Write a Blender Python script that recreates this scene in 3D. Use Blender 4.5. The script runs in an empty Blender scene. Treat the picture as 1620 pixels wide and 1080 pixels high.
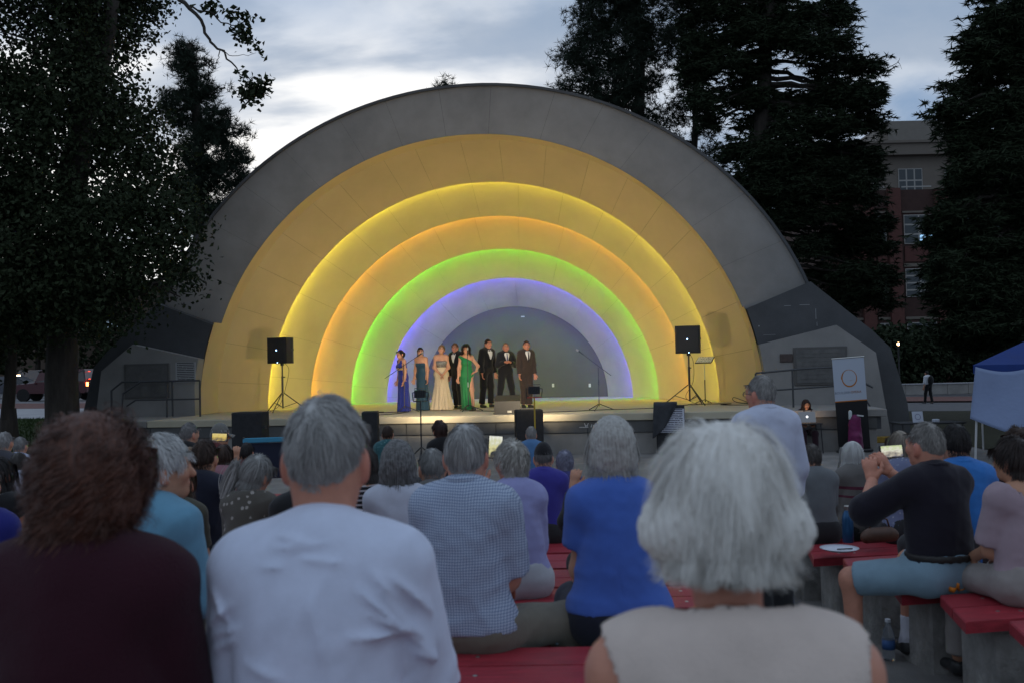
import bpy, math, random
import numpy as np
from mathutils import Matrix, Vector, Euler
R_ = math.radians
scn = bpy.context.scene
COL = scn.collection
rng = np.random.default_rng(7)
random.seed(7)

# ------------------------------------------------------------------ camera
CAM_H = 1.35; F_PX = 1500.0
PITCH = R_(1.572); ROLL = R_(-1.325)
cam_d = bpy.data.cameras.new('camera'); cam = bpy.data.objects.new('camera', cam_d); COL.objects.link(cam)
cam_d.sensor_width = 36.0; cam_d.lens = 36.0 * F_PX / 1620.0
cam_d.clip_start = 0.05; cam_d.clip_end = 2000
_f = Vector((0, math.cos(PITCH), math.sin(PITCH))); _u = Vector((0, -math.sin(PITCH), math.cos(PITCH))); _r = Vector((1, 0, 0))
CR = _r * math.cos(ROLL) + _u * math.sin(ROLL); CU = -_r * math.sin(ROLL) + _u * math.cos(ROLL); CF = _f
cam.matrix_world = Matrix(((CR.x, CU.x, -CF.x, 0), (CR.y, CU.y, -CF.y, 0), (CR.z, CU.z, -CF.z, CAM_H), (0, 0, 0, 1)))
cam_d.dof.use_dof = True; cam_d.dof.focus_distance = 22.0; cam_d.dof.aperture_fstop = 4.8
scn.camera = cam
scn.render.resolution_x = 1024; scn.render.resolution_y = 682

def ray(px, py): return CF + CR * ((px - 810) / F_PX) + CU * ((540 - py) / F_PX)
def atY(px, py, Y):            # the place on the plane y = Y seen at that direction
    r = ray(px, py); return Vector((0, 0, CAM_H)) + r * (Y / r.y)
def atZ(px, py, z):
    r = ray(px, py); return Vector((0, 0, CAM_H)) + r * ((z - CAM_H) / r.z)

# ------------------------------------------------------------------ world: dusk sky with broken cloud
world = bpy.data.worlds.new('World'); scn.world = world; world.use_nodes = True
def build_world():
    nt = world.node_tree; N = nt.nodes; L = nt.links; N.clear()
    out = N.new('ShaderNodeOutputWorld'); bg = N.new('ShaderNodeBackground'); bg.inputs['Strength'].default_value = SKY_STRENGTH
    L.new(bg.outputs[0], out.inputs[0])
    sky = N.new('ShaderNodeTexSky'); sky.sky_type = 'NISHITA'; sky.sun_disc = False
    sky.sun_elevation = R_(3.0); sky.sun_rotation = R_(-14); sky.air_density = 1.0; sky.dust_density = 1.2; sky.ozone_density = 2.0
    tc = N.new('ShaderNodeTexCoord'); sep = N.new('ShaderNodeSeparateXYZ'); L.new(tc.outputs['Generated'], sep.inputs[0])
    def math_(op, a, b=None, c=None):
        m = N.new('ShaderNodeMath'); m.operation = op
        for i, v in enumerate((a, b, c)):
            if v is None: continue
            if isinstance(v, (int, float)): m.inputs[i].default_value = v
            else: L.new(v, m.inputs[i])
        return m.outputs[0]
    zz = math_('MAXIMUM', sep.outputs[2], 0.0)
    den = math_('ADD', zz, 0.42)
    cx = math_('DIVIDE', sep.outputs[0], den); cy = math_('DIVIDE', sep.outputs[1], den)
    cmb = N.new('ShaderNodeCombineXYZ'); L.new(cx, cmb.inputs[0]); L.new(cy, cmb.inputs[1])
    mp = N.new('ShaderNodeMapping'); mp.inputs['Scale'].default_value = (1.5, 1.3, 1); mp.inputs['Location'].default_value = (3.1, 1.7, 0); mp.inputs['Rotation'].default_value = (0, 0, R_(-9))
    L.new(cmb.outputs[0], mp.inputs[0])
    n1 = N.new('ShaderNodeTexNoise'); n1.inputs['Scale'].default_value = 2.6; n1.inputs['Detail'].default_value = 9; n1.inputs['Roughness'].default_value = 0.52; n1.inputs['Distortion'].default_value = 0.35
    L.new(mp.outputs[0], n1.inputs['Vector'])
    mp2 = N.new('ShaderNodeMapping'); mp2.inputs['Scale'].default_value = (0.8, 1.7, 1); mp2.inputs['Location'].default_value = (9.2, 4.4, 0); mp2.inputs['Rotation'].default_value = (0, 0, R_(7))
    L.new(cmb.outputs[0], mp2.inputs[0])
    n2 = N.new('ShaderNodeTexNoise'); n2.inputs['Scale'].default_value = 3.0; n2.inputs['Detail'].default_value = 6; n2.inputs['Roughness'].default_value = 0.5; n2.inputs['Distortion'].default_value = 0.25
    L.new(mp2.outputs[0], n2.inputs['Vector'])
    # closeness to the sunken sun (behind the shell, a little to the left)
    sd = Vector((math.sin(R_(-14)), math.cos(R_(-14)), 0.10)).normalized()
    dt = N.new('ShaderNodeVectorMath'); dt.operation = 'DOT_PRODUCT'; L.new(tc.outputs['Generated'], dt.inputs[0]); dt.inputs[1].default_value = sd
    glow = N.new('ShaderNodeMapRange'); glow.interpolation_type = 'SMOOTHSTEP'; L.new(dt.outputs['Value'], glow.inputs[0])
    glow.inputs[1].default_value = 0.86; glow.inputs[2].default_value = 1.0
    low = N.new('ShaderNodeMapRange'); low.interpolation_type = 'SMOOTHSTEP'; L.new(sep.outputs[2], low.inputs[0])
    low.inputs[1].default_value = 0.44; low.inputs[2].default_value = 0.17
    g = math_('MULTIPLY', glow.outputs[0], low.outputs[0])
    # thin bright cloud veil between heavier grey-blue banks
    veil = N.new('ShaderNodeMapRange'); veil.interpolation_type = 'SMOOTHSTEP'; L.new(n1.outputs[0], veil.inputs[0]); veil.inputs[1].default_value = 0.36; veil.inputs[2].default_value = 0.66
    bank = N.new('ShaderNodeMapRange'); bank.interpolation_type = 'SMOOTHSTEP'; L.new(n2.outputs[0], bank.inputs[0]); bank.inputs[1].default_value = 0.42; bank.inputs[2].default_value = 0.62
    def rgb(c):
        n = N.new('ShaderNodeRGB'); n.outputs[0].default_value = (*c, 1); return n.outputs[0]
    def mix(f, a, b):
        m = N.new('ShaderNodeMix'); m.data_type = 'RGBA'; L.new(f, m.inputs[0]); L.new(a, m.inputs[6]); L.new(b, m.inputs[7]); return m.outputs[2]
    def scale(c, k):
        m = N.new('ShaderNodeVectorMath'); m.operation = 'SCALE'; L.new(c, m.inputs[0]); m.inputs['Scale'].default_value = k; return m.outputs[0]
    clear = scale(sky.outputs[0], NISHITA_GAIN)
    bluegrey = rgb((0.36, 0.53, 0.80)); palecloud = rgb((0.78, 0.86, 0.98)); bright = rgb((1.45, 1.43, 1.40)); dark = rgb((0.37, 0.48, 0.65))
    base = mix(veil.outputs[0], mix(math_('MULTIPLY', low.outputs[0], 0.18), bluegrey, clear), palecloud)
    base = mix(math_('MULTIPLY', bank.outputs[0], 0.70), base, dark)
    # the break of bright sky low over the sunset is itself broken by banks
    gl = math_('MULTIPLY', g, math_('SUBTRACT', 1.7, math_('MULTIPLY', bank.outputs[0], 1.35)))
    gl = math_('MINIMUM', gl, 1.0)
    col = mix(gl, base, bright)
    L.new(col, bg.inputs['Color'])
SKY_STRENGTH = 0.78; NISHITA_GAIN = 0.055
build_world()
scn.view_settings.view_transform = 'Standard'; scn.view_settings.look = 'None'; scn.view_settings.gamma = 1.0
scn.view_settings.use_curve_mapping = False; scn.view_settings.exposure = 0.0
scn.render.engine = 'CYCLES'
scn.cycles.use_denoising = True; scn.cycles.max_bounces = 6; scn.cycles.diffuse_bounces = 3; scn.cycles.glossy_bounces = 3
scn.cycles.transparent_max_bounces = 8; scn.cycles.transmission_bounces = 4
scn.cycles.sample_clamp_indirect = 4.0; scn.cycles.caustics_reflective = False; scn.cycles.caustics_refractive = False
scn.cycles.use_light_tree = True

# ------------------------------------------------------------------ materials
MATS = {}
def mat(name, col, rough=0.7, spec=0.35, var=0.0, vscale=3.0, bump=0.0, bscale=60.0, metal=0.0, emit=None, estr=0.0, col2=None, coat=0.0, attr=None, stretch=None, sheen=0.0, trans=0.0, wrinkle=0.0):
    if name in MATS: return MATS[name]
    m = bpy.data.materials.new(name); m.use_nodes = True; MATS[name] = m
    nt = m.node_tree; N = nt.nodes; L = nt.links; b = N['Principled BSDF']
    b.inputs['Base Color'].default_value = (*col, 1); b.inputs['Roughness'].default_value = rough
    b.inputs['Specular IOR Level'].default_value = spec; b.inputs['Metallic'].default_value = metal
    if coat: b.inputs['Coat Weight'].default_value = coat; b.inputs['Coat Roughness'].default_value = 0.15
    if sheen: b.inputs['Sheen Weight'].default_value = sheen; b.inputs['Sheen Roughness'].default_value = 0.5
    if trans: b.inputs['Transmission Weight'].default_value = trans
    if emit: b.inputs['Emission Color'].default_value = (*emit, 1); b.inputs['Emission Strength'].default_value = estr
    tc = N.new('ShaderNodeTexCoord'); vec = tc.outputs['Object']
    if stretch:
        mp = N.new('ShaderNodeMapping'); mp.inputs['Scale'].default_value = stretch; L.new(vec, mp.inputs[0]); vec = mp.outputs[0]
    src = None
    if attr:
        a = N.new('ShaderNodeAttribute'); a.attribute_name = attr; src = a.outputs['Color']; L.new(src, b.inputs['Base Color'])
    if var or col2:
        n = N.new('ShaderNodeTexNoise'); n.inputs['Scale'].default_value = vscale; n.inputs['Detail'].default_value = 7; n.inputs['Roughness'].default_value = 0.62
        L.new(vec, n.inputs['Vector'])
        mr = N.new('ShaderNodeMapRange'); L.new(n.outputs[0], mr.inputs[0]); mr.inputs[1].default_value = 0.3; mr.inputs[2].default_value = 0.7
        mx = N.new('ShaderNodeMix'); mx.data_type = 'RGBA'; L.new(mr.outputs[0], mx.inputs[0])
        if col2: mx.inputs[6].default_value = (*col, 1); mx.inputs[7].default_value = (*col2, 1)
        else:
            mx.inputs[6].default_value = (*[c * (1 - var) for c in col], 1); mx.inputs[7].default_value = (*[min(1, c * (1 + var)) for c in col], 1)
        if src is not None:
            mx.blend_type = 'MULTIPLY'; mx.inputs[0].default_value = 1.0
            for l in list(mx.inputs[0].links): L.remove(l)
            g = N.new('ShaderNodeMapRange'); L.new(n.outputs[0], g.inputs[0]); g.inputs[1].default_value = 0.3; g.inputs[2].default_value = 0.7; g.inputs[3].default_value = 1 - var; g.inputs[4].default_value = 1 + var
            L.new(src, mx.inputs[6]); L.new(g.outputs[0], mx.inputs[7])
        L.new(mx.outputs[2], b.inputs['Base Color'])
        rr = N.new('ShaderNodeMapRange'); L.new(n.outputs[0], rr.inputs[0]); rr.inputs[3].default_value = max(0.05, rough - 0.08); rr.inputs[4].default_value = min(1, rough + 0.08); L.new(rr.outputs[0], b.inputs['Roughness'])
    if bump:
        n = N.new('ShaderNodeTexNoise'); n.inputs['Scale'].default_value = bscale; n.inputs['Detail'].default_value = 5; L.new(vec, n.inputs['Vector'])
        bp = N.new('ShaderNodeBump'); bp.inputs['Strength'].default_value = bump; bp.inputs['Distance'].default_value = 0.02; L.new(n.outputs[0], bp.inputs['Height']); L.new(bp.outputs[0], b.inputs['Normal'])
        if wrinkle:
            mp3 = N.new('ShaderNodeMapping'); mp3.inputs['Scale'].default_value = (1, 1, .55); mp3.inputs['Rotation'].default_value = (.3, .5, .2); L.new(tc.outputs['Object'], mp3.inputs[0])
            n3 = N.new('ShaderNodeTexNoise'); n3.noise_type = 'RIDGED_MULTIFRACTAL'; n3.inputs['Scale'].default_value = 13; n3.inputs['Detail'].default_value = 3; n3.inputs['Distortion'].default_value = .6; L.new(mp3.outputs[0], n3.inputs['Vector'])
            b3 = N.new('ShaderNodeBump'); b3.inputs['Strength'].default_value = wrinkle; b3.inputs['Distance'].default_value = .012; L.new(n3.outputs[0], b3.inputs['Height']); L.new(b3.outputs[0], bp.inputs['Normal'])
    return m

# ------------------------------------------------------------------ mesh helpers
def tag(o, label=None, cat=None, group=None, kind=None):
    if label: o['label'] = label
    if cat: o['category'] = cat
    if group: o['group'] = group
    if kind: o['kind'] = kind
    return o
def empty(name, loc=(0, 0, 0), rz=0.0, label=None, cat=None, group=None, rot=None, parent=None):
    o = bpy.data.objects.new(name, None); COL.objects.link(o); o.location = loc
    o.rotation_euler = rot if rot else (0, 0, rz); o.empty_display_size = 0.1
    if parent: o.parent = parent
    return tag(o, label, cat, group)
class MB:
    """collects shapes into one mesh"""
    def __init__(s): s.v = []; s.f = []; s.mi = []; s.cur = 0
    def add(s, vs, fs):
        b = len(s.v); s.v += [tuple(p) for p in vs]; s.f += [tuple(i + b for i in f) for f in fs]; s.mi += [s.cur] * len(fs); return s
    def box(s, c, size, rot=None, bev=0.0):
        x, y, z = [q / 2 for q in size]; c = Vector(c)
        if bev > 0:
            b = min(bev, x * .9, y * .9, z * .9); vs = []
            for sx in (-1, 1):
                for sy in (-1, 1):
                    for sz in (-1, 1):
                        vs += [(sx * x, sy * (y - b), sz * (z - b)), (sx * (x - b), sy * y, sz * (z - b)), (sx * (x - b), sy * (y - b), sz * z)]
            idx = lambda sx, sy, sz, k: ((sx > 0) * 4 + (sy > 0) * 2 + (sz > 0)) * 3 + k
            fs = []
            for q in (-1, 1):
                fs.append([idx(q, -1, -1, 0), idx(q, 1, -1, 0), idx(q, 1, 1, 0), idx(q, -1, 1, 0)][::q])
                fs.append([idx(-1, q, -1, 1), idx(-1, q, 1, 1), idx(1, q, 1, 1), idx(1, q, -1, 1)][::q])
                fs.append([idx(-1, -1, q, 2), idx(1, -1, q, 2), idx(1, 1, q, 2), idx(-1, 1, q, 2)][::q])
            for a in (-1, 1):
                for bb in (-1, 1):
                    k = a * bb
                    fs.append([idx(a, bb, -1, 0), idx(a, bb, -1, 1), idx(a, bb, 1, 1), idx(a, bb, 1, 0)][::k])
                    fs.append([idx(a, -1, bb, 2), idx(a, -1, bb, 0), idx(a, 1, bb, 0), idx(a, 1, bb, 2)][::k])
                    fs.append([idx(-1, a, bb, 1), idx(-1, a, bb, 2), idx(1, a, bb, 2), idx(1, a, bb, 1)][::k])
                    for d in (-1, 1): fs.append([idx(a, bb, d, 0), idx(a, bb, d, 1), idx(a, bb, d, 2)][::a * bb * d])
        else:
            vs = [(sx * x, sy * y, sz * z) for sx in (-1, 1) for sy in (-1, 1) for sz in (-1, 1)]
            fs = [(0, 1, 3, 2), (4, 6, 7, 5), (0, 4, 5, 1), (2, 3, 7, 6), (0, 2, 6, 4), (1, 5, 7, 3)]
        if rot is not None: vs = [rot @ Vector(p) for p in vs]
        return s.add([Vector(p) + c for p in vs], fs)
    def tube(s, pts, r, n=8, caps=True):
        pts = [Vector(p) for p in pts]; m = len(pts); rs = r if isinstance(r, (list, tuple)) else [r] * m
        vs = []; fs = []; ref = None
        for i, p in enumerate(pts):
            t = (pts[min(i + 1, m - 1)] - pts[max(i - 1, 0)]).normalized()
            if ref is None: ref = Vector((0, 0, 1)) if abs(t.z) < .9 else Vector((1, 0, 0))
            u = t.cross(ref).normalized(); w = u.cross(t).normalized(); ref = w
            for k in range(n):
                a = 2 * math.pi * k / n; vs.append(p + (u * math.cos(a) + w * math.sin(a)) * rs[i])
        for i in range(m - 1):
            for k in range(n):
                fs.append((i * n + k, i * n + (k + 1) % n, (i + 1) * n + (k + 1) % n, (i + 1) * n + k))
        if caps: fs.append(tuple(range(n))[::-1]); fs.append(tuple(range((m - 1) * n, m * n)))
        return s.add(vs, fs)
    def lathe(s, c, prof, n=16):
        c = Vector(c); vs = []; fs = []
        for (r, z) in prof:
            for k in range(n):
                a = 2 * math.pi * k / n; vs.append(c + Vector((r * math.cos(a), r * math.sin(a), z)))
        for i in range(len(prof) - 1):
            for k in range(n): fs.append((i * n + k, i * n + (k + 1) % n, (i + 1) * n + (k + 1) % n, (i + 1) * n + k))
        fs.append(tuple(range(n))[::-1]); fs.append(tuple(range((len(prof) - 1) * n, len(prof) * n)))
        return s.add(vs, fs)
    def prism(s, poly, a, b):
        """poly: 3D points on one face; extruded by vector b-a"""
        d = Vector(b) - Vector(a); p0 = [Vector(p) for p in poly]; n = len(p0)
        vs = p0 + [p + d for p in p0]
        fs = [tuple(range(n))[::-1], tuple(range(n, 2 * n))] + [(i, (i + 1) % n, n + (i + 1) % n, n + i) for i in range(n)]
        return s.add(vs, fs)
    def grid(s, fn, nu, nv):
        vs = [fn(i / nu, j / nv) for i in range(nu + 1) for j in range(nv + 1)]
        fs = [(i * (nv + 1) + j, (i + 1) * (nv + 1) + j, (i + 1) * (nv + 1) + j + 1, i * (nv + 1) + j + 1) for i in range(nu) for j in range(nv)]
        return s.add(vs, fs)
    def xf(s, M): s.v = [tuple(M @ Vector(p)) for p in s.v]; return s
    def build(s, name, material, parent=None, loc=None, smooth=False, rot=None):
        me = bpy.data.meshes.new(name); me.from_pydata(s.v, [], s.f)
        for m_ in (material if isinstance(material, (list, tuple)) else [material]): me.materials.append(m_)
        if max(s.mi, default=0): me.polygons.foreach_set('material_index', s.mi)
        if smooth:
            me.polygons.foreach_set('use_smooth', [True] * len(me.polygons))
            if smooth == 'auto': me.set_sharp_from_angle(angle=R_(38))
        me.update()
        o = bpy.data.objects.new(name, me); COL.objects.link(o)
        if parent: o.parent = parent
        if loc is not None: o.location = loc
        if rot is not None: o.rotation_euler = rot
        return o
def np_mesh(name, V, F, material, parent=None, smooth=True, colors=None, cname='Col'):
    """fast mesh from arrays; F is (n,3) or (n,4)"""
    me = bpy.data.meshes.new(name); V = np.asarray(V, np.float32); F = np.asarray(F, np.int32); k = F.shape[1]
    me.vertices.add(len(V)); me.vertices.foreach_set('co', V.ravel())
    me.loops.add(F.size); me.loops.foreach_set('vertex_index', F.ravel())
    me.polygons.add(len(F)); me.polygons.foreach_set('loop_start', np.arange(0, F.size, k, dtype=np.int32))
    me.polygons.foreach_set('loop_total', np.full(len(F), k, np.int32))
    me.polygons.foreach_set('use_smooth', np.full(len(F), bool(smooth)))
    me.update(calc_edges=True)
    if colors is not None:
        c = np.ones((len(V), 4), np.float32); c[:, :3] = colors
        at = me.color_attributes.new(cname, 'FLOAT_COLOR', 'POINT'); at.data.foreach_set('color', c.ravel())
    me.materials.append(material)
    o = bpy.data.objects.new(name, me); COL.objects.link(o)
    if parent: o.parent = parent
    return o
def copy_tree(o, parent=None):
    c = o.copy(); COL.objects.link(c)
    if parent: c.parent = parent
    for ch in list(o.children): copy_tree(ch, c)
    return c
def text_mesh(name, body, size, material, parent=None, loc=(0, 0, 0), rot=(0, 0, 0), align='CENTER', extrude=0.001):
    cu = bpy.data.curves.new(name, 'FONT'); cu.body = body; cu.size = size; cu.align_x = align; cu.extrude = extrude; cu.resolution_u = 2
    t = bpy.data.objects.new(name, cu); COL.objects.link(t)
    bpy.context.view_layer.update()
    me = bpy.data.meshes.new_from_object(t.evaluated_get(bpy.context.evaluated_depsgraph_get()))
    bpy.data.objects.remove(t); me.materials.clear(); me.materials.append(material)
    o = bpy.data.objects.new(name, me); COL.objects.link(o); o.location = loc; o.rotation_euler = rot
    if parent: o.parent = parent
    return o
# ------------------------------------------------------------------ ground
def sstep(a, b, x):
    t = np.clip((np.asarray(x, float) - a) / (b - a), 0, 1); return t * t * (3 - 2 * t)
def zg(x, y):
    """height of the ground: the seating falls gently to the stage, the park beyond tilts down to the right"""
    y = np.asarray(y, float); x = np.asarray(x, float)
    amph = np.interp(y, [-20, 1.5, 7, 15, 200], [0, 0, -.385, -.61, -.61])
    tilt = -.45 - .0184 * np.clip(x, -40, 40)
    w = np.maximum(sstep(8, 14, np.abs(x)) * sstep(4, 14, y), sstep(26, 38, y))
    return amph * (1 - w) + tilt * w
def gz(x, y): return float(zg(x, y))
def sheet(name, material, x0, x1, y0, y1, nx, ny, dz, label=None, kind='structure', warp=None):
    X, Y = np.meshgrid(np.linspace(x0, x1, nx + 1), np.linspace(y0, y1, ny + 1), indexing='ij')
    if warp: X, Y = warp(X, Y)
    V = np.stack([X, Y, zg(X, Y) + dz], -1).reshape(-1, 3)
    i, j = np.meshgrid(np.arange(nx), np.arange(ny), indexing='ij'); b = (i * (ny + 1) + j).ravel()
    F = np.stack([b, b + ny + 1, b + ny + 2, b + 1], -1)
    return tag(np_mesh(name, V, F, material), label, None, None, kind)
M_pave = mat('worn_concrete', (.20, .19, .178), .85, .3, var=.28, vscale=2.2, bump=.35, bscale=70)
M_asph = mat('asphalt', (.10, .10, .105), .8, .3, var=.2, vscale=1.5, bump=.3, bscale=60)
M_side = mat('pale_pavement', (.30, .30, .31), .85, .3, var=.15, vscale=.6, bump=.2, bscale=40)
M_grass = mat('lawn_green', (.026, .046, .010), .9, .15, var=.4, vscale=2.5, bump=.8, bscale=90)
M_brick = mat('brick_paving', (.13, .06, .05), .85, .3, var=.25, vscale=4, bump=.3, bscale=50)
sheet('ground', M_pave, -12, 12, -8, 26, 48, 68, 0.0, 'worn grey concrete ground of the seating area')
sheet('terrain', M_asph, -150, 150, -60, 400, 60, 92, -.06, 'dark ground of the park and streets around')
sheet('lawn', M_grass, -40, -8.5, 17, 35, 32, 18, .012, 'short green lawn under the trees beside the shell')
sheet('path', M_side, -60, -8, 35, 44, 40, 8, .012, 'pale concrete path between lawn and street')
sheet('median', M_brick, -60, -8, 44, 51, 40, 6, .016, 'brown brick strip along the street')
sheet('street', mat('street_asphalt', (.16, .16, .165), .75, .35, var=.15, vscale=.8, bump=.2, bscale=50), -120, -8, 51, 84, 40, 12, .012, 'grey asphalt street where the cars stand')
sheet('lawn', mat('dry_dark_turf', (.030, .030, .017), .9, .15, var=.35, vscale=2.5, bump=.8, bscale=90), 10, 45, 16, 37.6, 24, 14, .012, 'dim lawn around the canopy tent')
sheet('path', M_asph, 10, 60, 37.6, 46, 30, 8, .016, 'grey path behind the canopy tent')
sheet('pavement', M_brick, 10, 60, 48, 55, 30, 6, .02, 'reddish brick pavement strip beyond the path')
# grass blades on the near lawns
def grass_blades(name, x0, x1, y0, y1, n, label):
    x = rng.uniform(x0, x1, n); y = rng.uniform(y0, y1, n); z = zg(x, y) + .01
    a = rng.uniform(0, 2 * np.pi, n); h = rng.uniform(.04, .10, n); w = .012
    dx = np.cos(a) * w; dy = np.sin(a) * w; lx = rng.normal(0, .03, n); ly = rng.normal(0, .03, n)
    V = np.stack([np.stack([x - dx, y - dy, z], -1), np.stack([x + dx, y + dy, z], -1), np.stack([x + lx, y + ly, z + h], -1)], 1).reshape(-1, 3)
    F = np.arange(3 * n).reshape(-1, 3)
    return tag(np_mesh(name, V, F, M_grass, smooth=False), label, None, None, 'stuff')
grass_blades('grass', -22, -9, 21, 35, 26000, 'short mown grass of the lawn by the trees')

# ------------------------------------------------------------------ band shell
SO = Vector((-1.014, 24.852, .29)); STH = R_(7.379)
SAX = Vector((math.sin(STH), math.cos(STH), 0)); SRT = Vector((math.cos(STH), -math.sin(STH), 0))
def sw(x, t, z=0.0): return SO + SRT * x + SAX * t + Vector((0, 0, z))       # shell coordinates -> world
def atT(px, py, t):
    r = ray(px, py); k = (SO + SAX * t - Vector((0, 0, CAM_H))).dot(SAX) / r.dot(SAX); return Vector((0, 0, CAM_H)) + r * k
def sl(P): q = Vector(P) - SO; return Vector((q.dot(SRT), q.dot(SAX), q.z))
RT = [0, 2.019, 3.611, 5.025, 6.519, 8.241]; RR = [7.349, 6.463, 5.731, 4.884, 4.091, 3.237]; RZ = .982
M_grey = mat('grey_painted_concrete', (.250, .240, .226), .8, .3, var=.18, vscale=.8, bump=.18, bscale=35)
M_dark = mat('dark_grey_painted_concrete', (.072, .074, .077), .8, .3, var=.18, vscale=1.4, bump=.2, bscale=35)
M_yel = mat('ochre_painted_concrete', (.62, .47, .245), .75, .3, var=.08, vscale=.6, bump=.15, bscale=35)
M_yel2 = mat('ochre_reveal_paint', (.46, .34, .12), .75, .3, var=.1, vscale=1.2, bump=.15, bscale=35)
M_cream = mat('cream_painted_concrete', (.62, .52, .28), .75, .3, var=.08, vscale=.7, bump=.15, bscale=35)
M_white = mat('offwhite_painted_concrete', (.44, .43, .40), .75, .3, var=.12, vscale=1.0, bump=.15, bscale=35)
M_back = mat('grey_green_wall_paint', (.112, .110, .076), .7, .35, var=.1, vscale=.7, bump=.15, bscale=30)
M_joint = mat('dark_joint_filler', (.22, .17, .09), .9, .2)
M_jointg = mat('dark_grey_joint_filler', (.085, .082, .078), .9, .2)
shell = empty('bandshell', SO, -STH, 'large grey arched band shell lit in yellow, orange, green and violet bands', 'band shell')
def arc(R, t, a, rz=RZ): return Vector((R * math.cos(a), t, R * rz * math.sin(a)))
def panel_ring(name, A, B, n, mt, joint, off=0.0, lab=None, gap=.0038, sub=5, rows=3, thick=.05, curve=0.0):
    """one band of the shell between circle A=(Rx,Rz,t) and B, cut into panels with thin recessed joints"""
    def P(a, v, out=0.0):
        rx = A[0] + (B[0] - A[0]) * v + out; rz = A[1] + (B[1] - A[1]) * v + out; t = A[2] + (B[2] - A[2]) * v
        s_ = curve * 4 * v * (1 - v); return Vector(((rx + s_) * math.cos(a), t, (rz + s_) * math.sin(a)))
    back = MB(); back.grid(lambda u, v: P(math.pi * u, v, .02), 60, 2)
    band = back.build(name, joint, shell, smooth=True)
    if lab: band['label'] = lab
    cuts = [0.0] + [math.pi * (k + off + rng.uniform(-.12, .12)) / n for k in range(1, n)] + [math.pi]
    for a0, a1 in zip(cuts[:-1], cuts[1:]):
        g = gap / A[0]; m = MB()
        m.grid(lambda u, v: P(a0 + g + (a1 - a0 - 2 * g) * u, v), sub, rows)
        k0 = len(m.v)                                   # returns into the joint
        for aa in (a0 + g, a1 - g):
            m.grid(lambda u, v: P(aa, v, .02 * u), 1, rows)
        m.build('panel', mt, band, smooth='auto')
    return band
# grey face of the outer arch and its reveal
panel_ring('outer_arch', (9.05, 8.44, -.15), (RR[0], RR[0] * RZ, 0), 19, M_grey, M_jointg, lab='broad grey outer arch face', curve=.03)
rv = MB(); rv.grid(lambda u, v: arc(RR[0], -.02 + .62 * v, math.pi * u), 72, 2); rv.build('arch_reveal', M_yel, shell, smooth=True)
for a_ in (0, math.pi - .345):
    rv = MB(); rv.grid(lambda u, v: arc(RR[0] - .012, -.50 + .50 * v, a_ + .345 * u), 8, 1); rv.build('wing_reveal', M_yel, shell, smooth=True)
cp = MB()
for k in range(72):
    a0, a1 = math.pi * k / 72, math.pi * (k + 1) / 72
    e = lambda a, d, t: Vector(((9.05 + d) * math.cos(a), t, (8.44 + d) * math.sin(a)))
    cp.add([e(a0, 0, -.22), e(a1, 0, -.22), e(a1, .07, -.22), e(a0, .07, -.22)], [(0, 1, 2, 3)])
    cp.add([e(a0, .07, -.22), e(a1, .07, -.22), e(a1, .07, 1.0), e(a0, .07, 1.0)], [(0, 1, 2, 3)])
    cp.add([e(a0, 0, -.22), e(a1, 0, -.22), e(a1, 0, -.14), e(a0, 0, -.14)], [(3, 2, 1, 0)])
cp.build('coping', M_dark, shell, smooth=False)
osh = MB(); osh.grid(lambda u, v: Vector(((9.1 - 4.6 * v ** 1.5) * math.cos(math.pi * u), -.1 + 9.0 * v, (8.49 - 4.4 * v ** 1.5) * math.sin(math.pi * u))), 48, 12)
osh.build('outer_roof', M_dark, shell, smooth=True)
panel_ring('yellow_band', (RR[0], RR[0] * RZ, .6), (RR[1], RR[1] * RZ, RT[1]), 20, M_yel, M_joint, .3, 'widest ochre band of the shell')
bm_ = [M_cream, M_cream, M_cream, M_white]; bl_ = ['band under yellow strip light', 'band under orange strip light', 'band under green strip light', 'pale band under violet strip light']
led_c = [(1, .95, .08), (1, .50, .05), (.10, 1, .05), (.10, .075, 1)]; led_s = [36, 28, 42, 105]
for i in range(1, 5):
    R0, t0 = RR[i], RT[i]; R1, t1 = RR[i + 1], RT[i + 1]
    lip = MB()
    lip.grid(lambda u, v: arc(R0 + .26 * v, t0 + .03, math.pi * u), 64, 1); lip.grid(lambda u, v: arc(R0, t0 + .03 * v, math.pi * u), 64, 1)
    lip.build('lip', [M_yel, M_cream, M_cream, M_cream][i - 1], shell, smooth='auto')
    rec = MB(); rec.grid(lambda u, v: arc(R0 + .26, t0 + .03 + .12 * v, math.pi * u), 64, 1); rec.build('light_recess', bm_[i - 1], shell, smooth=True)
    panel_ring('arch_band', (R0 + .26, (R0 + .26) * RZ, t0 + .15), (R1, R1 * RZ, t1), 18 - 2 * i, bm_[i - 1], M_joint, .2 * i, bl_[i - 1], sub=6, gap=.003)
    st = MB(); st.tube([arc(R0 + .15, t0 + .09, .012 + (math.pi - .024) * k / 72) for k in range(73)], .018, 6)
    st.build('light_strip', mat('strip_light_%d' % i, led_c[i - 1], .5, .2, emit=led_c[i - 1], estr=led_s[i - 1]), shell, smooth=True)
bw = MB(); bw.v = [(0, RT[5] + .02, 0)] + [tuple(arc(RR[5] + .05, RT[5] + .02, math.pi * k / 48)) for k in range(49)]
bw.f = [(0, k + 2, k + 1) for k in range(48)]; bw.mi = [0] * 48; bw.build('back_wall', M_back, shell)
lp = MB(); lp.grid(lambda u, v: arc(RR[5], RT[5] - .001 + .03 * v, math.pi * u), 48, 1); lp.build('lip', M_white, shell, smooth=True)
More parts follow.
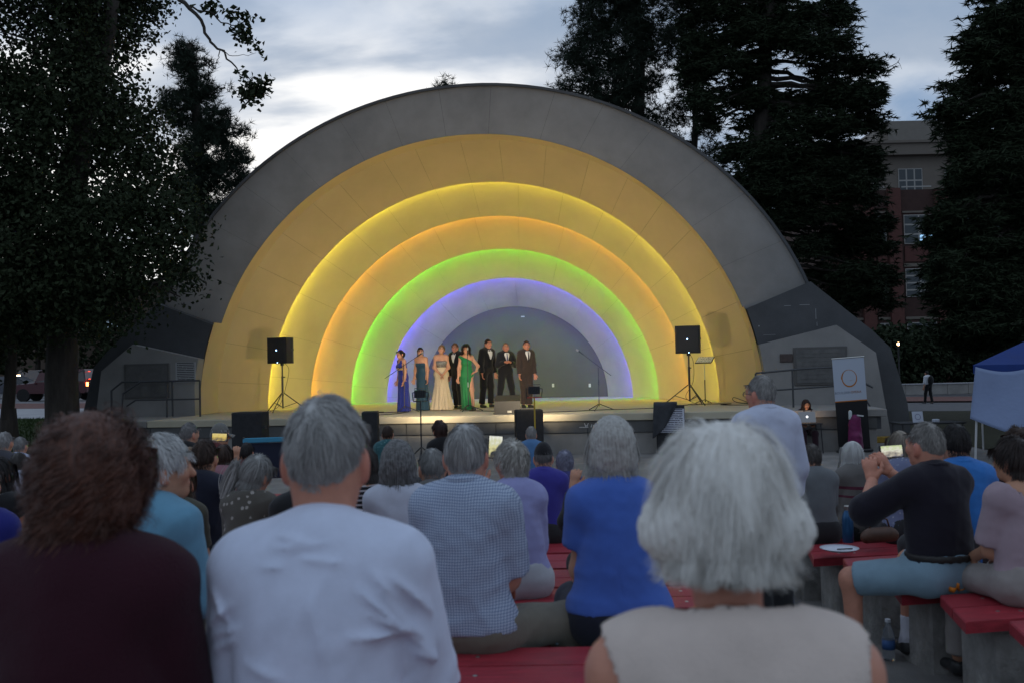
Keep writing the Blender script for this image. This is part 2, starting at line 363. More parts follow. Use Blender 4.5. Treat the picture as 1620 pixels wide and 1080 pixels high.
# wings on both sides
for sd in (-1, 1):
    out = [(7.36, -.9), (10.78, -.9), (10.70, 0), (10.35, 1.33), (9.95, 1.75), (8.52, 3.0)] + [(7.37 * math.cos(a_), 7.37 * RZ * math.sin(a_)) for a_ in np.linspace(.335, 0.0, 9)]
    m = MB(); m.prism([(sd * x, -.5, z) for x, z in out][::sd], (0, 0, 0), (0, 2.6, 0)); wg = m.build('wing', M_dark, shell)
    wg['label'] = 'dark sloping wing block beside the arch'
    inn = [(7.30, -.9), (10.22, -.9), (9.92, 1.22), (9.03, 1.90), (7.20, 1.48), (7.30, .8)]
    m = MB(); m.prism([(sd * x, -.86, z) for x, z in inn][::sd], (0, 0, 0), (0, .358, 0)); wf = m.build('wing_front', M_grey, shell)
    wf['label'] = 'paler grey front wall of the wing'
    m = MB(); m.box((sd * 8.62, -.885, .93), (1.25, .05, .92), bev=.01); m.cur = 1; m.box((sd * 8.62, -.915, .93), (1.13, .012, .80))
    for q in range(7): m.box((sd * 8.62, -.923, 1.26 - .105 * q), (.98 - .05 * (q % 3), .006, .018 if q else .05))
    m.build('inscription_panel', [mat('bronze_frame', (.09, .085, .08), .6, .4, var=.1), mat('stone_inscription', (.12, .117, .112), .8, .3, var=.2, vscale=6, bump=.2, bscale=50)], shell)
for (x, z, w_, h_) in ((7.95, 2.42, .16, .012), (8.36, 2.43, .24, .012), (8.62, 2.2, .012, .26), (8.64, 1.95, .01, .1), (7.25, 1.94, .03, .03), (7.5, 1.72, .3, .006)):
    m = MB(); m.box((x, -.504, z), (w_, .003, h_)); m.build('paint_mark', mat('pale_scuff', (.3, .3, .3), .8, .2), shell)   # scuffs on the dark wing
# stage: deck, fascia, plinth
stage = empty('stage', SO, -STH, 'raised concrete stage with dark fascia in front of the shell', 'stage')
M_deck = mat('cream_stage_floor', (.46, .41, .30), .6, .4, var=.13, vscale=1.2, bump=.12, bscale=30)
M_conc = mat('grey_cast_concrete', (.25, .24, .225), .85, .3, var=.18, vscale=1.6, bump=.25, bscale=45)
m = MB(); m.box((0, 2.56, -.08), (14.6, 11.8, .16), bev=.012); m.build('deck', M_deck, stage)
for sd in (-1, 1): m = MB(); m.box((sd * 8.41, -1.9, -.083), (2.2, 2.88, .154), bev=.012); m.build('side_deck', M_conc, stage)  # greyer than the middle deck: colour stands in for the dark beyond the floods
m = MB(); m.box((0, -3.20, -.295), (18.8, .12, .27)); m.build('fascia', M_dark, stage)
for k in range(9):
    m = MB(); m.box((-8.28 + 2.07 * k, -3.272, -.295), (2.055, .02, .255), bev=.004); m.build('fascia_panel', mat('fascia_paint', (.10, .10, .098), .7, .35, var=.2, vscale=2, bump=.2, bscale=40), stage)
for k in range(9):
    m = MB(); m.box((-8.28 + 2.07 * k, -3.16, -.68), (2.06, .16, .50), bev=.008); m.build('plinth_block', M_conc, stage)
m = MB(); m.box((0, 2.5, -.6), (18.6, 11.2, .86)); m.build('core', M_dark, stage)
m = MB()                                                     # faded white paint scrawl on the fascia, left of centre-right
for (x, z, w_, h_, r) in ((0, 0, .20, .014, 0), (.03, .05, .016, .09, -.35), (.085, .05, .016, .09, .35), (.06, .035, .06, .012, 0), (.17, .03, .016, .07, .3), (.22, .03, .05, .012, .6), (.26, .045, .014, .10, 0), (.34, .03, .10, .012, .1), (.36, .06, .06, .01, -.2), (.95, .05, .012, .14, .05), (.98, .02, .05, .012, .3)):
    m.box((3.02 + x, -3.287, -.30 + z), (w_, .004, h_), Matrix.Rotation(r, 3, 'Y'))
mk = m.build('paint_scrawl', mat('chalk_white', (.5, .5, .5), .9, .1, var=.3, vscale=20), stage); mk['kind'] = 'stuff'
# electric outlets on the back wall
for px, py in ((875, 609), (933, 609), (827, 501)):
    q = sl(atT(px, py, RT[5])); m = MB(); m.box((0, 0, 0), (.075, .02, .12) if py > 550 else (.12, .03, .04), bev=.006)
    o = m.build('wall_outlet', mat('outlet_plate', (.7, .66, .5), .5, .4), None, sw(q.x, RT[5] + .008, q.z), rot=(0, 0, -STH))
    tag(o, {875: 'pale outlet plate low on the dark back wall, nearer the singers', 933: 'pale outlet plate low on the dark back wall, near the bare microphone stand', 827: 'small fixture high on the dark back wall under the arch'}[px], 'outlet')
# ------------------------------------------------------------------ stage equipment
M_blk = mat('black_plastic', (.018, .018, .02), .55, .4, var=.2, vscale=8, bump=.15, bscale=120)
M_grille = mat('black_steel_grille', (.012, .012, .013), .5, .5, bump=.5, bscale=260)
M_metal = mat('black_powder_steel', (.02, .02, .022), .4, .5)
M_chrome = mat('bare_steel', (.55, .54, .5), .28, .6, metal=1.0)
M_cable = mat('black_cable', (.012, .012, .012), .6, .3)
M_blue_led = mat('blue_indicator', (.3, .5, 1), .4, .3, emit=(.35, .6, 1), estr=14)
def text_mat(name, paper, ink, rows=12, dens=.5, seed=0.0, size=1.0):
    """flat print: rows of small illegible type on paper"""
    if name in MATS: return MATS[name]
    m = mat(name, paper, .7, .25); nt = m.node_tree; N = nt.nodes; L = nt.links; b = N['Principled BSDF']
    tc = N.new('ShaderNodeTexCoord'); sp = N.new('ShaderNodeSeparateXYZ'); L.new(tc.outputs['Generated'], sp.inputs[0])
    def mt(op, a, c):
        n = N.new('ShaderNodeMath'); n.operation = op
        for i, v in enumerate((a, c)):
            if isinstance(v, (int, float)): n.inputs[i].default_value = v
            else: L.new(v, n.inputs[i])
        return n.outputs[0]
    row = mt('MULTIPLY', sp.outputs[2], rows); fr = mt('FRACT', row, 0); fl = mt('FLOOR', row, 0)
    inrow = mt('MULTIPLY', mt('GREATER_THAN', fr, .3), mt('LESS_THAN', fr, .78))
    cb = N.new('ShaderNodeCombineXYZ'); L.new(mt('MULTIPLY', sp.outputs[0], 16 * size), cb.inputs[0]); L.new(mt('MULTIPLY', fl, 7.31), cb.inputs[1]); cb.inputs[2].default_value = seed
    nz = N.new('ShaderNodeTexNoise'); nz.inputs['Scale'].default_value = 1.0; nz.inputs['Detail'].default_value = 4; L.new(cb.outputs[0], nz.inputs['Vector'])
    ink_ = mt('MULTIPLY', inrow, mt('GREATER_THAN', nz.outputs[0], 1 - dens))
    mg = mt('MULTIPLY', mt('GREATER_THAN', sp.outputs[0], .07), mt('LESS_THAN', sp.outputs[0], .93)); ink_ = mt('MULTIPLY', ink_, mg)
    mx = N.new('ShaderNodeMix'); mx.data_type = 'RGBA'; L.new(ink_, mx.inputs[0]); mx.inputs[6].default_value = (*paper, 1); mx.inputs[7].default_value = (*ink, 1)
    L.new(mx.outputs[2], b.inputs['Base Color']); return m
def shell_empty(name, x, t, z=0.0, rz=0.0, label=None, cat=None, group=None): return empty(name, sw(x, t, z), rz - STH, label, cat, group)
def pa_speaker(x, t, zb, rz, lab):
    e = shell_empty('loudspeaker', x, t, zb, rz, lab, 'loudspeaker', 'loudspeakers on tripod stands')
    m = MB(); w, h, d = .62, .70, .48
    pl = [(-w / 2, -d / 2), (w / 2, -d / 2), (w / 2, d * .1), (w * .34, d / 2), (-w * .34, d / 2), (-w / 2, d * .1)]
    m.prism([(a, b, .02) for a, b in pl], (0, 0, 0), (0, 0, h)); m.build('cabinet', M_blk, e)
    m = MB(); m.box((0, -d / 2 - .012, h / 2 + .02), (w - .05, .024, h - .06), bev=.02); m.build('grille', M_grille, e)
    m = MB(); m.box((0, -d / 2 - .026, h * .54), (.022, .006, .022)); m.build('indicator_lamp', M_blue_led, e)
    m = MB(); m.box((.03, -d / 2 - .026, .04), (.018, .006, .014)); m.build('indicator_lamp', M_blue_led, e)
    m = MB(); m.lathe((0, 0, -.04), [(.05, 0), (.05, .062)], 10); m.build('pole_socket', M_metal, e)
    for s in (-1, 1):
        m = MB(); m.box((s * (w / 2 + .004), .02, h * .55), (.012, .16, .05), bev=.004); m.build('handle', M_metal, e)
def speaker_stand(x, t, h, rz, lab):
    e = shell_empty('speaker_stand', x, t, 0, rz, lab, 'stand', 'tripod speaker stands')
    m = MB(); m.tube([(0, 0, .10), (0, 0, h - .035)], .021, 8); m.build('pole', M_metal, e)
    m = MB(); m.tube([(0, 0, .52), (0, 0, .98)], .028, 8); m.build('collar', M_metal, e)
    m = MB(); m.tube([(.02, 0, .95), (.075, 0, .95)], .016, 6); m.build('knob', M_blk, e)
    for k in range(3):
        a = R_(20 + 120 * k); c, s = math.cos(a), math.sin(a)
        m = MB(); m.tube([(c * .03, s * .03, .52), (c * .68, s * .68, .015)], .015, 6); m.build('leg', M_metal, e)
        m = MB(); m.tube([(0, 0, .12), (c * .38, s * .38, .245)], .010, 6); m.build('brace', M_metal, e)
qL = sl(atZ(452, 647, .29)); qR = sl(atZ(1092, 640, .29))
LX, LTT = -5.40, .45; RX, RTT = 5.56, .25
speaker_stand(LX, LTT, 1.30, R_(8), 'black tripod speaker stand at the shell\'s yellow band, jacket-free side of stage')
pa_speaker(LX, LTT, 1.30, R_(-14), 'black loudspeaker on the stand nearest the woman in royal blue')
speaker_stand(RX, RTT, 1.30, R_(40), 'black tripod speaker stand beside the music stand')
pa_speaker(RX, RTT, 1.30, R_(-8), 'black loudspeaker with blue lamp above the music stand')
# music stand
e = shell_empty('music_stand', 6.02, 1.25, 0, R_(-25), 'thin music stand with an open score, behind the tripod loudspeaker', 'music stand')
m = MB(); m.tube([(0, 0, .03), (0, 0, .62)], .014, 6); m.build('lower_tube', M_metal, e)
m = MB(); m.tube([(0, 0, .62), (0, .0, 1.08)], .010, 6); m.build('upper_tube', M_chrome, e)
for k in range(3):
    a = R_(90 + 120 * k); m = MB(); m.tube([(0, 0, .10), (math.cos(a) * .26, math.sin(a) * .26, .012)], .010, 6); m.build('leg', M_metal, e)
rt_ = Matrix.Rotation(R_(32), 3, 'X') @ Matrix.Rotation(R_(0), 3, 'Y')
m = MB(); m.box((0, .05, 1.14), (.46, .32, .012), rt_, bev=.004); m.build('desk', M_metal, e)
m = MB(); m.box((0, -.085, 1.075), (.46, .05, .014), bev=.004); m.build('ledge', M_metal, e)
sc_ = MB(); sc_.box((.0, .05, 1.155), (.42, .28, .006), rt_)
tag(sc_.build('sheet_music', text_mat('score_print', (.8, .78, .62), (.1, .1, .1), 9, .45), None, sw(6.02, 1.25, 0), rot=(0, 0, R_(-25) - STH)), 'open white score lying on the music stand', 'sheet music')
# microphone stands
def mic_stand(x, t, h, boom, lab, rz=0.0, straight=False):
    e = shell_empty('microphone_stand', x, t, 0, rz, lab, 'microphone stand', 'microphone stands on stage')
    m = MB(); m.tube([(0, 0, .10), (0, 0, h)], [.011, .009], 6); m.build('pole', M_metal, e)
    m = MB(); m.tube([(0, 0, .60), (0, 0, .72)], .017, 6); m.build('clutch', M_chrome if straight else M_metal, e)
    for k in range(3):
        a = R_(15 + 120 * k); m = MB(); m.tube([(0, 0, .16), (math.cos(a) * .36, math.sin(a) * .36, .012)], .011, 6); m.build('leg', M_metal, e)
    b0, b1 = boom; m = MB(); m.tube([b0, b1], .008, 6); m.build('boom', M_metal, e)
    d = (Vector(b1) - Vector(b0)).normalized(); p = Vector(b1)
    m = MB(); m.tube([p - d * .02, p + d * .13], [.011, .017], 8); mc = m.build('microphone', M_blk, e)
    m = MB(); m.tube([p + d * .125, p + d * .15, p + d * .185, p + d * .20], [.020, .027, .024, .008], 8); m.build('head', mat('mic_mesh', (.25, .24, .22), .45, .5, metal=.6), mc, smooth=True)
    return e
mic_stand(-1.62, -1.05, 1.22, ((-.50, 0, .86), (.36, -.0, 1.40)), 'black boom microphone stand in front of the woman in royal blue')
mic_stand(.02, -1.05, 1.40, ((0, 0, 1.30), (.0, .02, 1.40)), 'upright microphone stand in front of the woman in green', straight=True)
mic_stand(3.32, -1.9, 1.02, ((.30, 0, .82), (-.36, 0, 1.34)), 'bare boom microphone stand standing alone on the stage')
# floor monitor wedge
def wedge(x, t, rz, lab):
    e = shell_empty('monitor_wedge', x, t, 0, rz, lab, 'monitor speaker')
    pr = [(0, -.25, 0), (0, .22, 0), (0, .26, .14), (0, .06, .42), (0, -.25, .30)]
    m = MB(); m.prism([(-.30, b, c) for a, b, c in pr], (0, 0, 0), (.60, 0, 0)); m.build('cabinet', M_blk, e)
    m = MB(); m.prism([(-.27, .255, .165), (-.27, .078, .42), (.27, .078, .42), (.27, .255, .165)], (0, 0, 0), (0, .012, .008)); m.build('grille', M_grille, e)
    for s in (-1, 1):
        m = MB(); m.box((s * .303, -.02, .22), (.008, .14, .05), bev=.003); m.build('handle', M_metal, e)
    m = MB(); m.box((.05, -.253, .06), (.10, .012, .05), bev=.004); m.build('socket_plate', M_chrome, e)
wedge(1.24, -2.75, R_(6), 'black floor monitor wedge facing the singers at the stage edge')
# big cabinets standing on the ground in front of the stage
def sub(px, py_top, Y, w, h, d, rz, lab, mt_=None):
    P = atY(px, py_top, Y); zb = gz(P.x, Y)
    e = empty('floor_cabinet', (P.x, Y, zb), rz, lab, 'speaker cabinet'); H = P.z - zb
    m = MB(); m.box((0, 0, H / 2 + .015), (w, d, H - .03), bev=.02); m.build('cabinet', mt_ or mat('black_carpet_cabinet', (.03, .03, .032), .85, .2, var=.2, vscale=10, bump=.3, bscale=200), e)
    m = MB(); m.box((0, d / 2 + .008, H / 2), (w - .08, .016, H - .1), bev=.006); m.build('grille', M_grille, e)
    for sx in (-1, 1):
        m = MB(); m.box((sx * (w / 2 + .004), 0, H * .7), (.01, .14, .07), bev=.003); m.build('handle', M_metal, e)
        for sy in (-1, 1):
            m = MB(); m.lathe((sx * (w / 2 - .06), sy * (d / 2 - .06), 0), [(.025, 0), (.022, .02)], 8); m.build('foot', M_blk, e)
    return e
sub(396, 651, 20.6, .66, .9, .5, R_(-6), 'tall black cabinet below the stage under the loudspeaker tripod')
sub(586, 650, 20.4, .34, .9, .5, R_(4), 'narrow dark cabinet before the stage just past the near man\'s head')
sub(836, 647, 20.3, .58, .9, .45, R_(5), 'dark padded cabinet before the stage behind the yellow lamp pole')
# flood lamps on stands: the lit lamps that light the stage
def flood(px, py, Y, pole_mat, lab, bracket, aim, power):
    P = atY(px, py, Y); zb = gz(P.x, Y); H = P.z - zb
    e = empty('flood_lamp', (P.x, Y, zb), math.atan2(-(aim[0] - P.x), aim[1] - Y), lab, 'flood lamp', 'work flood lamps on stands facing the stage')
    m = MB(); m.tube([(0, 0, .1), (0, 0, H - .14)], .016, 8); m.build('pole', pole_mat, e)
    for k in range(3):
        a = R_(30 + 120 * k); m = MB(); m.tube([(0, 0, .35), (math.cos(a) * .42, math.sin(a) * .42, .012)], .012, 6); m.build('leg', pole_mat, e)
    m = MB(); m.box((0, 0, H - .13), (.30, .035, .022)); m.build('crossbar', bracket, e)
    m = MB(); m.tube([(-.15, .0, H - .12), (-.17, .0, H + .05)], .010, 6); m.tube([(.15, .0, H - .12), (.17, .0, H + .05)], .010, 6); m.tube([(-.17, 0, H + .05), (.17, 0, H + .05)], .009, 6); m.build('bracket', M_metal, e)
    m = MB(); m.prism([(-.12, -.07, H - .06), (.12, -.07, H - .06), (.12, -.07, H + .10), (-.12, -.07, H + .10)], (0, 0, 0), (0, .10, 0))
    for q in range(6): m.box((-.10 + .04 * q, -.085, H + .02), (.008, .03, .15))
    m.build('housing', M_metal, e)
    m = MB(); m.box((0, .036, H + .02), (.22, .006, .14)); m.build('lens', mat('lit_flood_glass', (1, .9, .7), .4, .3, emit=(1, .80, .48), estr=30), e)
    m = MB(); m.tube([(-.13, .03, H + .11), (-.13, .03, H + .135), (.13, .03, H + .135), (.13, .03, H + .11)], .007, 6); m.build('carry_handle', M_metal, e)
    l = bpy.data.lights.new('flood_beam', 'SPOT'); l.energy = power; l.color = (1, .80, .52); l.spot_size = R_(112); l.spot_blend = .6; l.shadow_soft_size = .07
    lo = bpy.data.objects.new('flood_beam', l); COL.objects.link(lo); lo.parent = e; lo.location = (0, .06, H + .02); lo.rotation_euler = (R_(90 + 20), 0, 0)
flood(665, 624, 19.9, M_metal, 'small flood lamp on a thin black pole in front of the teal dress', M_metal, (-1.5, 30), 450)
flood(845, 618, 19.6, mat('yellow_pole', (.45, .30, .03), .5, .4), 'flood lamp on a yellow pole with red bar before the brown suit', mat('red_bar', (.35, .03, .03), .5, .4), (.8, 30), 450)
# cables on the deck
def cable(pts, lab, r=.009, z0=.012):
    pts = [Vector(p) for p in pts]; out = []
    for i in range(len(pts) - 1):
        for k in range(6):
            t_ = k / 6; p0 = pts[max(i - 1, 0)]; p1 = pts[i]; p2 = pts[i + 1]; p3 = pts[min(i + 2, len(pts) - 1)]
            out.append(.5 * ((2 * p1) + (p2 - p0) * t_ + (2 * p0 - 5 * p1 + 4 * p2 - p3) * t_ ** 2 + (3 * p1 - p0 - 3 * p2 + p3) * t_ ** 3))
    out.append(pts[-1]); m = MB(); m.tube(out, r, 5); o = m.build('cable', M_cable, None, smooth=True); return tag(o, lab, 'cable')
D = .014
cable([sw(-1.62, -1.0, D), sw(-2.1, -1.3, D), sw(-2.5, -1.05, D), sw(-2.2, -.9, D)], 'black cable coiled beside the blue singer\'s microphone stand')
cable([sw(-1.5, -1.1, D), sw(-1.6, -2.0, D), sw(-2.2, -3.0, D), sw(-2.35, -3.36, -.02), sw(-2.4, -3.37, -.5)], 'black cable running over the stage edge below the blue dress')
cable([sw(.05, -1.1, D), sw(.7, -1.5, D), sw(1.1, -2.2, D), sw(.9, -2.7, D)], 'black cable from the green singer\'s stand to the wedge')
cable([sw(1.6, -2.6, D), sw(2.6, -2.3, D), sw(3.4, -1.8, D), sw(4.6, -1.4, D), sw(5.6, .3, D)], 'long black cable along the deck to the music stand tripod')
cable([sw(5.5, .2, D), sw(6.2, .4, D), sw(6.6, .3, D), sw(6.3, -.2, D), sw(7.0, -.3, D), sw(6.7, .6, D + .15), sw(6.9, .5, D), sw(8.5, -.6, D)], 'tangle of black cable at the foot of the ochre band')
cable([sw(RX + .02, RTT + .1, 1.34), sw(RX + .12, RTT + .1, 1.1), sw(RX + .1, RTT + .05, .6), sw(RX - .1, RTT + .05, .2), sw(RX + .2, RTT, D)], 'thin black lead hanging from the loudspeaker by the music stand', .006)
cable([sw(LX + .02, LTT + .1, 1.34), sw(LX + .15, LTT + .1, 1.15), sw(LX + .08, LTT + .05, .7), sw(LX - .1, LTT + .05, .2), sw(LX - .4, LTT + .1, D)], 'thin black lead hanging from the loudspeaker nearest the blue dress', .006)
# handrails by the wings
M_rail = mat('dark_painted_rail', (.05, .052, .055), .5, .4, var=.2, vscale=10)
def rail(side, lab, t=-2.2):
    e = shell_empty('handrail', 0, 0, 0, 0, lab, 'handrail')
    s = side
    if s > 0: top = [(6.95, .80), (8.05, .88), (8.7, .90), (9.55, .42)]; mid = [(6.95, .38), (8.9, .48), (9.3, .3), (9.5, -.05)]; posts = [(6.95, 0, .80), (7.78, 0, .86), (8.75, 0, .90)]
    else: top = [(-6.85, .92), (-8.45, .92), (-8.95, .62), (-9.0, .02)]; mid = [(-6.85, .45), (-8.6, .45), (-8.85, .3)]; posts = [(-6.85, 0, .92), (-7.75, 0, .92)]
    m = MB(); m.tube([(x, t, z) for x, z in top], .026, 6); m.build('top_rail', M_rail, e)
    m = MB(); m.tube([(x, t, z) for x, z in mid], .022, 6); m.build('middle_rail', M_rail, e)
    for x, a, b in posts:
        m = MB(); m.tube([(x, t, a), (x, t, b)], .024, 6); m.build('post', M_rail, e)
    return e
rail(1, 'dark pipe handrail in front of the wing with the bronze plaque', -2.0)
rail(-1, 'dark pipe handrail in front of the wing with the paper notice', -1.5)
e = shell_empty('handrail', 0, 0, 0, 0, 'outer curved pipe handrail of the wing nearest the parked cars', 'handrail')
m = MB(); m.tube([(-7.8, -1.1, .92), (-9.2, -1.1, .92), (-9.5, -1.1, .7), (-9.5, -1.1, -.05)], .026, 6); m.build('top_rail', M_rail, e)
m = MB(); m.tube([(-7.8, -1.1, .0), (-7.8, -1.1, .92)], .024, 6); m.build('post', M_rail, e)
# plaques and notices
q = sl(atT(1244, 566, -.87)); m = MB(); m.box((0, 0, 0), (.30, .03, .20), bev=.01); tag(m.build('plaque', mat('brown_bronze_plaque', (.05, .032, .025), .4, .5, var=.3, vscale=12, bump=.4, bscale=60), None, sw(q.x, -.876, q.z), rot=(0, 0, -STH)), 'small brown metal plaque on the grey wing wall', 'plaque')
q = sl(atT(305, 588, -.87)); m = MB(); m.box((0, 0, 0), (.56, .012, .52)); tag(m.build('notice', text_mat('notice_print', (.36, .36, .36), (.05, .05, .05), 11, .62), None, sw(min(q.x, -7.54), -.868, q.z), rot=(0, 0, -STH)), 'white printed paper notice on the dim grey wing wall', 'notice')
# rules board with a jacket over it, at the stage edge
P = atY(1062, 690, 20.7)
bd = empty('notice_board', (P.x, 20.7, gz(P.x, 20.7)), R_(-6), 'printed white notice board standing before the stage under a draped jacket', 'notice board')
hb = atY(1062, 640, 20.7).z - bd.location.z; lb = atY(1062, 686, 20.7).z - bd.location.z
m = MB(); m.box((0, 0, (hb + lb) / 2), (.60, .03, hb - lb), bev=.006); m.build('board', M_blk, bd)
m = MB(); m.box((.02, -.018, (hb + lb) / 2 - .02), (.54, .006, hb - lb - .12)); m.build('print', text_mat('rules_print', (.55, .56, .62), (.05, .05, .08), 13, .6, 3.0), bd)
m = MB(); m.box((0, .08, lb / 2), (.62, .20, lb - .004), bev=.01); m.build('base', mat('dark_bin', (.02, .02, .022), .7, .3, var=.2), bd)
jk = MB()
def jfn(u, v):
    """u across the board from its left, v from the back hem over the top edge down to the front hem"""
    s = v * 1.35 - .35; x = -.36 + .50 * u - .05 * max(0, s)
    drop = (.74 - .62 * u ** 1.5)
    if s < -.06: y = .075 + .015 * math.sin(8 * u); z = hb + .03 - (-s - .06) * .9
    elif s < .06: q = (s + .06) / .12; y = .075 - .145 * q; z = hb + .03 + .025 * math.sin(math.pi * q)
    else: w_ = (s - .06) / .94; y = -.07 - .030 * math.sin(11 * u + 3 * w_) * w_ - .02 * math.sin(5 * u) ; z = hb + .03 - drop * w_
    return Vector((x, y, z))
jk.grid(jfn, 26, 30)
jo = jk.build('jacket', mat('charcoal_jacket', (.05, .052, .058), .9, .2, var=.2, vscale=9, bump=.3, bscale=90), None, bd.location, smooth=True, rot=(0, 0, R_(-6)))
sm = jo.modifiers.new('thickness', 'SOLIDIFY'); sm.thickness = .018
tag(jo, 'charcoal jacket draped over the printed notice board', 'jacket')
# ------------------------------------------------------------------ people: smooth-union bodies meshed with surface nets
def V3(*a): return np.array(a, float)
def rotm(yaw=0.0, pitch=0.0, roll=0.0):
    """yaw about z, pitch about x (positive looks up), roll about y (positive tips to the right)"""
    return np.array((Matrix.Rotation(yaw, 3, 'Z') @ Matrix.Rotation(pitch, 3, 'X') @ Matrix.Rotation(roll, 3, 'Y')))
class Blob:
    def __init__(s, k=.045): s.p = []; s.k = k; s.cuts = []; s.bumps = []
    def cap(s, A, B, ra, rb=None, n=None, sq=1.0, cut=None, k=None, cutA=False):
        s.p.append(('c', np.array(A, float), np.array(B, float), ra, ra if rb is None else rb, None if n is None else np.array(n, float), sq, cut, k, cutA)); return s
    def ell(s, C, r, R=None, k=None): s.p.append(('e', np.array(C, float), np.array(r, float), R, k)); return s
    def inflate(s, d):
        q = []
        for p in s.p:
            if p[0] == 'c': q.append(p[:3] + (p[3] + d, p[4] + d) + p[5:])
            else: q.append(('e', p[1], p[2] + d, p[3], p[4]))
        b = Blob(s.k); b.p = q; return b
    def mesh(s, h, disp=None):
        s.h = h
        lo = np.full(3, 9e9); hi = -lo
        for p in s.p:
            if p[0] == 'c': r = max(p[3], p[4]); lo = np.minimum(lo, np.minimum(p[1], p[2]) - r); hi = np.maximum(hi, np.maximum(p[1], p[2]) + r)
            else: r = max(p[2]); lo = np.minimum(lo, p[1] - r); hi = np.maximum(hi, p[1] + r)
        lo -= 3 * h + .01; hi += 3 * h + .01
        n = np.ceil((hi - lo) / h).astype(int) + 1
        F = np.full(n, 1.0, np.float32)
        ax = [(lo[i] + h * np.arange(n[i])).astype(np.float32) for i in range(3)]
        for p in s.p:
            if p[0] == 'c': r = max(p[3], p[4]); a = np.minimum(p[1], p[2]) - r; b = np.maximum(p[1], p[2]) + r
            else: r = max(p[2]); a = p[1] - r; b = p[1] + r
            k = (p[8] if p[0] == 'c' else p[4]) or s.k
            mg = k * 1.05 + 2 * h
            i0 = np.maximum(np.floor((a - mg - lo) / h).astype(int), 0); i1 = np.minimum(np.ceil((b + mg - lo) / h).astype(int) + 1, n)
            X = ax[0][i0[0]:i1[0], None, None]; Y = ax[1][None, i0[1]:i1[1], None]; Z = ax[2][None, None, i0[2]:i1[2]]
            if p[0] == 'c':
                A, B, ra, rb, nn, sq, cut, _, cutA = p[1:]
                d = B - A; L2 = float(d @ d) + 1e-12
                t = ((X - A[0]) * d[0] + (Y - A[1]) * d[1] + (Z - A[2]) * d[2]) / L2
                tc = np.clip(t, 0, 1)
                qx = X - A[0] - tc * d[0]; qy = Y - A[1] - tc * d[1]; qz = Z - A[2] - tc * d[2]
                if nn is not None:
                    c = (qx * nn[0] + qy * nn[1] + qz * nn[2]) * (1 / sq - 1)
                    qx = qx + c * nn[0]; qy = qy + c * nn[1]; qz = qz + c * nn[2]
                D = np.sqrt(qx * qx + qy * qy + qz * qz) - (ra + (rb - ra) * tc)
                if nn is not None: D = D * min(1.0, (sq + 1) / 2)
                if cut: D = np.maximum(D, (t - 1) * math.sqrt(L2))
                if cutA: D = np.maximum(D, -t * math.sqrt(L2))
            else:
                C, rr, Rm = p[1], p[2], p[3]
                x = X - C[0] + 0 * Y + 0 * Z; y = Y - C[1] + 0 * X + 0 * Z; z = Z - C[2] + 0 * X + 0 * Y
                if Rm is not None: x, y, z = Rm[0, 0] * x + Rm[1, 0] * y + Rm[2, 0] * z, Rm[0, 1] * x + Rm[1, 1] * y + Rm[2, 1] * z, Rm[0, 2] * x + Rm[1, 2] * y + Rm[2, 2] * z
                f = np.sqrt((x / rr[0]) ** 2 + (y / rr[1]) ** 2 + (z / rr[2]) ** 2); g = np.sqrt((x / rr[0] ** 2) ** 2 + (y / rr[1] ** 2) ** 2 + (z / rr[2] ** 2) ** 2) + 1e-6
                D = f * (f - 1) / g
            sub = F[i0[0]:i1[0], i0[1]:i1[1], i0[2]:i1[2]]
            hh = np.maximum(k - np.abs(sub - D), 0) / k
            F[i0[0]:i1[0], i0[1]:i1[1], i0[2]:i1[2]] = np.minimum(sub, D) - hh * hh * k * .25
        if disp is not None:
            idx = np.nonzero(np.abs(F) < .05); P = np.stack([ax[i][idx[i]] for i in range(3)], -1)
            F[idx] += disp(P).astype(np.float32)
        for nrm, c in s.cuts:
            F = np.maximum(F, nrm[0] * ax[0][:, None, None] + nrm[1] * ax[1][None, :, None] + nrm[2] * ax[2][None, None, :] - c)
        for c, r in getattr(s, 'balls', ()):
            F = np.maximum(F, r - np.sqrt((ax[0][:, None, None] - c[0]) ** 2 + (ax[1][None, :, None] - c[1]) ** 2 + (ax[2][None, None, :] - c[2]) ** 2))
        return surfnet(F, lo, h)
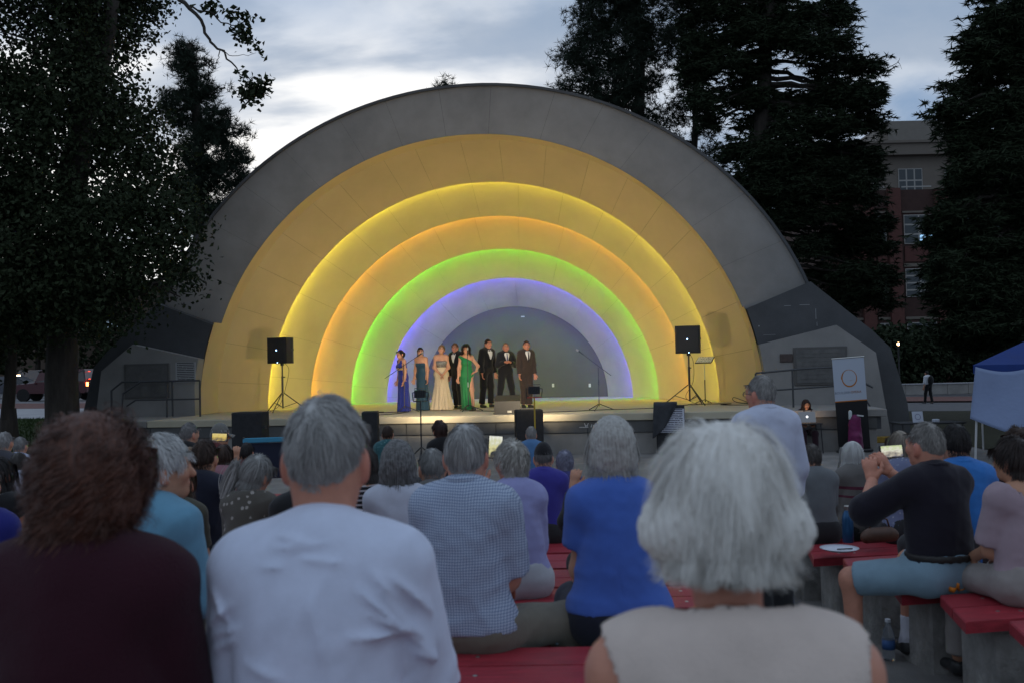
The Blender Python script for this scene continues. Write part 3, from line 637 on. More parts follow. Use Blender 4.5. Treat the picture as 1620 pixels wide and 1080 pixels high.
def surfnet(F, lo, h):
    S = F < 0
    n = np.array(F.shape) - 1
    cnt = np.zeros(n, np.int8)
    for dx in (0, 1):
        for dy in (0, 1):
            for dz in (0, 1): cnt += S[dx:dx + n[0], dy:dy + n[1], dz:dz + n[2]]
    act = (cnt > 0) & (cnt < 8)
    I = np.argwhere(act); ids = np.full(n, -1, np.int32); ids[tuple(I.T)] = np.arange(len(I))
    P = np.zeros((len(I), 3)); W = np.zeros(len(I))
    cor = [(a, b, c) for a in (0, 1) for b in (0, 1) for c in (0, 1)]
    fv = {c: F[I[:, 0] + c[0], I[:, 1] + c[1], I[:, 2] + c[2]] for c in cor}
    for c in cor:
        for a in range(3):
            if c[a] == 0:
                e = list(c); e[a] = 1; f0 = fv[c]; f1 = fv[tuple(e)]; m = (f0 < 0) != (f1 < 0)
                t = np.where(m, f0 / np.where(m, f0 - f1, 1), 0); q = np.array(c, float)[None] + 0 * P; q[:, a] += t
                P += q * m[:, None]; W += m
    P = P / W[:, None] + I; V = P * h + lo
    Q = []
    for a in range(3):
        b, c = (a + 1) % 3, (a + 2) % 3
        sl0 = [slice(None)] * 3; sl1 = [slice(None)] * 3
        sl0[a] = slice(0, -1); sl1[a] = slice(1, None)
        for q in (b, c): sl0[q] = slice(1, -1); sl1[q] = slice(1, -1)
        s0 = S[tuple(sl0)]; s1 = S[tuple(sl1)]
        E = np.argwhere(s0 != s1); 
        if not len(E): continue
        fl = s0[tuple(E.T)]
        g = E.copy(); g[:, b] += 1; g[:, c] += 1           # node index of the edge start
        def cell(db, dc):
            k = g.copy(); k[:, b] += db; k[:, c] += dc; return ids[k[:, 0], k[:, 1], k[:, 2]]
        q = np.stack([cell(-1, -1), cell(0, -1), cell(0, 0), cell(-1, 0)], -1)
        q[~fl] = q[~fl][:, ::-1]; Q.append(q)
    Q = np.concatenate(Q) if Q else np.zeros((0, 4), int)
    return V, Q[(Q >= 0).all(1)]
def merge_meshes(ms):
    V = []; F = []; b = 0
    for v, f in ms: V.append(v); F.append(f + b); b += len(v)
    return np.concatenate(V), np.concatenate(F)
def folds(seed, amp, freq=70.0, vert=1.3):
    """soft irregular cloth folds"""
    g = np.random.default_rng(seed)
    W = [(g.normal(0, 1, 3) * np.array([1.0, .5, vert]), g.uniform(0, 6.28), g.normal(0, 1, 3), g.uniform(0, 6.28)) for _ in range(4)]
    M = [(g.normal(0, 1, 3) * 9, g.uniform(0, 6.28)) for _ in range(2)]
    def f(P):
        out = 0
        for w, ph, w2, p2 in W:
            w = w / np.linalg.norm(w) * freq
            s = np.sin(P @ w + ph + 1.8 * np.sin(P @ (w2 * 8) + p2)); out = out + np.maximum(s, 0) ** 2.2
        mod = .55 + .45 * np.sin(P @ M[0][0] + M[0][1]) * np.sin(P @ M[1][0] + M[1][1])
        return -out * mod * amp / 2
    return f
SKIN = mat('skin', (.5, .3, .22), .5, .35, attr='Col', var=.08, vscale=30, bump=.12, bscale=180)
SKIN.node_tree.nodes['Principled BSDF'].inputs['Subsurface Weight'].default_value = .08
SKIN.node_tree.nodes['Principled BSDF'].inputs['Subsurface Radius'].default_value = (.012, .005, .003)
HAIR = mat('hair', (.5, .5, .5), .5, .3, attr='Col')
def cloth_mat(name, col, var=.06, bump=.25, bscale=420.0, rough=.9, sheen=.15): return mat('cloth_' + name, col, rough, .2, var=var, vscale=18, bump=bump, bscale=bscale, sheen=sheen, wrinkle=.35)
def pattern_mat(name, fn):
    """cloth with a printed or woven pattern; fn(N,L,coord xyz sockets, math fn) returns (factor, colA, colB)"""
    key = 'cloth_' + name
    if key in MATS: return MATS[key]
    m = cloth_mat(name, (.5, .5, .5)); nt = m.node_tree; N = nt.nodes; L = nt.links; b = N['Principled BSDF']
    tc = N.new('ShaderNodeTexCoord'); sp = N.new('ShaderNodeSeparateXYZ'); L.new(tc.outputs['Object'], sp.inputs[0])
    def mt(op, a, c=0.0):
        n = N.new('ShaderNodeMath'); n.operation = op
        for i, v in enumerate((a, c)):
            if isinstance(v, (int, float)): n.inputs[i].default_value = v
            else: L.new(v, n.inputs[i])
        return n.outputs[0]
    fac, ca, cb = fn(N, L, tc.outputs['Object'], sp, mt)
    mx = N.new('ShaderNodeMix'); mx.data_type = 'RGBA'; L.new(fac, mx.inputs[0]); mx.inputs[6].default_value = (*ca, 1); mx.inputs[7].default_value = (*cb, 1)
    L.new(mx.outputs[2], b.inputs['Base Color']); return m
def pat_check(cell, line, ca, cb):
    def fn(N, L, co, sp, mt):
        wob = N.new('ShaderNodeTexNoise'); wob.inputs['Scale'].default_value = 5; L.new(co, wob.inputs['Vector']); w = mt('MULTIPLY', wob.outputs[0], .035)
        a = mt('LESS_THAN', mt('FRACT', mt('DIVIDE', mt('ADD', sp.outputs[0], w), cell)), line); c = mt('LESS_THAN', mt('FRACT', mt('DIVIDE', mt('ADD', sp.outputs[2], w), cell)), line)
        return mt('MULTIPLY', mt('ADD', a, c), .62), ca, cb
    return fn
def pat_stripes(period, line, ca, cb, axis=2):
    def fn(N, L, co, sp, mt): return mt('LESS_THAN', mt('FRACT', mt('DIVIDE', mt('ADD', sp.outputs[axis], 10.0), period)), line), ca, cb
    return fn
def pat_bands(zs, ca, cb):
    def fn(N, L, co, sp, mt):
        f = None
        for lo, hi in zs:
            q = mt('MULTIPLY', mt('GREATER_THAN', sp.outputs[2], lo), mt('LESS_THAN', sp.outputs[2], hi)); f = q if f is None else mt('ADD', f, q)
        return f, ca, cb
    return fn
def pat_spots(scale, thr, ca, cb):
    def fn(N, L, co, sp, mt):
        v = N.new('ShaderNodeTexVoronoi'); v.inputs['Scale'].default_value = scale; L.new(co, v.inputs['Vector'])
        n = N.new('ShaderNodeTexNoise'); n.inputs['Scale'].default_value = scale * 2.2; L.new(co, n.inputs['Vector'])
        return mt('LESS_THAN', mt('ADD', v.outputs['Distance'], mt('MULTIPLY', n.outputs[0], .35)), thr), ca, cb
    return fn

HR = np.array([.0745, .093, .113])                     # head radii (width, depth, height)
def head_blob(hc, Rm, neck0, s=1.0, sex='m', chin=1.0):
    b = Blob(.03); T = lambda x, y, z: hc + Rm @ (V3(x, y, z) * s)
    b.ell(T(0, -.004, .012), HR * s * np.array([1, 1, .93]), Rm)
    b.ell(T(0, .030, -.055), V3(.054, .060, .055) * s, Rm); b.ell(T(0, .068, -.085), V3(.024, .022, .020) * s * chin, Rm)
    b.cap(T(0, .090, .012), T(0, .109, -.022), .010 * s, .014 * s, k=.015)
    b.cap(T(-.045, .078, .026), T(.045, .078, .026), .012 * s, k=.02)
    b.ell(T(-.042, .066, -.018), V3(.022, .020, .020) * s, Rm); b.ell(T(.042, .066, -.018), V3(.022, .020, .020) * s, Rm)
    b.cap(T(-.018, .088, -.052), T(.018, .088, -.052), .008 * s, k=.012)
    for sx in (-1, 1):
        b.ell(T(sx * .079, -.008, -.012), V3(.011, .020, .033) * s, Rm, k=.012); b.ell(T(sx * .076, .002, -.036), V3(.008, .011, .012) * s, Rm, k=.01)
    nr = (.058 if sex == 'm' else .049) * s
    b.cap(neck0, T(0, -.018, -.07), nr * 1.06, nr, k=.04)
    return b
def head_colors(V, hc, Rm, s, skin, lips=(.42, .13, .12), brow=(.1, .07, .05)):
    L = (V - hc) @ Rm / s; C = np.tile(np.array(skin, float), (len(V), 1))
    x, y, z = L.T; fr = y > .06
    red = np.exp(-((np.abs(x) - .04) ** 2 + (z + .02) ** 2) / .0006) * fr * .25 + (np.abs(x) > .074) * .28
    C *= (1 - red[:, None] * np.array([0, .55, .5])); 
    eye = fr & ((np.abs(x) - .031) ** 2 / .00016 + (z - .004) ** 2 / .00003 < 1); C[eye] = (.04, .03, .025)
    br = fr & (np.abs(np.abs(x) - .032) < .02) & (np.abs(z - .027) < .006); C[br] = brow
    lp = fr & (np.abs(x) < .022) & (np.abs(z + .052) < .008); C[lp] = lips
    return C
def hand_blob(W, d, up, s=1.0, curl=.5, side=1, spread=.25):
    """palm with four fingers and thumb from the wrist W along d; up = back of the hand"""
    d = d / np.linalg.norm(d); up = up - d * (up @ d); up /= np.linalg.norm(up); r = np.cross(d, up) * side
    b = Blob(.012); b.cap(W - d * .03 * s, W + d * .02 * s, .026 * s, .027 * s, up, .8); b.cap(W + d * .02 * s, W + d * .075 * s, .030 * s, .038 * s, up, .42)
    for i, (o, ln) in enumerate(((-.030, .066), (-.010, .076), (.011, .070), (.030, .054))):
        p = W + (d * .085 + r * o) * s; dd = d + r * spread * o * 8; dd /= np.linalg.norm(dd)
        for j, f in enumerate((.45, .32, .25)):
            a = curl * (j + .55); e = dd * math.cos(a) - up * math.sin(a); q = p + e * ln * f * s
            b.cap(p, q, (.0095 - .001 * j) * s, (.009 - .001 * j) * s, k=.006); p = q
    p = W + (d * .02 - r * .026) * s
    for j, (f, a) in enumerate(((.035, .75), (.030, .35), (.024, .1))):
        e = d * math.cos(a) - r * math.sin(a) - up * .35 * curl; e /= np.linalg.norm(e); q = p + e * f * s; b.cap(p, q, (.0125 - .0015 * j) * s, (.011 - .0015 * j) * s, k=.01); p = q
    return b

# ---- hair made of strands
def hair_mesh(hc, Rm, s, st, g):
    col = np.array(st['col'], float); col2 = np.array(st.get('col2', st['col']), float)
    n = st['n']; seg = st.get('seg', 8); vol = st.get('vol', .1); L0, L1 = st['len']; w = st.get('w', .002); curl = st.get('curl', 0.0)
    hl = st.get('hairline', ([-90, -30, 5, 30, 55, 90], [-.80, -.66, -.22, .22, .5, .58])); part = st.get('part', 0.0)
    crown = np.array(st.get('crown', (0, -.5, .85))); crown = crown / np.linalg.norm(crown)
    R = HR * np.array([1, 1, .97]); off = np.array([0, -.004, .012])
    def mask(D):
        phi = np.degrees(np.arctan2(D[:, 1], np.abs(D[:, 0]))); return D[:, 2] > np.interp(phi, hl[0], hl[1])
    D = g.normal(0, 1, (n * 3, 3)); D /= np.linalg.norm(D, axis=1)[:, None]; D = D[mask(D)][:n]; n = len(D)
    if st.get('bald'):
        keep = D @ crown < st['bald']; keep |= g.uniform(0, 1, n) < .12; D = D[keep]; n = len(D)
    nc = st.get('clumps', 120); CD = g.normal(0, 1, (nc * 3, 3)); CD /= np.linalg.norm(CD, axis=1)[:, None]; CD = CD[mask(CD)][:nc]
    cl = np.argmax(D @ CD.T, axis=1); cr = g.uniform(0, 1, (len(CD), 6)); R6 = cr[cl]
    jit = g.uniform(0, 1, (n, 6)); mixc = st.get('clumpy', .7); u = R6 * mixc + jit * (1 - mixc)
    Ls = (L0 + (L1 - L0) * u[:, 0])
    if st.get('taper'): tf = np.clip((D[:, 2] - np.interp(np.degrees(np.arctan2(D[:, 1], np.abs(D[:, 0]))), hl[0], hl[1])) / .62, st['taper'], 1.0); tf = np.where(D[:, 1] > .35, np.maximum(tf, .75), tf); Ls = Ls * tf
    lay0 = .015 + vol * (.25 + .75 * jit[:, 1]) * (.7 + .6 * R6[:, 1])
    fly = g.uniform(0, 1, n) < .05; lay0 = np.where(fly, lay0 + .10 * g.uniform(.2, 1, n), lay0)
    if st.get('taper'): lay0 = lay0 * tf
    P = D * R * (1.0 + .01); pts = [P.copy()]
    ph = u[:, 3] * 6.28 + jit[:, 3] * 1.0; fr = st.get('freq', 40.0) * (.8 + .4 * R6[:, 4])
    sway = (R6[:, 2:5] - .5) * st.get('sway', .3)
    for k in range(1, seg + 1):
        t = k / seg; Nn = P / R ** 2; Nn /= np.linalg.norm(Nn, axis=1)[:, None]
        away = P / np.linalg.norm(P, axis=1)[:, None] - crown
        if part: away = away + np.stack([np.sign(P[:, 0] - st.get('partx', 0.0)) * part, np.zeros(n), np.zeros(n)], -1)
        f = np.linalg.norm(P / R, axis=1)
        grav = np.stack([np.zeros(n), np.full(n, st.get('back', 0.0)), np.full(n, -1.0)], -1)
        d = away * st.get('comb', 1.0) + grav * (st.get('grav', .5) + st.get('grav2', .6) * t) + sway
        if st.get('sweep'): d = d + np.array(st['sweep'])
        below = P[:, 2] < -.055
        tang = d - Nn * np.minimum((d * Nn).sum(1), 0)[:, None] * (~below)[:, None] - Nn * np.maximum((d * Nn).sum(1), 0)[:, None] * (~below)[:, None] * .8
        fl = st.get('flip', 0.0) * t ** 3
        rad = P * np.array([1, 1, 0]); rad /= np.linalg.norm(rad, axis=1)[:, None] + 1e-6
        tang = tang + rad * fl * (.4 + 1.2 * u[:, 5])[:, None]
        tang /= np.linalg.norm(tang, axis=1)[:, None] + 1e-9
        P = P + tang * (Ls / seg)[:, None]
        prof = st.get('prof', 1.0); lay = lay0 * (min(1, t * 3.0) if prof == 1.0 else t ** prof)
        f = np.linalg.norm(P / R, axis=1); up = P[:, 2] > -.05; need = up & (f < 1 + lay)
        P = np.where(need[:, None], P * ((1 + lay) / np.maximum(f, .2))[:, None], P)
        # keep clear of neck
        rr = np.hypot(P[:, 0], P[:, 1] + .015); mn = .066 + lay * .09; lowm = (P[:, 2] < -.05) & (rr < mn)
        sc = np.where(lowm, mn / np.maximum(rr, .01), 1); P[:, 0] *= sc; P[:, 1] = (P[:, 1] + .015) * sc - .015
        if st.get('shoulder'): P[:, 2] = np.where(P[:, 2] < -.20, -.20 + (P[:, 2] + .20) * .9, P[:, 2]); P[:, 1] = np.where(P[:, 2] < -.19, np.minimum(P[:, 1], -.075 - lay * .1), P[:, 1])
        if st.get('floor'): fz = st['floor'] + (u[:, 4] - .5) * .022; P[:, 2] = np.where(P[:, 2] < fz, fz + (P[:, 2] - fz) * .3, P[:, 2])   # trimmed edge of a bob
        ff = (P[:, 1] > .02) & (P[:, 2] < .05) & (np.abs(P[:, 0]) < .074); P[:, 0] = np.where(ff, np.where(P[:, 0] + (u[:, 5] - .5) * .02 >= 0, .074, -.074), P[:, 0])   # leave the face free
        Q = P.copy()
        if curl:
            a = fr * t * Ls + ph; e1 = np.cross(tang, Nn); Q = Q + (e1 * np.sin(a)[:, None] + Nn * np.cos(a)[:, None] * .8) * (curl * min(1, 2 * t))
        pts.append(Q)
    pts = np.stack(pts, 1)                              # n, seg+1, 3
    T = np.gradient(pts, axis=1); T /= np.linalg.norm(T, axis=2)[..., None] + 1e-9
    No = pts / R ** 2; No /= np.linalg.norm(No, axis=2)[..., None]
    S = np.cross(T, No); S /= np.linalg.norm(S, axis=2)[..., None] + 1e-9
    tw = (g.uniform(-1, 1, n) * st.get('tilt', .8))[:, None, None]; S = S * np.cos(tw) + No * np.sin(tw)
    tt = np.linspace(0, 1, seg + 1); wid = w * (1 - .75 * tt ** 2)[None, :, None] * g.uniform(.6, 1.3, n)[:, None, None]
    A = pts - S * wid / 2; B = pts + S * wid / 2
    V = np.stack([A, B], 2).reshape(-1, 3)
    b = (np.arange(n) * (seg + 1) * 2)[:, None] + (np.arange(seg) * 2)[None]; b = b.ravel()
    F = np.stack([b, b + 1, b + 3, b + 2], -1)
    cm = np.clip(jit[:, 2] * .6 + R6[:, 5] * .6 - .1, 0, 1)[:, None]; c = (col * (1 - cm) + col2 * cm) * (1 + st.get('cvar', .22) * (jit[:, 5:6] - .5) + st.get('lock', .18) * (R6[:, 2:3] - .5))
    C = np.repeat(c, (seg + 1) * 2, 0)
    # close-fitting layer under the strands
    nu, nv = 36, 22; th = np.linspace(0, 2 * np.pi, nu, endpoint=False); pv = np.linspace(.02, 2.75, nv)
    TT, PP = np.meshgrid(th, pv, indexing='ij'); DD = np.stack([np.sin(PP) * np.cos(TT), np.sin(PP) * np.sin(TT), np.cos(PP)], -1).reshape(-1, 3)
    ok = mask(DD)
    if st.get('bald'): ok &= DD @ crown < st['bald'] - .03
    CV = DD * R * (1.022 + vol * st.get('under', .12)); i, j = np.meshgrid(np.arange(nu), np.arange(nv - 1), indexing='ij')
    Fc = np.stack([i * nv + j, ((i + 1) % nu) * nv + j, ((i + 1) % nu) * nv + j + 1, i * nv + j + 1], -1).reshape(-1, 4); Fc = Fc[ok[Fc].all(1)]
    cc = np.tile((col * .6 + col2 * .4), (len(CV), 1)) * (1 + .25 * np.sin(CV[:, 0:1] * 160 + 3 * np.sin(CV[:, 2:3] * 60)))
    V = np.concatenate([V, CV]); F = np.concatenate([F, Fc + n * (seg + 1) * 2]); C = np.concatenate([C, cc])
    if st.get('mass'):                                   # solid body of hair under the strands
        b = Blob(.05)
        for c_, r_ in st['mass']: b.ell(V3(*c_), V3(*r_))
        def dsp(P): a = np.arctan2(P[:, 0], -P[:, 1] + .02); return .0028 * np.sin(46 * a + 5 * np.sin(P[:, 2] * 30)) + .002 * np.sin(95 * a + 3 * np.sin(P[:, 2] * 44 + 2))
        mv, mf = b.mesh(.006 if st['n'] > 6000 else .009, dsp); F = np.concatenate([F, mf + len(V)]); V = np.concatenate([V, mv])
        a = np.arctan2(mv[:, 0], -mv[:, 1] + .02); q = .5 + .25 * np.sin(120 * a + 4 * np.sin(mv[:, 2] * 40)) + .25 * np.sin(61 * a + mv[:, 2] * 25); C = np.concatenate([C, (col[None] * q[:, None] + col2[None] * (1 - q[:, None]))])
    V = (V + off) * s @ Rm.T + hc
    return V, F, np.clip(C, 0, 1)
SKINS = {'fair': (.54, .285, .185), 'tan': (.40, .19, .115), 'ruddy': (.52, .235, .155), 'dark': (.12, .065, .045), 'warm': (.48, .25, .155)}
PERSON_N = [0]
def person(label, pose, head_px=None, Y=None, pos=None, rz=0.0, s=None, sex='m', skin='fair', shoulder=None, hip=1.0, belly=0.0, lean=.06, hunch=.10, head=(0, 0, 0),
           arms=(None, None), hair=None, top=None, bottom=None, dress=None, lod=None, seat=.45, extras=(), group=None, legs='fwd', feet=True, waist=1.0, bust=0.0, name='person', sit_h=.865, foldamp=None, glasses=False, turn=0.0, neck=0.0, shoe=(.03, .03, .03), cat='person'):
    PERSON_N[0] += 1; seed = 100 + PERSON_N[0]; g = np.random.default_rng(seed)
    if shoulder is None: shoulder = .185 if sex == 'm' else .17
    if pose == 'sit' and shoulder > .18: shoulder = .18 + (shoulder - .18) * .5
    shoulder -= .028 if pose == 'sit' else .012
    sit = pose == 'sit'
    if head_px is not None:
        P = atY(head_px[0], head_px[1], Y); z0 = gz(P.x, Y)
        if s is None: s = float(np.clip((P.z - z0 - (seat if sit else 0)) / (sit_h + neck if sit else 1.72), .80, 1.12))
        zs = P.z - z0 - (sit_h + neck) * s if sit else 0.0
        lift = 0.0 if sit else P.z - z0 - 1.72 * s
    else: z0 = pos[2]; zs = seat; lift = 0.0; s = s or 1.0
    dist = Y if Y else 24
    if lod is None: lod = 0 if dist < 2.4 else 1 if dist < 6.3 else 2
    hB = (.012, .017, .026)[lod] if sit else .02; hC = (.0066, .0115, .02)[lod] if sit else .0135; hH = (.0045, .0065, .0095)[lod] if sit else .0075
    pz = zs + .10 * s if sit else .93 * s
    p0 = V3(0, 0, pz)
    def spine(t):                                   # t metres above pelvis, leaning and slumping forward
        a = lean + hunch * t; return p0 + V3(0, math.sin(a) * t, math.cos(a) * t) * s
    sw_ = shoulder * s; nb = spine(.485); hR = rotm(*head); hc = spine(.50 + neck) + V3(0, .02, 0) * s + rotm(head[0] * .3, head[1] * .6, head[2] * .6) @ V3(0, .012, .125) * s
    toff = rotm(turn)                               # shoulders turned against the hips
    def tor(v, t): b_ = spine(t); return b_ + toff @ (np.array(v, float) * s)
    SH = [tor((-shoulder + .02, -.005, 0), .436), tor((shoulder - .02, -.005, 0), .436)]
    # torso ------------------------------------------------------------
    T = Blob(.06)
    T.cap(p0 + V3(-.07 * hip, 0, 0) * s, p0 + V3(.07 * hip, 0, 0) * s, .118 * s * hip ** .5, n=V3(0, 1, 0), sq=.92)
    T.ell(spine(.17) + V3(0, belly * .5, 0), V3(.142 * waist + belly * .3, .112 + belly * .6, .15) * s)
    T.ell(spine(.33), V3((.160 if sex == 'm' else .145) * shoulder / .17, .118, .16) * s, toff)
    if bust: [T.ell(tor((sx * .065, .085, 0), .29), V3(.062, .055, .06) * s * bust) for sx in (-1, 1)]
    T.cap(SH[0] + V3(.035, 0, 0) * s, SH[1] - V3(.035, 0, 0) * s, .066 * s, n=V3(0, 1, 0), sq=1.05)
    for q in SH: T.cap(nb + V3(0, -.024, -.002) * s, q + V3(0, 0, .002) * s, .052 * s, .046 * s)
    # arms -------------------------------------------------------------
    A = Blob(.03); arms_j = []
    for i, sx in enumerate((-1, 1)):
        a = arms[i] or ('lap' if sit else 'down')
        S0 = SH[i]
        if a == 'lap': E = S0 + V3(sx * .012, .06, -.275) * s; Wr = S0 + V3(-sx * .02, .285, -.36) * s
        elif a == 'knee': E = S0 + V3(sx * .05, .13, -.255) * s; Wr = S0 + V3(-sx * .02, .36, -.32) * s
        elif a == 'down': E = S0 + V3(sx * .045, -.01, -.285) * s; Wr = S0 + V3(sx * .06, .045, -.53) * s
        else: E = S0 + V3(*a[0]) * s; Wr = S0 + V3(*a[1]) * s
        fat = 1.12 if sex == 'm' else 1.0
        arms_j.append((S0, E, Wr))
        A.cap(S0, E, .049 * s * fat, .040 * s * fat); A.cap(E, Wr, .040 * s * fat, .027 * s * fat)
    # legs -------------------------------------------------------------
    G = Blob(.045); legs_j = []
    for i, sx in enumerate((-1, 1)):
        h0 = p0 + V3(sx * .088 * hip, .0, -.015) * s
        if sit:
            lg = legs[i] if isinstance(legs, (list, tuple)) else legs
            if lg == 'fwd': K = V3(sx * .13 * s, .43 * s, zs + .055 * s); An = V3(sx * .13 * s, .46 * s, .095)
            elif lg == 'none': K = h0 + V3(0, .2, 0); An = None
            else: K = V3(*lg[0]) * s + V3(0, 0, zs); An = V3(lg[1][0] * s, lg[1][1] * s, lg[1][2])
            fwd = V3(0, 1, 0) if lg == 'fwd' or lg == 'none' else (V3(K[0], K[1], 0) / (np.hypot(K[0], K[1]) + 1e-6))
        else:
            st_ = (legs[i] if isinstance(legs, (list, tuple)) and isinstance(legs[i], (tuple, list)) else (sx * .075, 0.0))
            An = V3(st_[0] * s, st_[1] * s, .085 * s); K = (h0 + An) / 2 + V3(0, .03, .03) * s; fwd = V3(sx * .18, .98, 0)
        legs_j.append((h0, K, An, fwd))
        G.cap(h0, K, .083 * s * hip ** .5, .058 * s)
        if An is not None: G.cap(K, An, .056 * s, .038 * s)
    # body mesh: torso, limbs and head in one skin
    B = Blob(.045); B.p = T.p + A.p + G.p
    parts = [B.mesh(hB)]; cols = [np.tile(SKINS[skin], (len(parts[0][0]), 1))]
    hb = head_blob(hc, hR, nb + V3(0, -.012, -.03) * s, s, sex); m_ = hb.mesh(hH); parts.append(m_); cols.append(head_colors(m_[0], hc, hR, s, SKINS[skin]))
    for i, a in enumerate(arms):
        S0, E, Wr = arms_j[i]
        if lod < 2 or not sit or a:
            d = (Wr - E) / np.linalg.norm(Wr - E); hd = a[2] if isinstance(a, (tuple, list)) and len(a) > 2 else {}
            hm = hand_blob(Wr, np.array(hd.get('dir', d), float), np.array(hd.get('up', (0, -.3, 1)), float), s, hd.get('curl', .45), 1 if i else -1).mesh(.0045 if lod < 2 else .006)
            parts.append(hm); cols.append(np.tile(np.array(SKINS[skin]) * np.array([1, .94, .92]), (len(hm[0]), 1)))
    V, F = merge_meshes(parts)
    o = np_mesh(name, V, F, SKIN, colors=np.concatenate(cols)); tag(o, label, cat, group)
    # clothing -------------------------------------------------------------
    def put(nm, mesh, mt_, par=None, lab=None):
        c = np_mesh(nm, mesh[0], mesh[1], mt_, par or o)
        if lab: c['label'] = lab
        return c
    fa = foldamp if foldamp is not None else (.0045, .0045, .004)[lod]
    if top:
        kind = top['kind']; slv = top.get('sleeve', .55); inf = top.get('inf', .012)
        C = T.inflate(inf * s); C.k = .06
        for i in range(2):
            S0, E, Wr = arms_j[i]
            if slv <= 0: continue
            u = min(slv, 1.0); e1 = S0 + (E - S0) * u; loose = top.get('loose', .012) * s
            C.cap(S0, e1, (.052 + inf) * s * (1.1 if sex == 'm' else 1), (.044 + inf) * s * (1.1 if sex == 'm' else 1) + loose, cut=slv < 1, k=.016)
            if slv > 1: e2 = E + (Wr - E) * min(slv - 1, 1.0); C.cap(E, e2, (.044 + inf) * s, (.032 + inf) * s + loose * .6, cut=True, k=.03)
        if top.get('scoop'):                            # open neckline: a ball cut away around the neck base
            C.balls = [(spine(top['scoop'][1]) + V3(0, top['scoop'][2], 0) * s, top['scoop'][0] * s)]
        if top.get('armhole'): C.balls = getattr(C, 'balls', []) + [(SH[i] + V3((2 * i - 1) * .075, 0, -.035) * s, top['armhole'] * s) for i in (0, 1)]
        if top.get('strapless'): C.cuts.append((V3(0, 0, 1), float(spine(.36)[2])))
        hem = top.get('hem', -.06 if sit else -.10)
        C.cuts.append((V3(0, 0, -1), -float(p0[2] + hem * s)))
        fo0 = folds(seed, fa, top.get('ffreq', 62.0)); rdg = top.get('ridges'); ht = hc + hR @ V3(0, -.01, .125) * s
        def fo(P):
            d_ = fo0(P)
            for x0, z0_, x1, z1_, amp, sg in rdg or ():     # pulled folds across the back, metres from the crown of the head
                ax_, az_ = P[:, 0] - x0, P[:, 2] - ht[2] - z0_; bx_, bz_ = x1 - x0, z1_ - z0_; L2 = bx_ * bx_ + bz_ * bz_
                t_ = np.clip((ax_ * bx_ + az_ * bz_) / L2, 0, 1); dd = np.hypot(ax_ - t_ * bx_, az_ - t_ * bz_); d_ = d_ - amp * np.exp(-(dd / sg) ** 1.25) * np.sin(math.pi * (.12 + .76 * t_)) * (P[:, 1] < .02)
            return d_
        cm = C.mesh(hC, fo)
        tp = put(kind, cm, top['mat'], lab=top.get('label'))
        if top.get('collar'):
            K_ = Blob(.012); ch = top['collar']; c0 = nb + V3(0, -.014, .040) * s; nr = (.067 if sex == 'm' else .060) * s
            pr = None
            for j in range(17):
                an = -math.pi / 2 + (j - 8) / 8 * 2.45; q = c0 + V3(math.cos(an) * nr * 1.02, math.sin(an) * nr * 1.12, -.012 * s + .010 * math.cos(an + math.pi / 2) * s)
                if pr is not None:
                    K_.cap(pr, q, .007 * s); K_.cap(pr + V3(0, 0, ch) * s, q + V3(0, 0, ch) * s, .006 * s); K_.cap((pr + V3(0, 0, ch / 2) * s), q + V3(0, 0, ch / 2) * s, ch * .34 * s, n=V3(q[0] - c0[0], q[1] - c0[1], 0) / nr, sq=.45)
                pr = q
            put('collar', K_.mesh(max(.0045, hC * .6)), top['mat'], tp)
        if top.get('sleeve_hem'): pass
    if bottom:
        C = Blob(.045); inf = bottom.get('inf', .012)
        C.cap(p0 + V3(-.07 * hip, 0, 0) * s, p0 + V3(.07 * hip, 0, 0) * s, (.118 * hip ** .5 + inf) * s, n=V3(0, 1, 0), sq=.95)
        C.ell(spine(.08), V3(.128 * waist + inf, .108 + inf + belly * .5, .10) * s)
        ln = bottom.get('len', 2.0)
        for h0, K, An, fw in legs_j:
            u = min(ln, 1.0); C.cap(h0, h0 + (K - h0) * u, (.086 * hip ** .5 + inf) * s, (.062 + inf) * s + bottom.get('loose', 0) * s, cut=ln < 1)
            if ln > 1 and An is not None: C.cap(K, K + (An - K) * (ln - 1) * (.97 if ln >= 2 else 1), (.060 + inf) * s, (.048 + inf) * s + bottom.get('loose', .008) * s, cut=True)
        tz = bottom.get('top', .11); C.cuts.append((V3(0, 0, 1), float(p0[2] + tz * s)))
        put(bottom['kind'], C.mesh(hC * 1.15, folds(seed + 7, fa * .9, 60)), bottom['mat'])
        if bottom.get('belt'):
            K_ = Blob(.01); pr = None; c0 = p0 + V3(0, 0, tz - .02) * s
            for j in range(25):
                an = j / 24 * 2 * math.pi; q = c0 + V3(math.cos(an) * (.147 * waist + inf), math.sin(an) * (.122 + inf), 0) * s
                if pr is not None: K_.cap(pr, q, .018 * s, n=V3(q[0], q[1], 0) / np.hypot(q[0], q[1]), sq=.4)
                pr = q
            put('belt', K_.mesh(.008), mat('black_leather_belt', (.02, .018, .016), .5, .4))
    if dress: dress(o, put, spine, p0, s, T, arms_j, legs_j, tor, seed)
    if feet:
        for (h0, K, An, fw) in legs_j:
            if An is None: continue
            K_ = Blob(.02); K_.cap(V3(An[0], An[1], .045 * s), V3(An[0], An[1], .035 * s) + fw * .155 * s, .045 * s, .034 * s, V3(0, 0, 1), .85); K_.cap(V3(An[0], An[1], .04 * s), V3(An[0], An[1], .085 * s), .044 * s, .042 * s, cut=True); K_.cuts.append((V3(0, 0, -1), -.004))
            put('shoe', K_.mesh(.012 if lod < 2 else .016), mat('shoe_%.2f_%.2f_%.2f' % shoe, shoe, .45, .4))
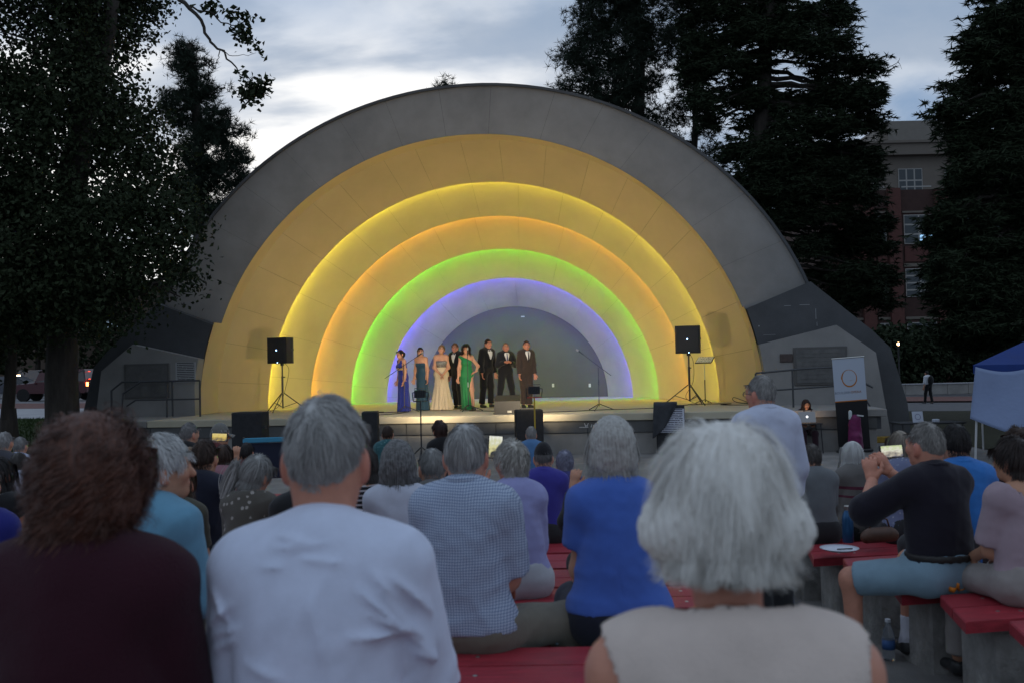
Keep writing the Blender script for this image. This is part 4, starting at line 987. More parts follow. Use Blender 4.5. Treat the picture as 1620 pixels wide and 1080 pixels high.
    if hair:
        hs = dict(hair); hv, hf, hcl = hair_mesh(hc, hR, s, hs, g)
        hm = np_mesh('hair', hv, hf, HAIR, o, colors=hcl)
        if hs.get('label'): hm['label'] = hs['label']
    if glasses:
        m = MB(); Tt = lambda x, y, z: Vector(hc + hR @ (V3(x, y, z) * s))
        for sx in (-1, 1):
            m.tube([Tt(sx * .032 + .023 * math.cos(a), .104, .002 + .017 * math.sin(a)) for a in np.linspace(0, 6.283, 13)], .002, 4); m.tube([Tt(sx * .055, .103, .006), Tt(sx * .082, .06, .008), Tt(sx * .084, -.02, -.002)], .002, 4)
        m.tube([Tt(-.010, .106, .004), Tt(.010, .106, .004)], .002, 4); m.build('eyeglasses', M_metal, o)
    for fn in extras: fn(o, dict(put=put, spine=spine, p0=p0, s=s, hc=hc, hR=hR, arms=arms_j, legs=legs_j, SH=SH, nb=nb, hC=hC, seed=seed, tor=tor))
    # place
    if head_px is not None:
        top_l = hc + hR @ V3(0, -.01, .125) * s; Rz = rotm(rz) @ V3(top_l[0], top_l[1], 0)
        loc = Vector((P.x - Rz[0], P.y - Rz[1], z0 + lift))
    else: loc = Vector(pos)
    o.location = loc; o.rotation_euler = (0, 0, rz)
    o['_j'] = [float(v) for q in arms_j for v in list(q[1]) + list(q[2])]
    return o
# ------------------------------------------------------------------ the audience
H_WHITE = dict(col=(.62, .62, .60), col2=(.40, .40, .39)); H_GREY = dict(col=(.40, .39, .38), col2=(.22, .215, .21)); H_DGREY = dict(col=(.20, .19, .185), col2=(.07, .065, .06))
H_BROWN = dict(col=(.055, .03, .018), col2=(.025, .014, .01)); H_BLACK = dict(col=(.012, .010, .010), col2=(.02, .016, .014)); H_AUB = dict(col=(.075, .030, .018), col2=(.035, .016, .012)); H_BLOND = dict(col=(.30, .21, .12), col2=(.16, .11, .06))
def short(c, n=1600, **k): return dict(c, **dict(dict(n=n, seg=6, taper=.22, len=(.030, .062), vol=.06, w=.0034, grav=.35, comb=1.2, clumps=140, sway=.35), **k))
def bob(c, n=2600, **k): return dict(c, **dict(dict(n=n, seg=10, len=(.17, .25), vol=.20, w=.0035, grav=.5, grav2=.8, clumps=110, sway=.3), **k))
def longh(c, n=2600, **k): return dict(c, **dict(dict(n=n, seg=12, len=(.30, .42), vol=.16, w=.004, grav=.7, grav2=1.0, clumps=90, sway=.2, shoulder=True), **k))
def curly(c, n=3000, **k): return dict(c, **dict(dict(n=n, seg=14, len=(.16, .26), vol=.42, w=.0032, curl=.010, freq=90, clumps=220, sway=.5, grav=.45), **k))
W_TEE = cloth_mat('white_cotton', (.60, .645, .78), bump=.15)
def side(f):
    return f
# three people right in front of the camera
def tee_seams(o, d):
    """neck rib of the t-shirt"""
    s = d['s']; K_ = Blob(.008); pr = None; c0 = d['nb'] + V3(0, -.012, .004) * s
    for j in range(25):
        an = j / 24 * 2 * math.pi; q = c0 + V3(math.cos(an) * .073 * s, math.sin(an) * .070 * s, (-.012 * math.sin(an) - .006) * s)
        if pr is not None: K_.cap(pr, q, .0085 * s)
        pr = q
    d['put']('neck_band', K_.mesh(.005), W_TEE)
person('broad man with wavy grey hair in a white t-shirt, close in front of the camera', 'sit', (512, 611), 1.95, neck=.018, sex='m', skin='ruddy', shoulder=.205, waist=1.0, belly=.01, lean=.05, hunch=.22,
       top=dict(kind='t_shirt', mat=W_TEE, sleeve=.92, inf=.016, loose=.024, ffreq=48, ridges=[(0.094, -0.356, 0.187, -0.445, 0.014, 0.008), (0.134, -0.363, 0.218, -0.48, 0.014, 0.008), (0.082, -0.438, 0.177, -0.445, 0.014, 0.008), (0.166, -0.441, 0.231, -0.506, 0.014, 0.008), (0.114, -0.402, 0.203, -0.456, 0.014, 0.008), (0.153, -0.337, 0.208, -0.395, 0.014, 0.008), (0.186, -0.486, 0.244, -0.519, 0.014, 0.008), (-0.094, -0.313, -0.048, -0.308, 0.007, 0.006), (-0.066, -0.256, -0.006, -0.265, 0.007, 0.006), (-0.074, -0.279, 0.036, -0.269, 0.007, 0.006), (-0.016, -0.295, 0.062, -0.305, 0.007, 0.006), (-0.225, -0.441, -0.156, -0.382, 0.013, 0.008), (-0.213, -0.456, -0.139, -0.425, 0.013, 0.008), (-0.208, -0.486, -0.146, -0.447, 0.013, 0.008), (-0.198, -0.363, -0.165, -0.421, 0.013, 0.008), (-0.161, -0.558, 0.179, -0.552, 0.008, 0.01), (-0.12, -0.486, -0.042, -0.506, 0.008, 0.01), (0.01, -0.376, 0.043, -0.506, 0.008, 0.01), (0.114, -0.324, 0.166, -0.382, 0.01, 0.008), (0.192, -0.382, 0.231, -0.428, 0.01, 0.008)]), bottom=dict(kind='trousers', mat=cloth_mat('dark_denim', (.03, .035, .05))), extras=[tee_seams], foldamp=.004,
       hair=short(H_GREY, 9000, seg=9, taper=.12, len=(.032, .062), w=.0016, vol=.085, clumps=170, clumpy=.75, sway=.8, sweep=(.25, 0, .05), cvar=.3, tilt=.5, curl=.004, freq=45, col=(.44, .425, .40), col2=(.24, .232, .22), hairline=([-90, -55, -30, 5, 30, 55, 90], [-.58, -.52, -.26, .10, .28, .5, .58])), arms=('lap', ((.03, .05, -.27), (.0, .28, -.34))))
person('woman with frizzy reddish brown hair in a dark burgundy sweater', 'sit', (142, 655), 1.85, sex='f', skin='fair', shoulder=.20, waist=1.2, hip=1.2, lean=.04, hunch=.12,
       top=dict(kind='sweater', mat=cloth_mat('burgundy_knit', (.036, .008, .015), bump=.5, bscale=260, sheen=.05), sleeve=1.95, inf=.022, ffreq=45), foldamp=.004, bottom=dict(kind='trousers', mat=cloth_mat('black_wool', (.015, .014, .016))),
       hair=curly(H_AUB, 12000, taper=.45, seg=24, crown=(0, -.15, .97), len=(.09, .145), w=.0017, vol=.38, curl=.013, freq=150, clumps=340, clumpy=.7, sway=.8, cvar=.4, col=(.13, .050, .030), col2=(.045, .022, .016), grav=.5, grav2=.4, flip=.45, lock=.3, tilt=.55, mass=[((0, -.02, .025), (.096, .108, .112)), ((0, -.03, -.05), (.104, .092, .075))]))
def strap(o, d):
    s = d['s']; K_ = Blob(.01); SH = d['SH'][1]
    pts = [SH + V3(-.055, -.055, -.20) * s, SH + V3(-.050, -.088, -.10) * s, SH + V3(-.048, -.078, -.01) * s, SH + V3(-.045, -.03, .052) * s, SH + V3(-.040, .03, .058) * s]
    for a, b in zip(pts[:-1], pts[1:]): K_.cap(a, b, .012 * s, n=V3(0, 1, .3) / 1.04, sq=.35)
    d['put']('bra_strap', K_.mesh(.004), cloth_mat('cream_elastic', (.6, .6, .55)))
person('white haired woman in a sleeveless cream top, nearest to the camera', 'sit', (1140, 664), 1.32, rz=R_(-4), neck=.035, sex='f', skin='ruddy', shoulder=.225, waist=1.12, hip=1.1, lean=.08, hunch=.15,
       top=dict(kind='sleeveless_top', mat=cloth_mat('cream_linen', (.62, .51, .44), bump=.35, bscale=330), sleeve=0, inf=.014, scoop=(.108, .545, .02), ffreq=50, armhole=.108), foldamp=.004, extras=[strap],
       hair=bob(H_WHITE, 15000, floor=-.088, taper=.22, crown=(0, -.2, .95), seg=14, len=(.09, .125), w=.0016, vol=.36, clumps=240, clumpy=.5, curl=.006, freq=40, flip=1.0, sway=.4, cvar=.18, tilt=.4, col=(.78, .75, .69), col2=(.58, .55, .50), under=.3, lock=.12,
       mass=[((0, -.02, .025), (.094, .106, .108)), ((0, -.028, -.020), (.102, .092, .058)), ((-.080, -.02, -.032), (.046, .05, .036)), ((.080, -.02, -.032), (.046, .05, .036))]))
# --- second and third rows
def phone(hand_px, Y, tilt, lab, screen, size=(.15, .075), rz=0.0):
    """a lit phone held up; screen towards the camera"""
    P = atY(hand_px[0], hand_px[1], Y); e = empty('phone', P, rz, lab, 'phone', rot=(R_(-8), tilt, rz))
    m = MB(); m.box((0, .005, 0), (size[0], .009, size[1]), bev=.003); m.build('case', M_blk, e)
    m = MB(); m.box((0, -.0005, 0), (size[0] * .86, .002, size[1] * .9)); m.build('screen', screen, e)
    return e
def screen_mat(name, fn):
    m = mat(name, (.02, .02, .02), .2, .5); nt = m.node_tree; N = nt.nodes; L = nt.links; b = N['Principled BSDF']
    tc = N.new('ShaderNodeTexCoord'); sp = N.new('ShaderNodeSeparateXYZ'); L.new(tc.outputs['Generated'], sp.inputs[0])
    cr = N.new('ShaderNodeValToRGB'); cr.color_ramp.interpolation = 'LINEAR'; els = fn
    nz = N.new('ShaderNodeTexNoise'); nz.inputs['Scale'].default_value = 4; L.new(tc.outputs['Generated'], nz.inputs['Vector'])
    ad = N.new('ShaderNodeMath'); ad.operation = 'MULTIPLY_ADD'; L.new(nz.outputs[0], ad.inputs[0]); ad.inputs[1].default_value = 1.3; L.new(sp.outputs[2], ad.inputs[2])
    sb = N.new('ShaderNodeMath'); sb.operation = 'SUBTRACT'; L.new(ad.outputs[0], sb.inputs[0]); sb.inputs[1].default_value = .65; L.new(sb.outputs[0], cr.inputs[0])
    cr.color_ramp.elements[0].color = (*els[0][1], 1); cr.color_ramp.elements[0].position = els[0][0]; cr.color_ramp.elements[1].color = (*els[-1][1], 1); cr.color_ramp.elements[1].position = els[-1][0]
    for p_, c_ in els[1:-1]: e_ = cr.color_ramp.elements.new(p_); e_.color = (*c_, 1)
    L.new(cr.outputs[0], b.inputs['Emission Color']); b.inputs['Emission Strength'].default_value = .8; return m
M_scr1 = screen_mat('phone_picture_gold', [(0, (.05, .05, .06)), (.25, (.35, .25, .08)), (.6, (.75, .55, .12)), (1, (.8, .65, .25))])
M_scr2 = screen_mat('phone_picture_pale', [(0, (.10, .10, .14)), (.3, (.5, .45, .35)), (.65, (.85, .85, .7)), (1, (.6, .7, .35))])
M_scr3 = screen_mat('tablet_picture', [(0, (.2, .18, .12)), (.4, (.8, .75, .35)), (.75, (.75, .75, .5)), (1, (.95, .95, .85))])
def shirt(kind, mt_, sleeve=.9, **k): return dict(dict(kind=kind, mat=mt_, sleeve=sleeve, inf=.014), **k)
def pants(mt_, **k): return dict(dict(kind='trousers', mat=mt_), **k)
M_denim = cloth_mat('navy_denim', (.018, .022, .035)); M_khaki = cloth_mat('khaki_twill', (.17, .155, .12)); M_black = cloth_mat('black_cotton', (.012, .012, .013)); M_dk = cloth_mat('charcoal_twill', (.03, .03, .032))
PLAID = pattern_mat('blue_check', pat_check(.0100, .26, (.40, .47, .58), (.08, .12, .24)))
FLORAL = pattern_mat('taupe_floral', pat_spots(26, .42, (.085, .075, .062), (.32, .29, .26)))
STRIPE = pattern_mat('black_white_stripe', pat_stripes(.024, .38, (.016, .014, .018), (.42, .38, .40)))
rows = 'audience on the benches'
person('tall grey haired man in a blue checked shirt and khaki trousers', 'sit', (735, 663), 3.62, rz=R_(-6), sex='m', skin='ruddy', shoulder=.20, lean=.02, hunch=.16, turn=R_(-8), group=None, foldamp=.006,
       top=shirt('checked_shirt', PLAID, .9, loose=.02, collar=.032, hem=-.012, inf=.020), bottom=pants(M_khaki, top=.05), hair=short(H_GREY, 3600, w=.0026, seg=8, len=(.05, .085), cvar=.4, col=(.42, .41, .39), col2=(.20, .192, .18), comb=.9, sway=.2, grav=.6, hairline=([-90, -55, -30, 5, 30, 55, 90], [-.60, -.55, -.36, -.05, .24, .5, .58])),
       legs=('fwd', ((.37, .24, .05), (.38, .32, .10))))
person('woman with blond grey bob in a bright blue polo shirt', 'sit', (967, 661), 3.78, rz=R_(4), neck=.01, sex='f', skin='fair', shoulder=.175, waist=1.05, hip=1.1, lean=.04, hunch=.12,
       top=shirt('polo_shirt', cloth_mat('royal_blue_pique', (.065, .145, .50), bump=.4, bscale=500), .62, collar=.026, loose=.016, hem=.02, inf=.022), bottom=pants(M_denim, top=.075), foldamp=.005,
       hair=bob(H_WHITE, 5200, floor=-.115, taper=.45, w=.0026, seg=12, len=(.135, .20), vol=.27, flip=.35, cvar=.45, col=(.46, .445, .41), col2=(.26, .245, .22), crown=(0, -.2, .95), mass=[((0, -.02, .03), (.094, .108, .114)), ((0, -.03, -.05), (.098, .092, .07))]))
person('woman with fluffy white hair in a lilac blouse holding a tablet up', 'sit', (810, 692), 4.75, rz=R_(12), sex='f', skin='ruddy', shoulder=.165, lean=.02, hunch=.14, head=(R_(18), 0, 0),
       top=shirt('blouse', cloth_mat('lilac_cotton', (.30, .31, .55), bump=.3), 1.5, hem=-.02), bottom=pants(cloth_mat('white_cotton_trousers', (.42, .44, .47))), foldamp=.006,
       hair=short(H_WHITE, 3000, w=.003, seg=8, len=(.06, .10), vol=.20, curl=.005, freq=70, cvar=.4, col=(.50, .47, .42), col2=(.28, .26, .22)),
       arms=(((-.08, .20, -.14), (-.02, .36, .04), dict(dir=(.15, .3, .9), up=(0, -1, .2), curl=.5)), 'lap'))
e = phone((784, 706), 5.25, R_(5), 'tablet with a bright yellow picture beside the white haired lilac blouse', M_scr3, (.085, .13), R_(8)); e.name = 'tablet'; e['category'] = 'tablet'
person('white haired woman in a light blue shirt, face turned to the side', 'sit', (248, 682), 3.35, rz=R_(-20), sex='f', skin='warm', shoulder=.175, waist=1.1, lean=.05, hunch=.12, head=(R_(-42), R_(2), 0),
       top=shirt('shirt', cloth_mat('light_blue_cotton', (.13, .30, .42), bump=.3), 1.6, collar=.02, hem=-.06), bottom=pants(M_khaki), foldamp=.006,
       hair=short(H_WHITE, 4500, w=.0026, seg=9, len=(.05, .09), vol=.18, curl=.005, freq=80, col=(.62, .62, .60), col2=(.40, .40, .39)))
person('brown haired man in a dark navy shirt past the light blue shirt', 'sit', (322, 690), 5.9, rz=R_(-6), sex='m', skin='warm', top=shirt('shirt', cloth_mat('deep_navy', (.012, .014, .026)), 1.6), bottom=pants(M_dk), hair=short(H_BROWN, 2400, w=.0034, len=(.03, .05), clumps=60))
def ponytail(o, d):
    g = np.random.default_rng(5); n = 700; s = d['s']; hc = d['hc']; hR = d['hR']
    t = np.linspace(0, 1, 10); base = hc + hR @ V3(-.06, -.06, .03) * s
    u = g.normal(0, 1, (n, 3)) * .3
    P = base + np.stack([(-.03 - .085 * t)[None] + u[:, 0:1] * .07 * np.sin(np.pi * (t * .75 + .1)), (-.02 + .0 * t)[None] + u[:, 1:2] * .06, (.01 - .18 * t ** 1.3)[None] + u[:, 2:3] * .07], -1) * s
    S = np.stack([g.normal(0, 1, n), np.zeros(n), g.normal(0, 1, n)], -1); S /= np.linalg.norm(S, axis=1)[:, None]; S = S[:, None] * .0022
    V = np.stack([P - S, P + S], 2).reshape(-1, 3); b = ((np.arange(n) * 20)[:, None] + (np.arange(9) * 2)[None]).ravel(); F = np.stack([b, b + 1, b + 3, b + 2], -1)
    c = np.array([.36, .35, .33]) * g.uniform(.5, 1.15, (n, 1)); ob = np_mesh('ponytail', V, F, HAIR, o, colors=np.repeat(c, 20, 0))
person('woman with grey hair tied aside in a taupe floral blouse', 'sit', (410, 711), 5.1, rz=R_(-10), sex='f', skin='fair', lean=.10, hunch=.25, head=(R_(-15), R_(-8), R_(10)), shoulder=.165, top=shirt('floral_blouse', FLORAL, 1.5, hem=-.06, scoop=(.10, .52, .0)), bottom=pants(M_dk),
       hair=short(H_GREY, 3200, w=.003, seg=10, len=(.08, .14), vol=.16, col=(.34, .33, .31), col2=(.18, .175, .165), sweep=(-.5, -.3, .1)), extras=[ponytail])
person('woman in a black sleeveless top, head hidden behind the near man', 'sit', (487, 705), 4.5, rz=R_(8), sex='f', skin='fair', shoulder=.185, top=shirt('sleeveless_top', M_black, 0, scoop=(.11, .53, .03)), bottom=pants(M_dk), hair=bob(H_BROWN, 1500, len=(.12, .18)))
person('dark haired woman in a black and white striped top', 'sit', (572, 700), 5.2, rz=R_(-4), sex='f', skin='fair', top=shirt('striped_top', STRIPE, .5, scoop=(.11, .53, .0)), bottom=pants(M_dk), hair=bob(H_DGREY, 2200, len=(.13, .19), vol=.18, col=(.09, .08, .075), col2=(.04, .035, .03)))
person('woman with long thick dark grey hair in a white top', 'sit', (629, 698), 4.9, rz=R_(3), sex='f', skin='warm', shoulder=.18, top=shirt('sleeveless_top', cloth_mat('white_lawn', (.50, .52, .60)), .15, scoop=(.10, .53, .0)), bottom=pants(M_denim), hair=longh(H_DGREY, 4200, w=.0032, vol=.34, len=(.22, .33), col=(.19, .185, .18), col2=(.05, .047, .045), cvar=.5, crown=(0, -.1, .98), mass=[((0, -.02, .03), (.098, .11, .118)), ((0, -.035, -.07), (.108, .085, .12))]))
person('short grey haired person in a plain grey t-shirt next to the checked shirt', 'sit', (683, 704), 5.15, rz=R_(4), sex='m', skin='fair', shoulder=.175, head=(R_(12), R_(-6), 0), top=shirt('t_shirt', cloth_mat('grey_marl', (.17, .165, .16)), .8), bottom=pants(M_dk), hair=short(H_GREY, 3000, w=.003, len=(.035, .06), col=(.30, .295, .28), col2=(.16, .155, .145)))
def cap_hat(mt_, peak=True, back_gap=False):
    def f(o, d):
        s = d['s']; hc = d['hc']; hR = d['hR']; m = MB()
        Rr = HR * 1.10
        def dome(u, v):
            th = u * 2 * math.pi; ph = v * 1.45; return Vector(hc + hR @ (V3(Rr[0] * math.sin(ph) * math.cos(th), Rr[1] * math.sin(ph) * math.sin(th), .020 + Rr[2] * math.cos(ph)) * s))
        m.grid(dome, 28, 8); h = m.build('hat', mt_, o, smooth=True)
        if peak:
            b = MB(); b.grid(lambda u, v: Vector(hc + hR @ (V3((u - .5) * .15, .085 + .085 * v * (1 - (2 * u - 1) ** 2 * .5), .034 - .022 * v - .03 * (2 * u - 1) ** 2) * s)), 8, 4); pk = b.build('peak', mt_, h, smooth=True); md = pk.modifiers.new('thickness', 'SOLIDIFY'); md.thickness = .004
    return f
person('man in a dark cap and violet blue shirt', 'sit', (859, 698), 7.0, rz=R_(-3), sex='m', skin='fair', shoulder=.20, top=shirt('shirt', cloth_mat('violet_blue_cotton', (.045, .04, .26)), .9, collar=.02), bottom=pants(M_dk), hair=short(H_DGREY, 900), extras=[cap_hat(cloth_mat('black_cap', (.016, .015, .016)))])
person('woman with lilac grey curls beside the dark cap', 'sit', (893, 710), 7.6, sex='f', skin='fair', top=shirt('blouse', cloth_mat('indigo_cotton', (.05, .05, .17)), 1.5), bottom=pants(M_dk), hair=short(H_GREY, 2000, w=.004, len=(.05, .08), vol=.18, curl=.005, freq=90, col=(.30, .30, .38), col2=(.16, .16, .22)))
def watch(o, d):
    S0, E, W = d['arms'][0]; dr = (W - E) / np.linalg.norm(W - E); m = MB(); c = W - dr * .03
    m.tube([Vector(c - dr * .011), Vector(c + dr * .011)], .036 * d['s'], 14, False); w_ = m.build('watch', M_blk, o); k = MB(); k.box(Vector(c + V3(.0, -.038, 0)), (.032, .008, .034), bev=.003); k.build('watch_face', mat('dark_glass', (.01, .01, .012), .15, .6), w_)
person('person in black raising a wrist with a dark watch beside the blond grey bob', 'sit', (952, 722), 5.4, rz=R_(6), sex='m', skin='warm', top=shirt('sweater', M_black, 1.85), bottom=pants(M_dk), hair=short(H_BROWN, 900), extras=[watch],
       arms=(((-.10, .16, -.14), (-.05, .20, .10), dict(dir=(.25, .25, .9), up=(-.3, -1, .2), curl=.4)), 'lap'))
# --- right hand side
person('standing grey haired man with glasses in a white shirt', 'stand', (1205, 583), 5.7, rz=R_(18), sex='m', skin='ruddy', shoulder=.195, lean=.03, hunch=.06, head=(R_(16), 0, 0), lod=1, glasses=True,
       top=shirt('shirt', cloth_mat('white_poplin', (.50, .53, .64), bump=.3), 1.7, collar=.026, inf=.02, hem=-.18), bottom=pants(M_dk), hair=short(H_GREY, 3000, w=.0032, len=(.022, .036), vol=.05, cvar=.5, col=(.33, .315, .29), col2=(.16, .15, .14)))
person('man in a plain grey t-shirt seated below the standing white shirt', 'sit', (1284, 698), 6.7, rz=R_(10), sex='m', skin='fair', shoulder=.20, top=shirt('t_shirt', cloth_mat('grey_blue_jersey', (.14, .15, .155)), .85), bottom=pants(M_dk), hair=short(H_DGREY, 2000, col=(.10, .085, .075), col2=(.05, .045, .04)))
CARDI = pattern_mat('grey_cardigan', pat_bands([(.74, .757), (.80, .822)], (.15, .14, .13), (.11, .025, .045)))
person('woman with long straight white hair in a banded grey cardigan', 'sit', (1349, 694), 7.0, rz=R_(6), sex='f', skin='fair', shoulder=.17, lod=1, top=shirt('cardigan', CARDI, 1.9, inf=.02), bottom=pants(M_dk), hair=longh(H_WHITE, 3600, w=.0034, vol=.17, len=(.24, .31), col=(.62, .62, .60), col2=(.44, .44, .42), crown=(0, -.1, .98)))
M_jeans = cloth_mat('pale_denim', (.22, .33, .40), bump=.35, bscale=300)
def socks(o, d):
    for (h0, K, An, fw) in d['legs']:
        b = Blob(.02); dr = (K - An) / np.linalg.norm(K - An); b.cap(An, An + dr * .13 * d['s'], .042 * d['s'], .046 * d['s'], cut=True); b.cap(An, An + fw * .02 - V3(0, 0, .03), .043 * d['s']); d['put']('sock', b.mesh(.009), cloth_mat('white_sock', (.6, .6, .66)))
        m = MB(); p = An + dr * .10 * d['s'] + V3(-.012, -.046, 0); m.tube([Vector(p + V3(-.012, 0, .006)), Vector(p + V3(-.004, -.004, -.004)), Vector(p + V3(.020, -.002, .012))], [.002, .004, .001], 5); m.build('sock_mark', M_blk, o)
person('grey haired man in a black polo and pale shorts holding a phone up', 'sit', (1466, 662), 4.70, rz=R_(14), sex='m', skin='ruddy', shoulder=.205, waist=1.15, lean=.04, hunch=.14, head=(R_(12), 0, 0), lod=1, foldamp=.006,
       top=shirt('polo_shirt', cloth_mat('black_violet_pique', (.013, .011, .018)), 1.0, collar=.022, loose=.022, hem=.0), bottom=dict(kind='shorts', mat=M_jeans, len=.92, loose=.012, belt=True, top=.10),
       hair=short(H_GREY, 3400, w=.003, len=(.025, .045), cvar=.45, col=(.28, .26, .235), col2=(.15, .14, .125), hairline=([-90, -55, -30, 5, 30, 55, 90], [-.62, -.55, -.36, -.05, .24, .5, .58])), extras=[socks],
       arms=(((-.15, .16, -.14), (.00, .31, -.01), dict(dir=(.1, .35, .9), up=(-.6, -.8, .1), curl=.5)), ((.05, .22, -.16), (-.15, .34, .02), dict(dir=(-.5, .2, .8), up=(.2, -1, 0), curl=.6))),
       legs=(((-.33, .29, .02), (-.33, .27, .10)), 'fwd'))
phone((1411, 713), 5.02, R_(-2), 'phone with a lit picture of the stage held by the black polo man', M_scr2, (.135, .066), R_(6))
person('blond woman seen past the raised phone near the black polo', 'sit', (1424, 677), 6.6, sex='f', skin='fair', top=shirt('blouse', pattern_mat('blue_print', pat_spots(40, .4, (.16, .18, .28), (.35, .36, .42))), .7), bottom=pants(M_dk), hair=longh(H_BLOND, 1800, len=(.22, .30), col=(.26, .22, .17), col2=(.15, .125, .10)))
person('black haired man in a bright sky blue shirt', 'sit', (1511, 665), 5.35, rz=R_(2), sex='m', skin='tan', shoulder=.20, top=shirt('hooded_top', cloth_mat('sky_blue_jersey', (.03, .16, .46)), 1.6, collar=.016), bottom=pants(M_dk), hair=short(H_BLACK, 2400, len=(.03, .05)), lod=1)
person('dark haired woman in a pale pink puff sleeve blouse', 'sit', (1608, 687), 4.35, rz=R_(7), sex='f', skin='warm', shoulder=.185, waist=1.1, hip=.95, head=(R_(24), R_(2), 0), lod=1, foldamp=.007,
       top=shirt('blouse', cloth_mat('pale_pink_crepe', (.36, .27, .30), bump=.4), .88, loose=.03, scoop=(.115, .51, -.03), hem=-.07), bottom=pants(cloth_mat('beige_linen', (.3, .27, .25))), hair=short(H_BROWN, 4200, taper=.5, w=.003, seg=9, len=(.07, .12), vol=.22, grav=.7, col=(.04, .026, .02), col2=(.02, .014, .012)))
person('dark curly haired person behind the pink blouse', 'sit', (1612, 672), 6.2, sex='m', skin='tan', top=shirt('shirt', M_black, 1.5), bottom=pants(M_dk), hair=curly(H_BROWN, 1500, len=(.06, .10), vol=.25))
# --- left side and far rows
person('grey haired person in black below the tall black cabinet', 'sit', (298, 665), 10.2, rz=R_(-12), head=(R_(-20), 0, 0), skin='fair', top=shirt('jacket', M_black, 1.8), bottom=pants(M_dk), hair=short(H_GREY, 1200, w=.006, col=(.22, .21, .20), col2=(.12, .115, .11)))
person('person in a grey cap and red top below the tall black cabinet', 'sit', (347, 668), 10.4, rz=R_(-40), head=(R_(-20), R_(-4), 0), skin='warm', top=shirt('shirt', cloth_mat('dull_red', (.10, .02, .02)), .9), bottom=pants(M_dk), hair=short(H_GREY, 500, w=.006), extras=[cap_hat(cloth_mat('grey_tweed', (.15, .145, .13)))])
person('dark haired woman in pink holding up a small lit phone', 'sit', (352, 700), 8.2, sex='f', skin='warm', top=shirt('top', cloth_mat('dusty_pink', (.28, .14, .16)), .3), bottom=pants(M_dk), hair=bob(H_BROWN, 900, w=.006, len=(.12, .18)), arms=('lap', ((.03, .20, -.10), (-.05, .26, .14), dict(dir=(0, .1, 1), up=(0, -1, 0), curl=.5))))
phone((347, 691), 8.55, R_(3), 'small phone with a golden picture held up among the far rows', M_scr1, (.15, .075))
person('woman with long fair hair just behind the dark navy shirt', 'sit', (297, 703), 7.2, sex='f', skin='fair', top=shirt('top', cloth_mat('dull_green', (.06, .07, .055)), .8), bottom=pants(M_dk), hair=longh(H_BLOND, 1400, w=.005, col=(.20, .13, .075), col2=(.11, .07, .04)))
person('dark haired person beside the small lit phone', 'sit', (389, 697), 9.0, skin='warm', top=shirt('shirt', cloth_mat('maroon', (.09, .03, .03)), .8), bottom=pants(M_dk), hair=short(H_BLACK, 1000, w=.006, len=(.04, .06)))
person('brown haired person between light blue shirt and navy shirt', 'sit', (284, 733), 5.4, s=.85, sex='f', skin='warm', top=shirt('top', cloth_mat('olive', (.07, .065, .045)), .8), bottom=pants(M_dk), hair=bob(H_BROWN, 1000, len=(.10, .15), col=(.10, .06, .035), col2=(.06, .035, .02)))
person('grey haired person at the picture\'s edge by the lawn', 'sit', (6, 680), 10.0, skin='fair', top=shirt('shirt', cloth_mat('slate', (.05, .05, .06)), 1.2), bottom=pants(M_dk), hair=short(H_GREY, 1000, w=.006, col=(.30, .29, .28), col2=(.2, .19, .18)))
person('grey haired person with a white collar near the lawn', 'sit', (31, 688), 10.6, skin='fair', top=shirt('shirt', cloth_mat('white_blue_cotton', (.42, .45, .58)), 1.2, collar=.02), bottom=pants(M_dk), hair=short(H_GREY, 1000, w=.006, col=(.24, .23, .22), col2=(.15, .145, .14)))
person('dark haired person in a white top below the white collar', 'sit', (28, 713), 9.0, sex='f', skin='warm', top=shirt('top', cloth_mat('white_top', (.40, .42, .5)), .6), bottom=pants(M_dk), hair=bob(H_DGREY, 900, w=.006, col=(.05, .045, .04), col2=(.03, .026, .022)))
person('bare shouldered woman with dark hair at the picture\'s edge', 'sit', (-8, 716), 5.2, sex='f', skin='tan', shoulder=.19, top=shirt('sleeveless_top', M_black, 0, scoop=(.11, .52, 0)), bottom=pants(M_dk), hair=bob(H_BLACK, 1200))
person('person in a vivid blue sleeve at the picture\'s edge', 'sit', (-36, 722), 3.9, skin='warm', shoulder=.19, top=shirt('shirt', cloth_mat('cobalt', (.018, .022, .17)), .9), bottom=pants(M_dk), hair=short(H_DGREY, 900))
person('dark haired person in teal right below the stage edge', 'sit', (613, 671), 12.0, skin='warm', top=shirt('top', pattern_mat('teal_print', pat_spots(30, .45, (.03, .10, .11), (.10, .22, .22))), .7), bottom=pants(M_dk), hair=short(H_BROWN, 900, w=.007, len=(.04, .06)))
person('auburn haired woman in black below the teal dress singer', 'sit', (696, 663), 11.2, sex='f', skin='fair', rz=R_(25), top=shirt('top', M_black, .4), bottom=pants(M_dk), hair=short(H_AUB, 1200, w=.007, len=(.06, .10), vol=.2, col=(.05, .022, .016), col2=(.03, .015, .011)))
person('grey haired person in light blue before the padded cabinet', 'sit', (840, 672), 11.8, skin='fair', top=shirt('shirt', cloth_mat('azure', (.08, .18, .34)), .9), bottom=pants(M_dk), hair=short(H_GREY, 1000, w=.007, len=(.04, .06), curl=.005, freq=80, col=(.34, .33, .31), col2=(.2, .19, .18)))
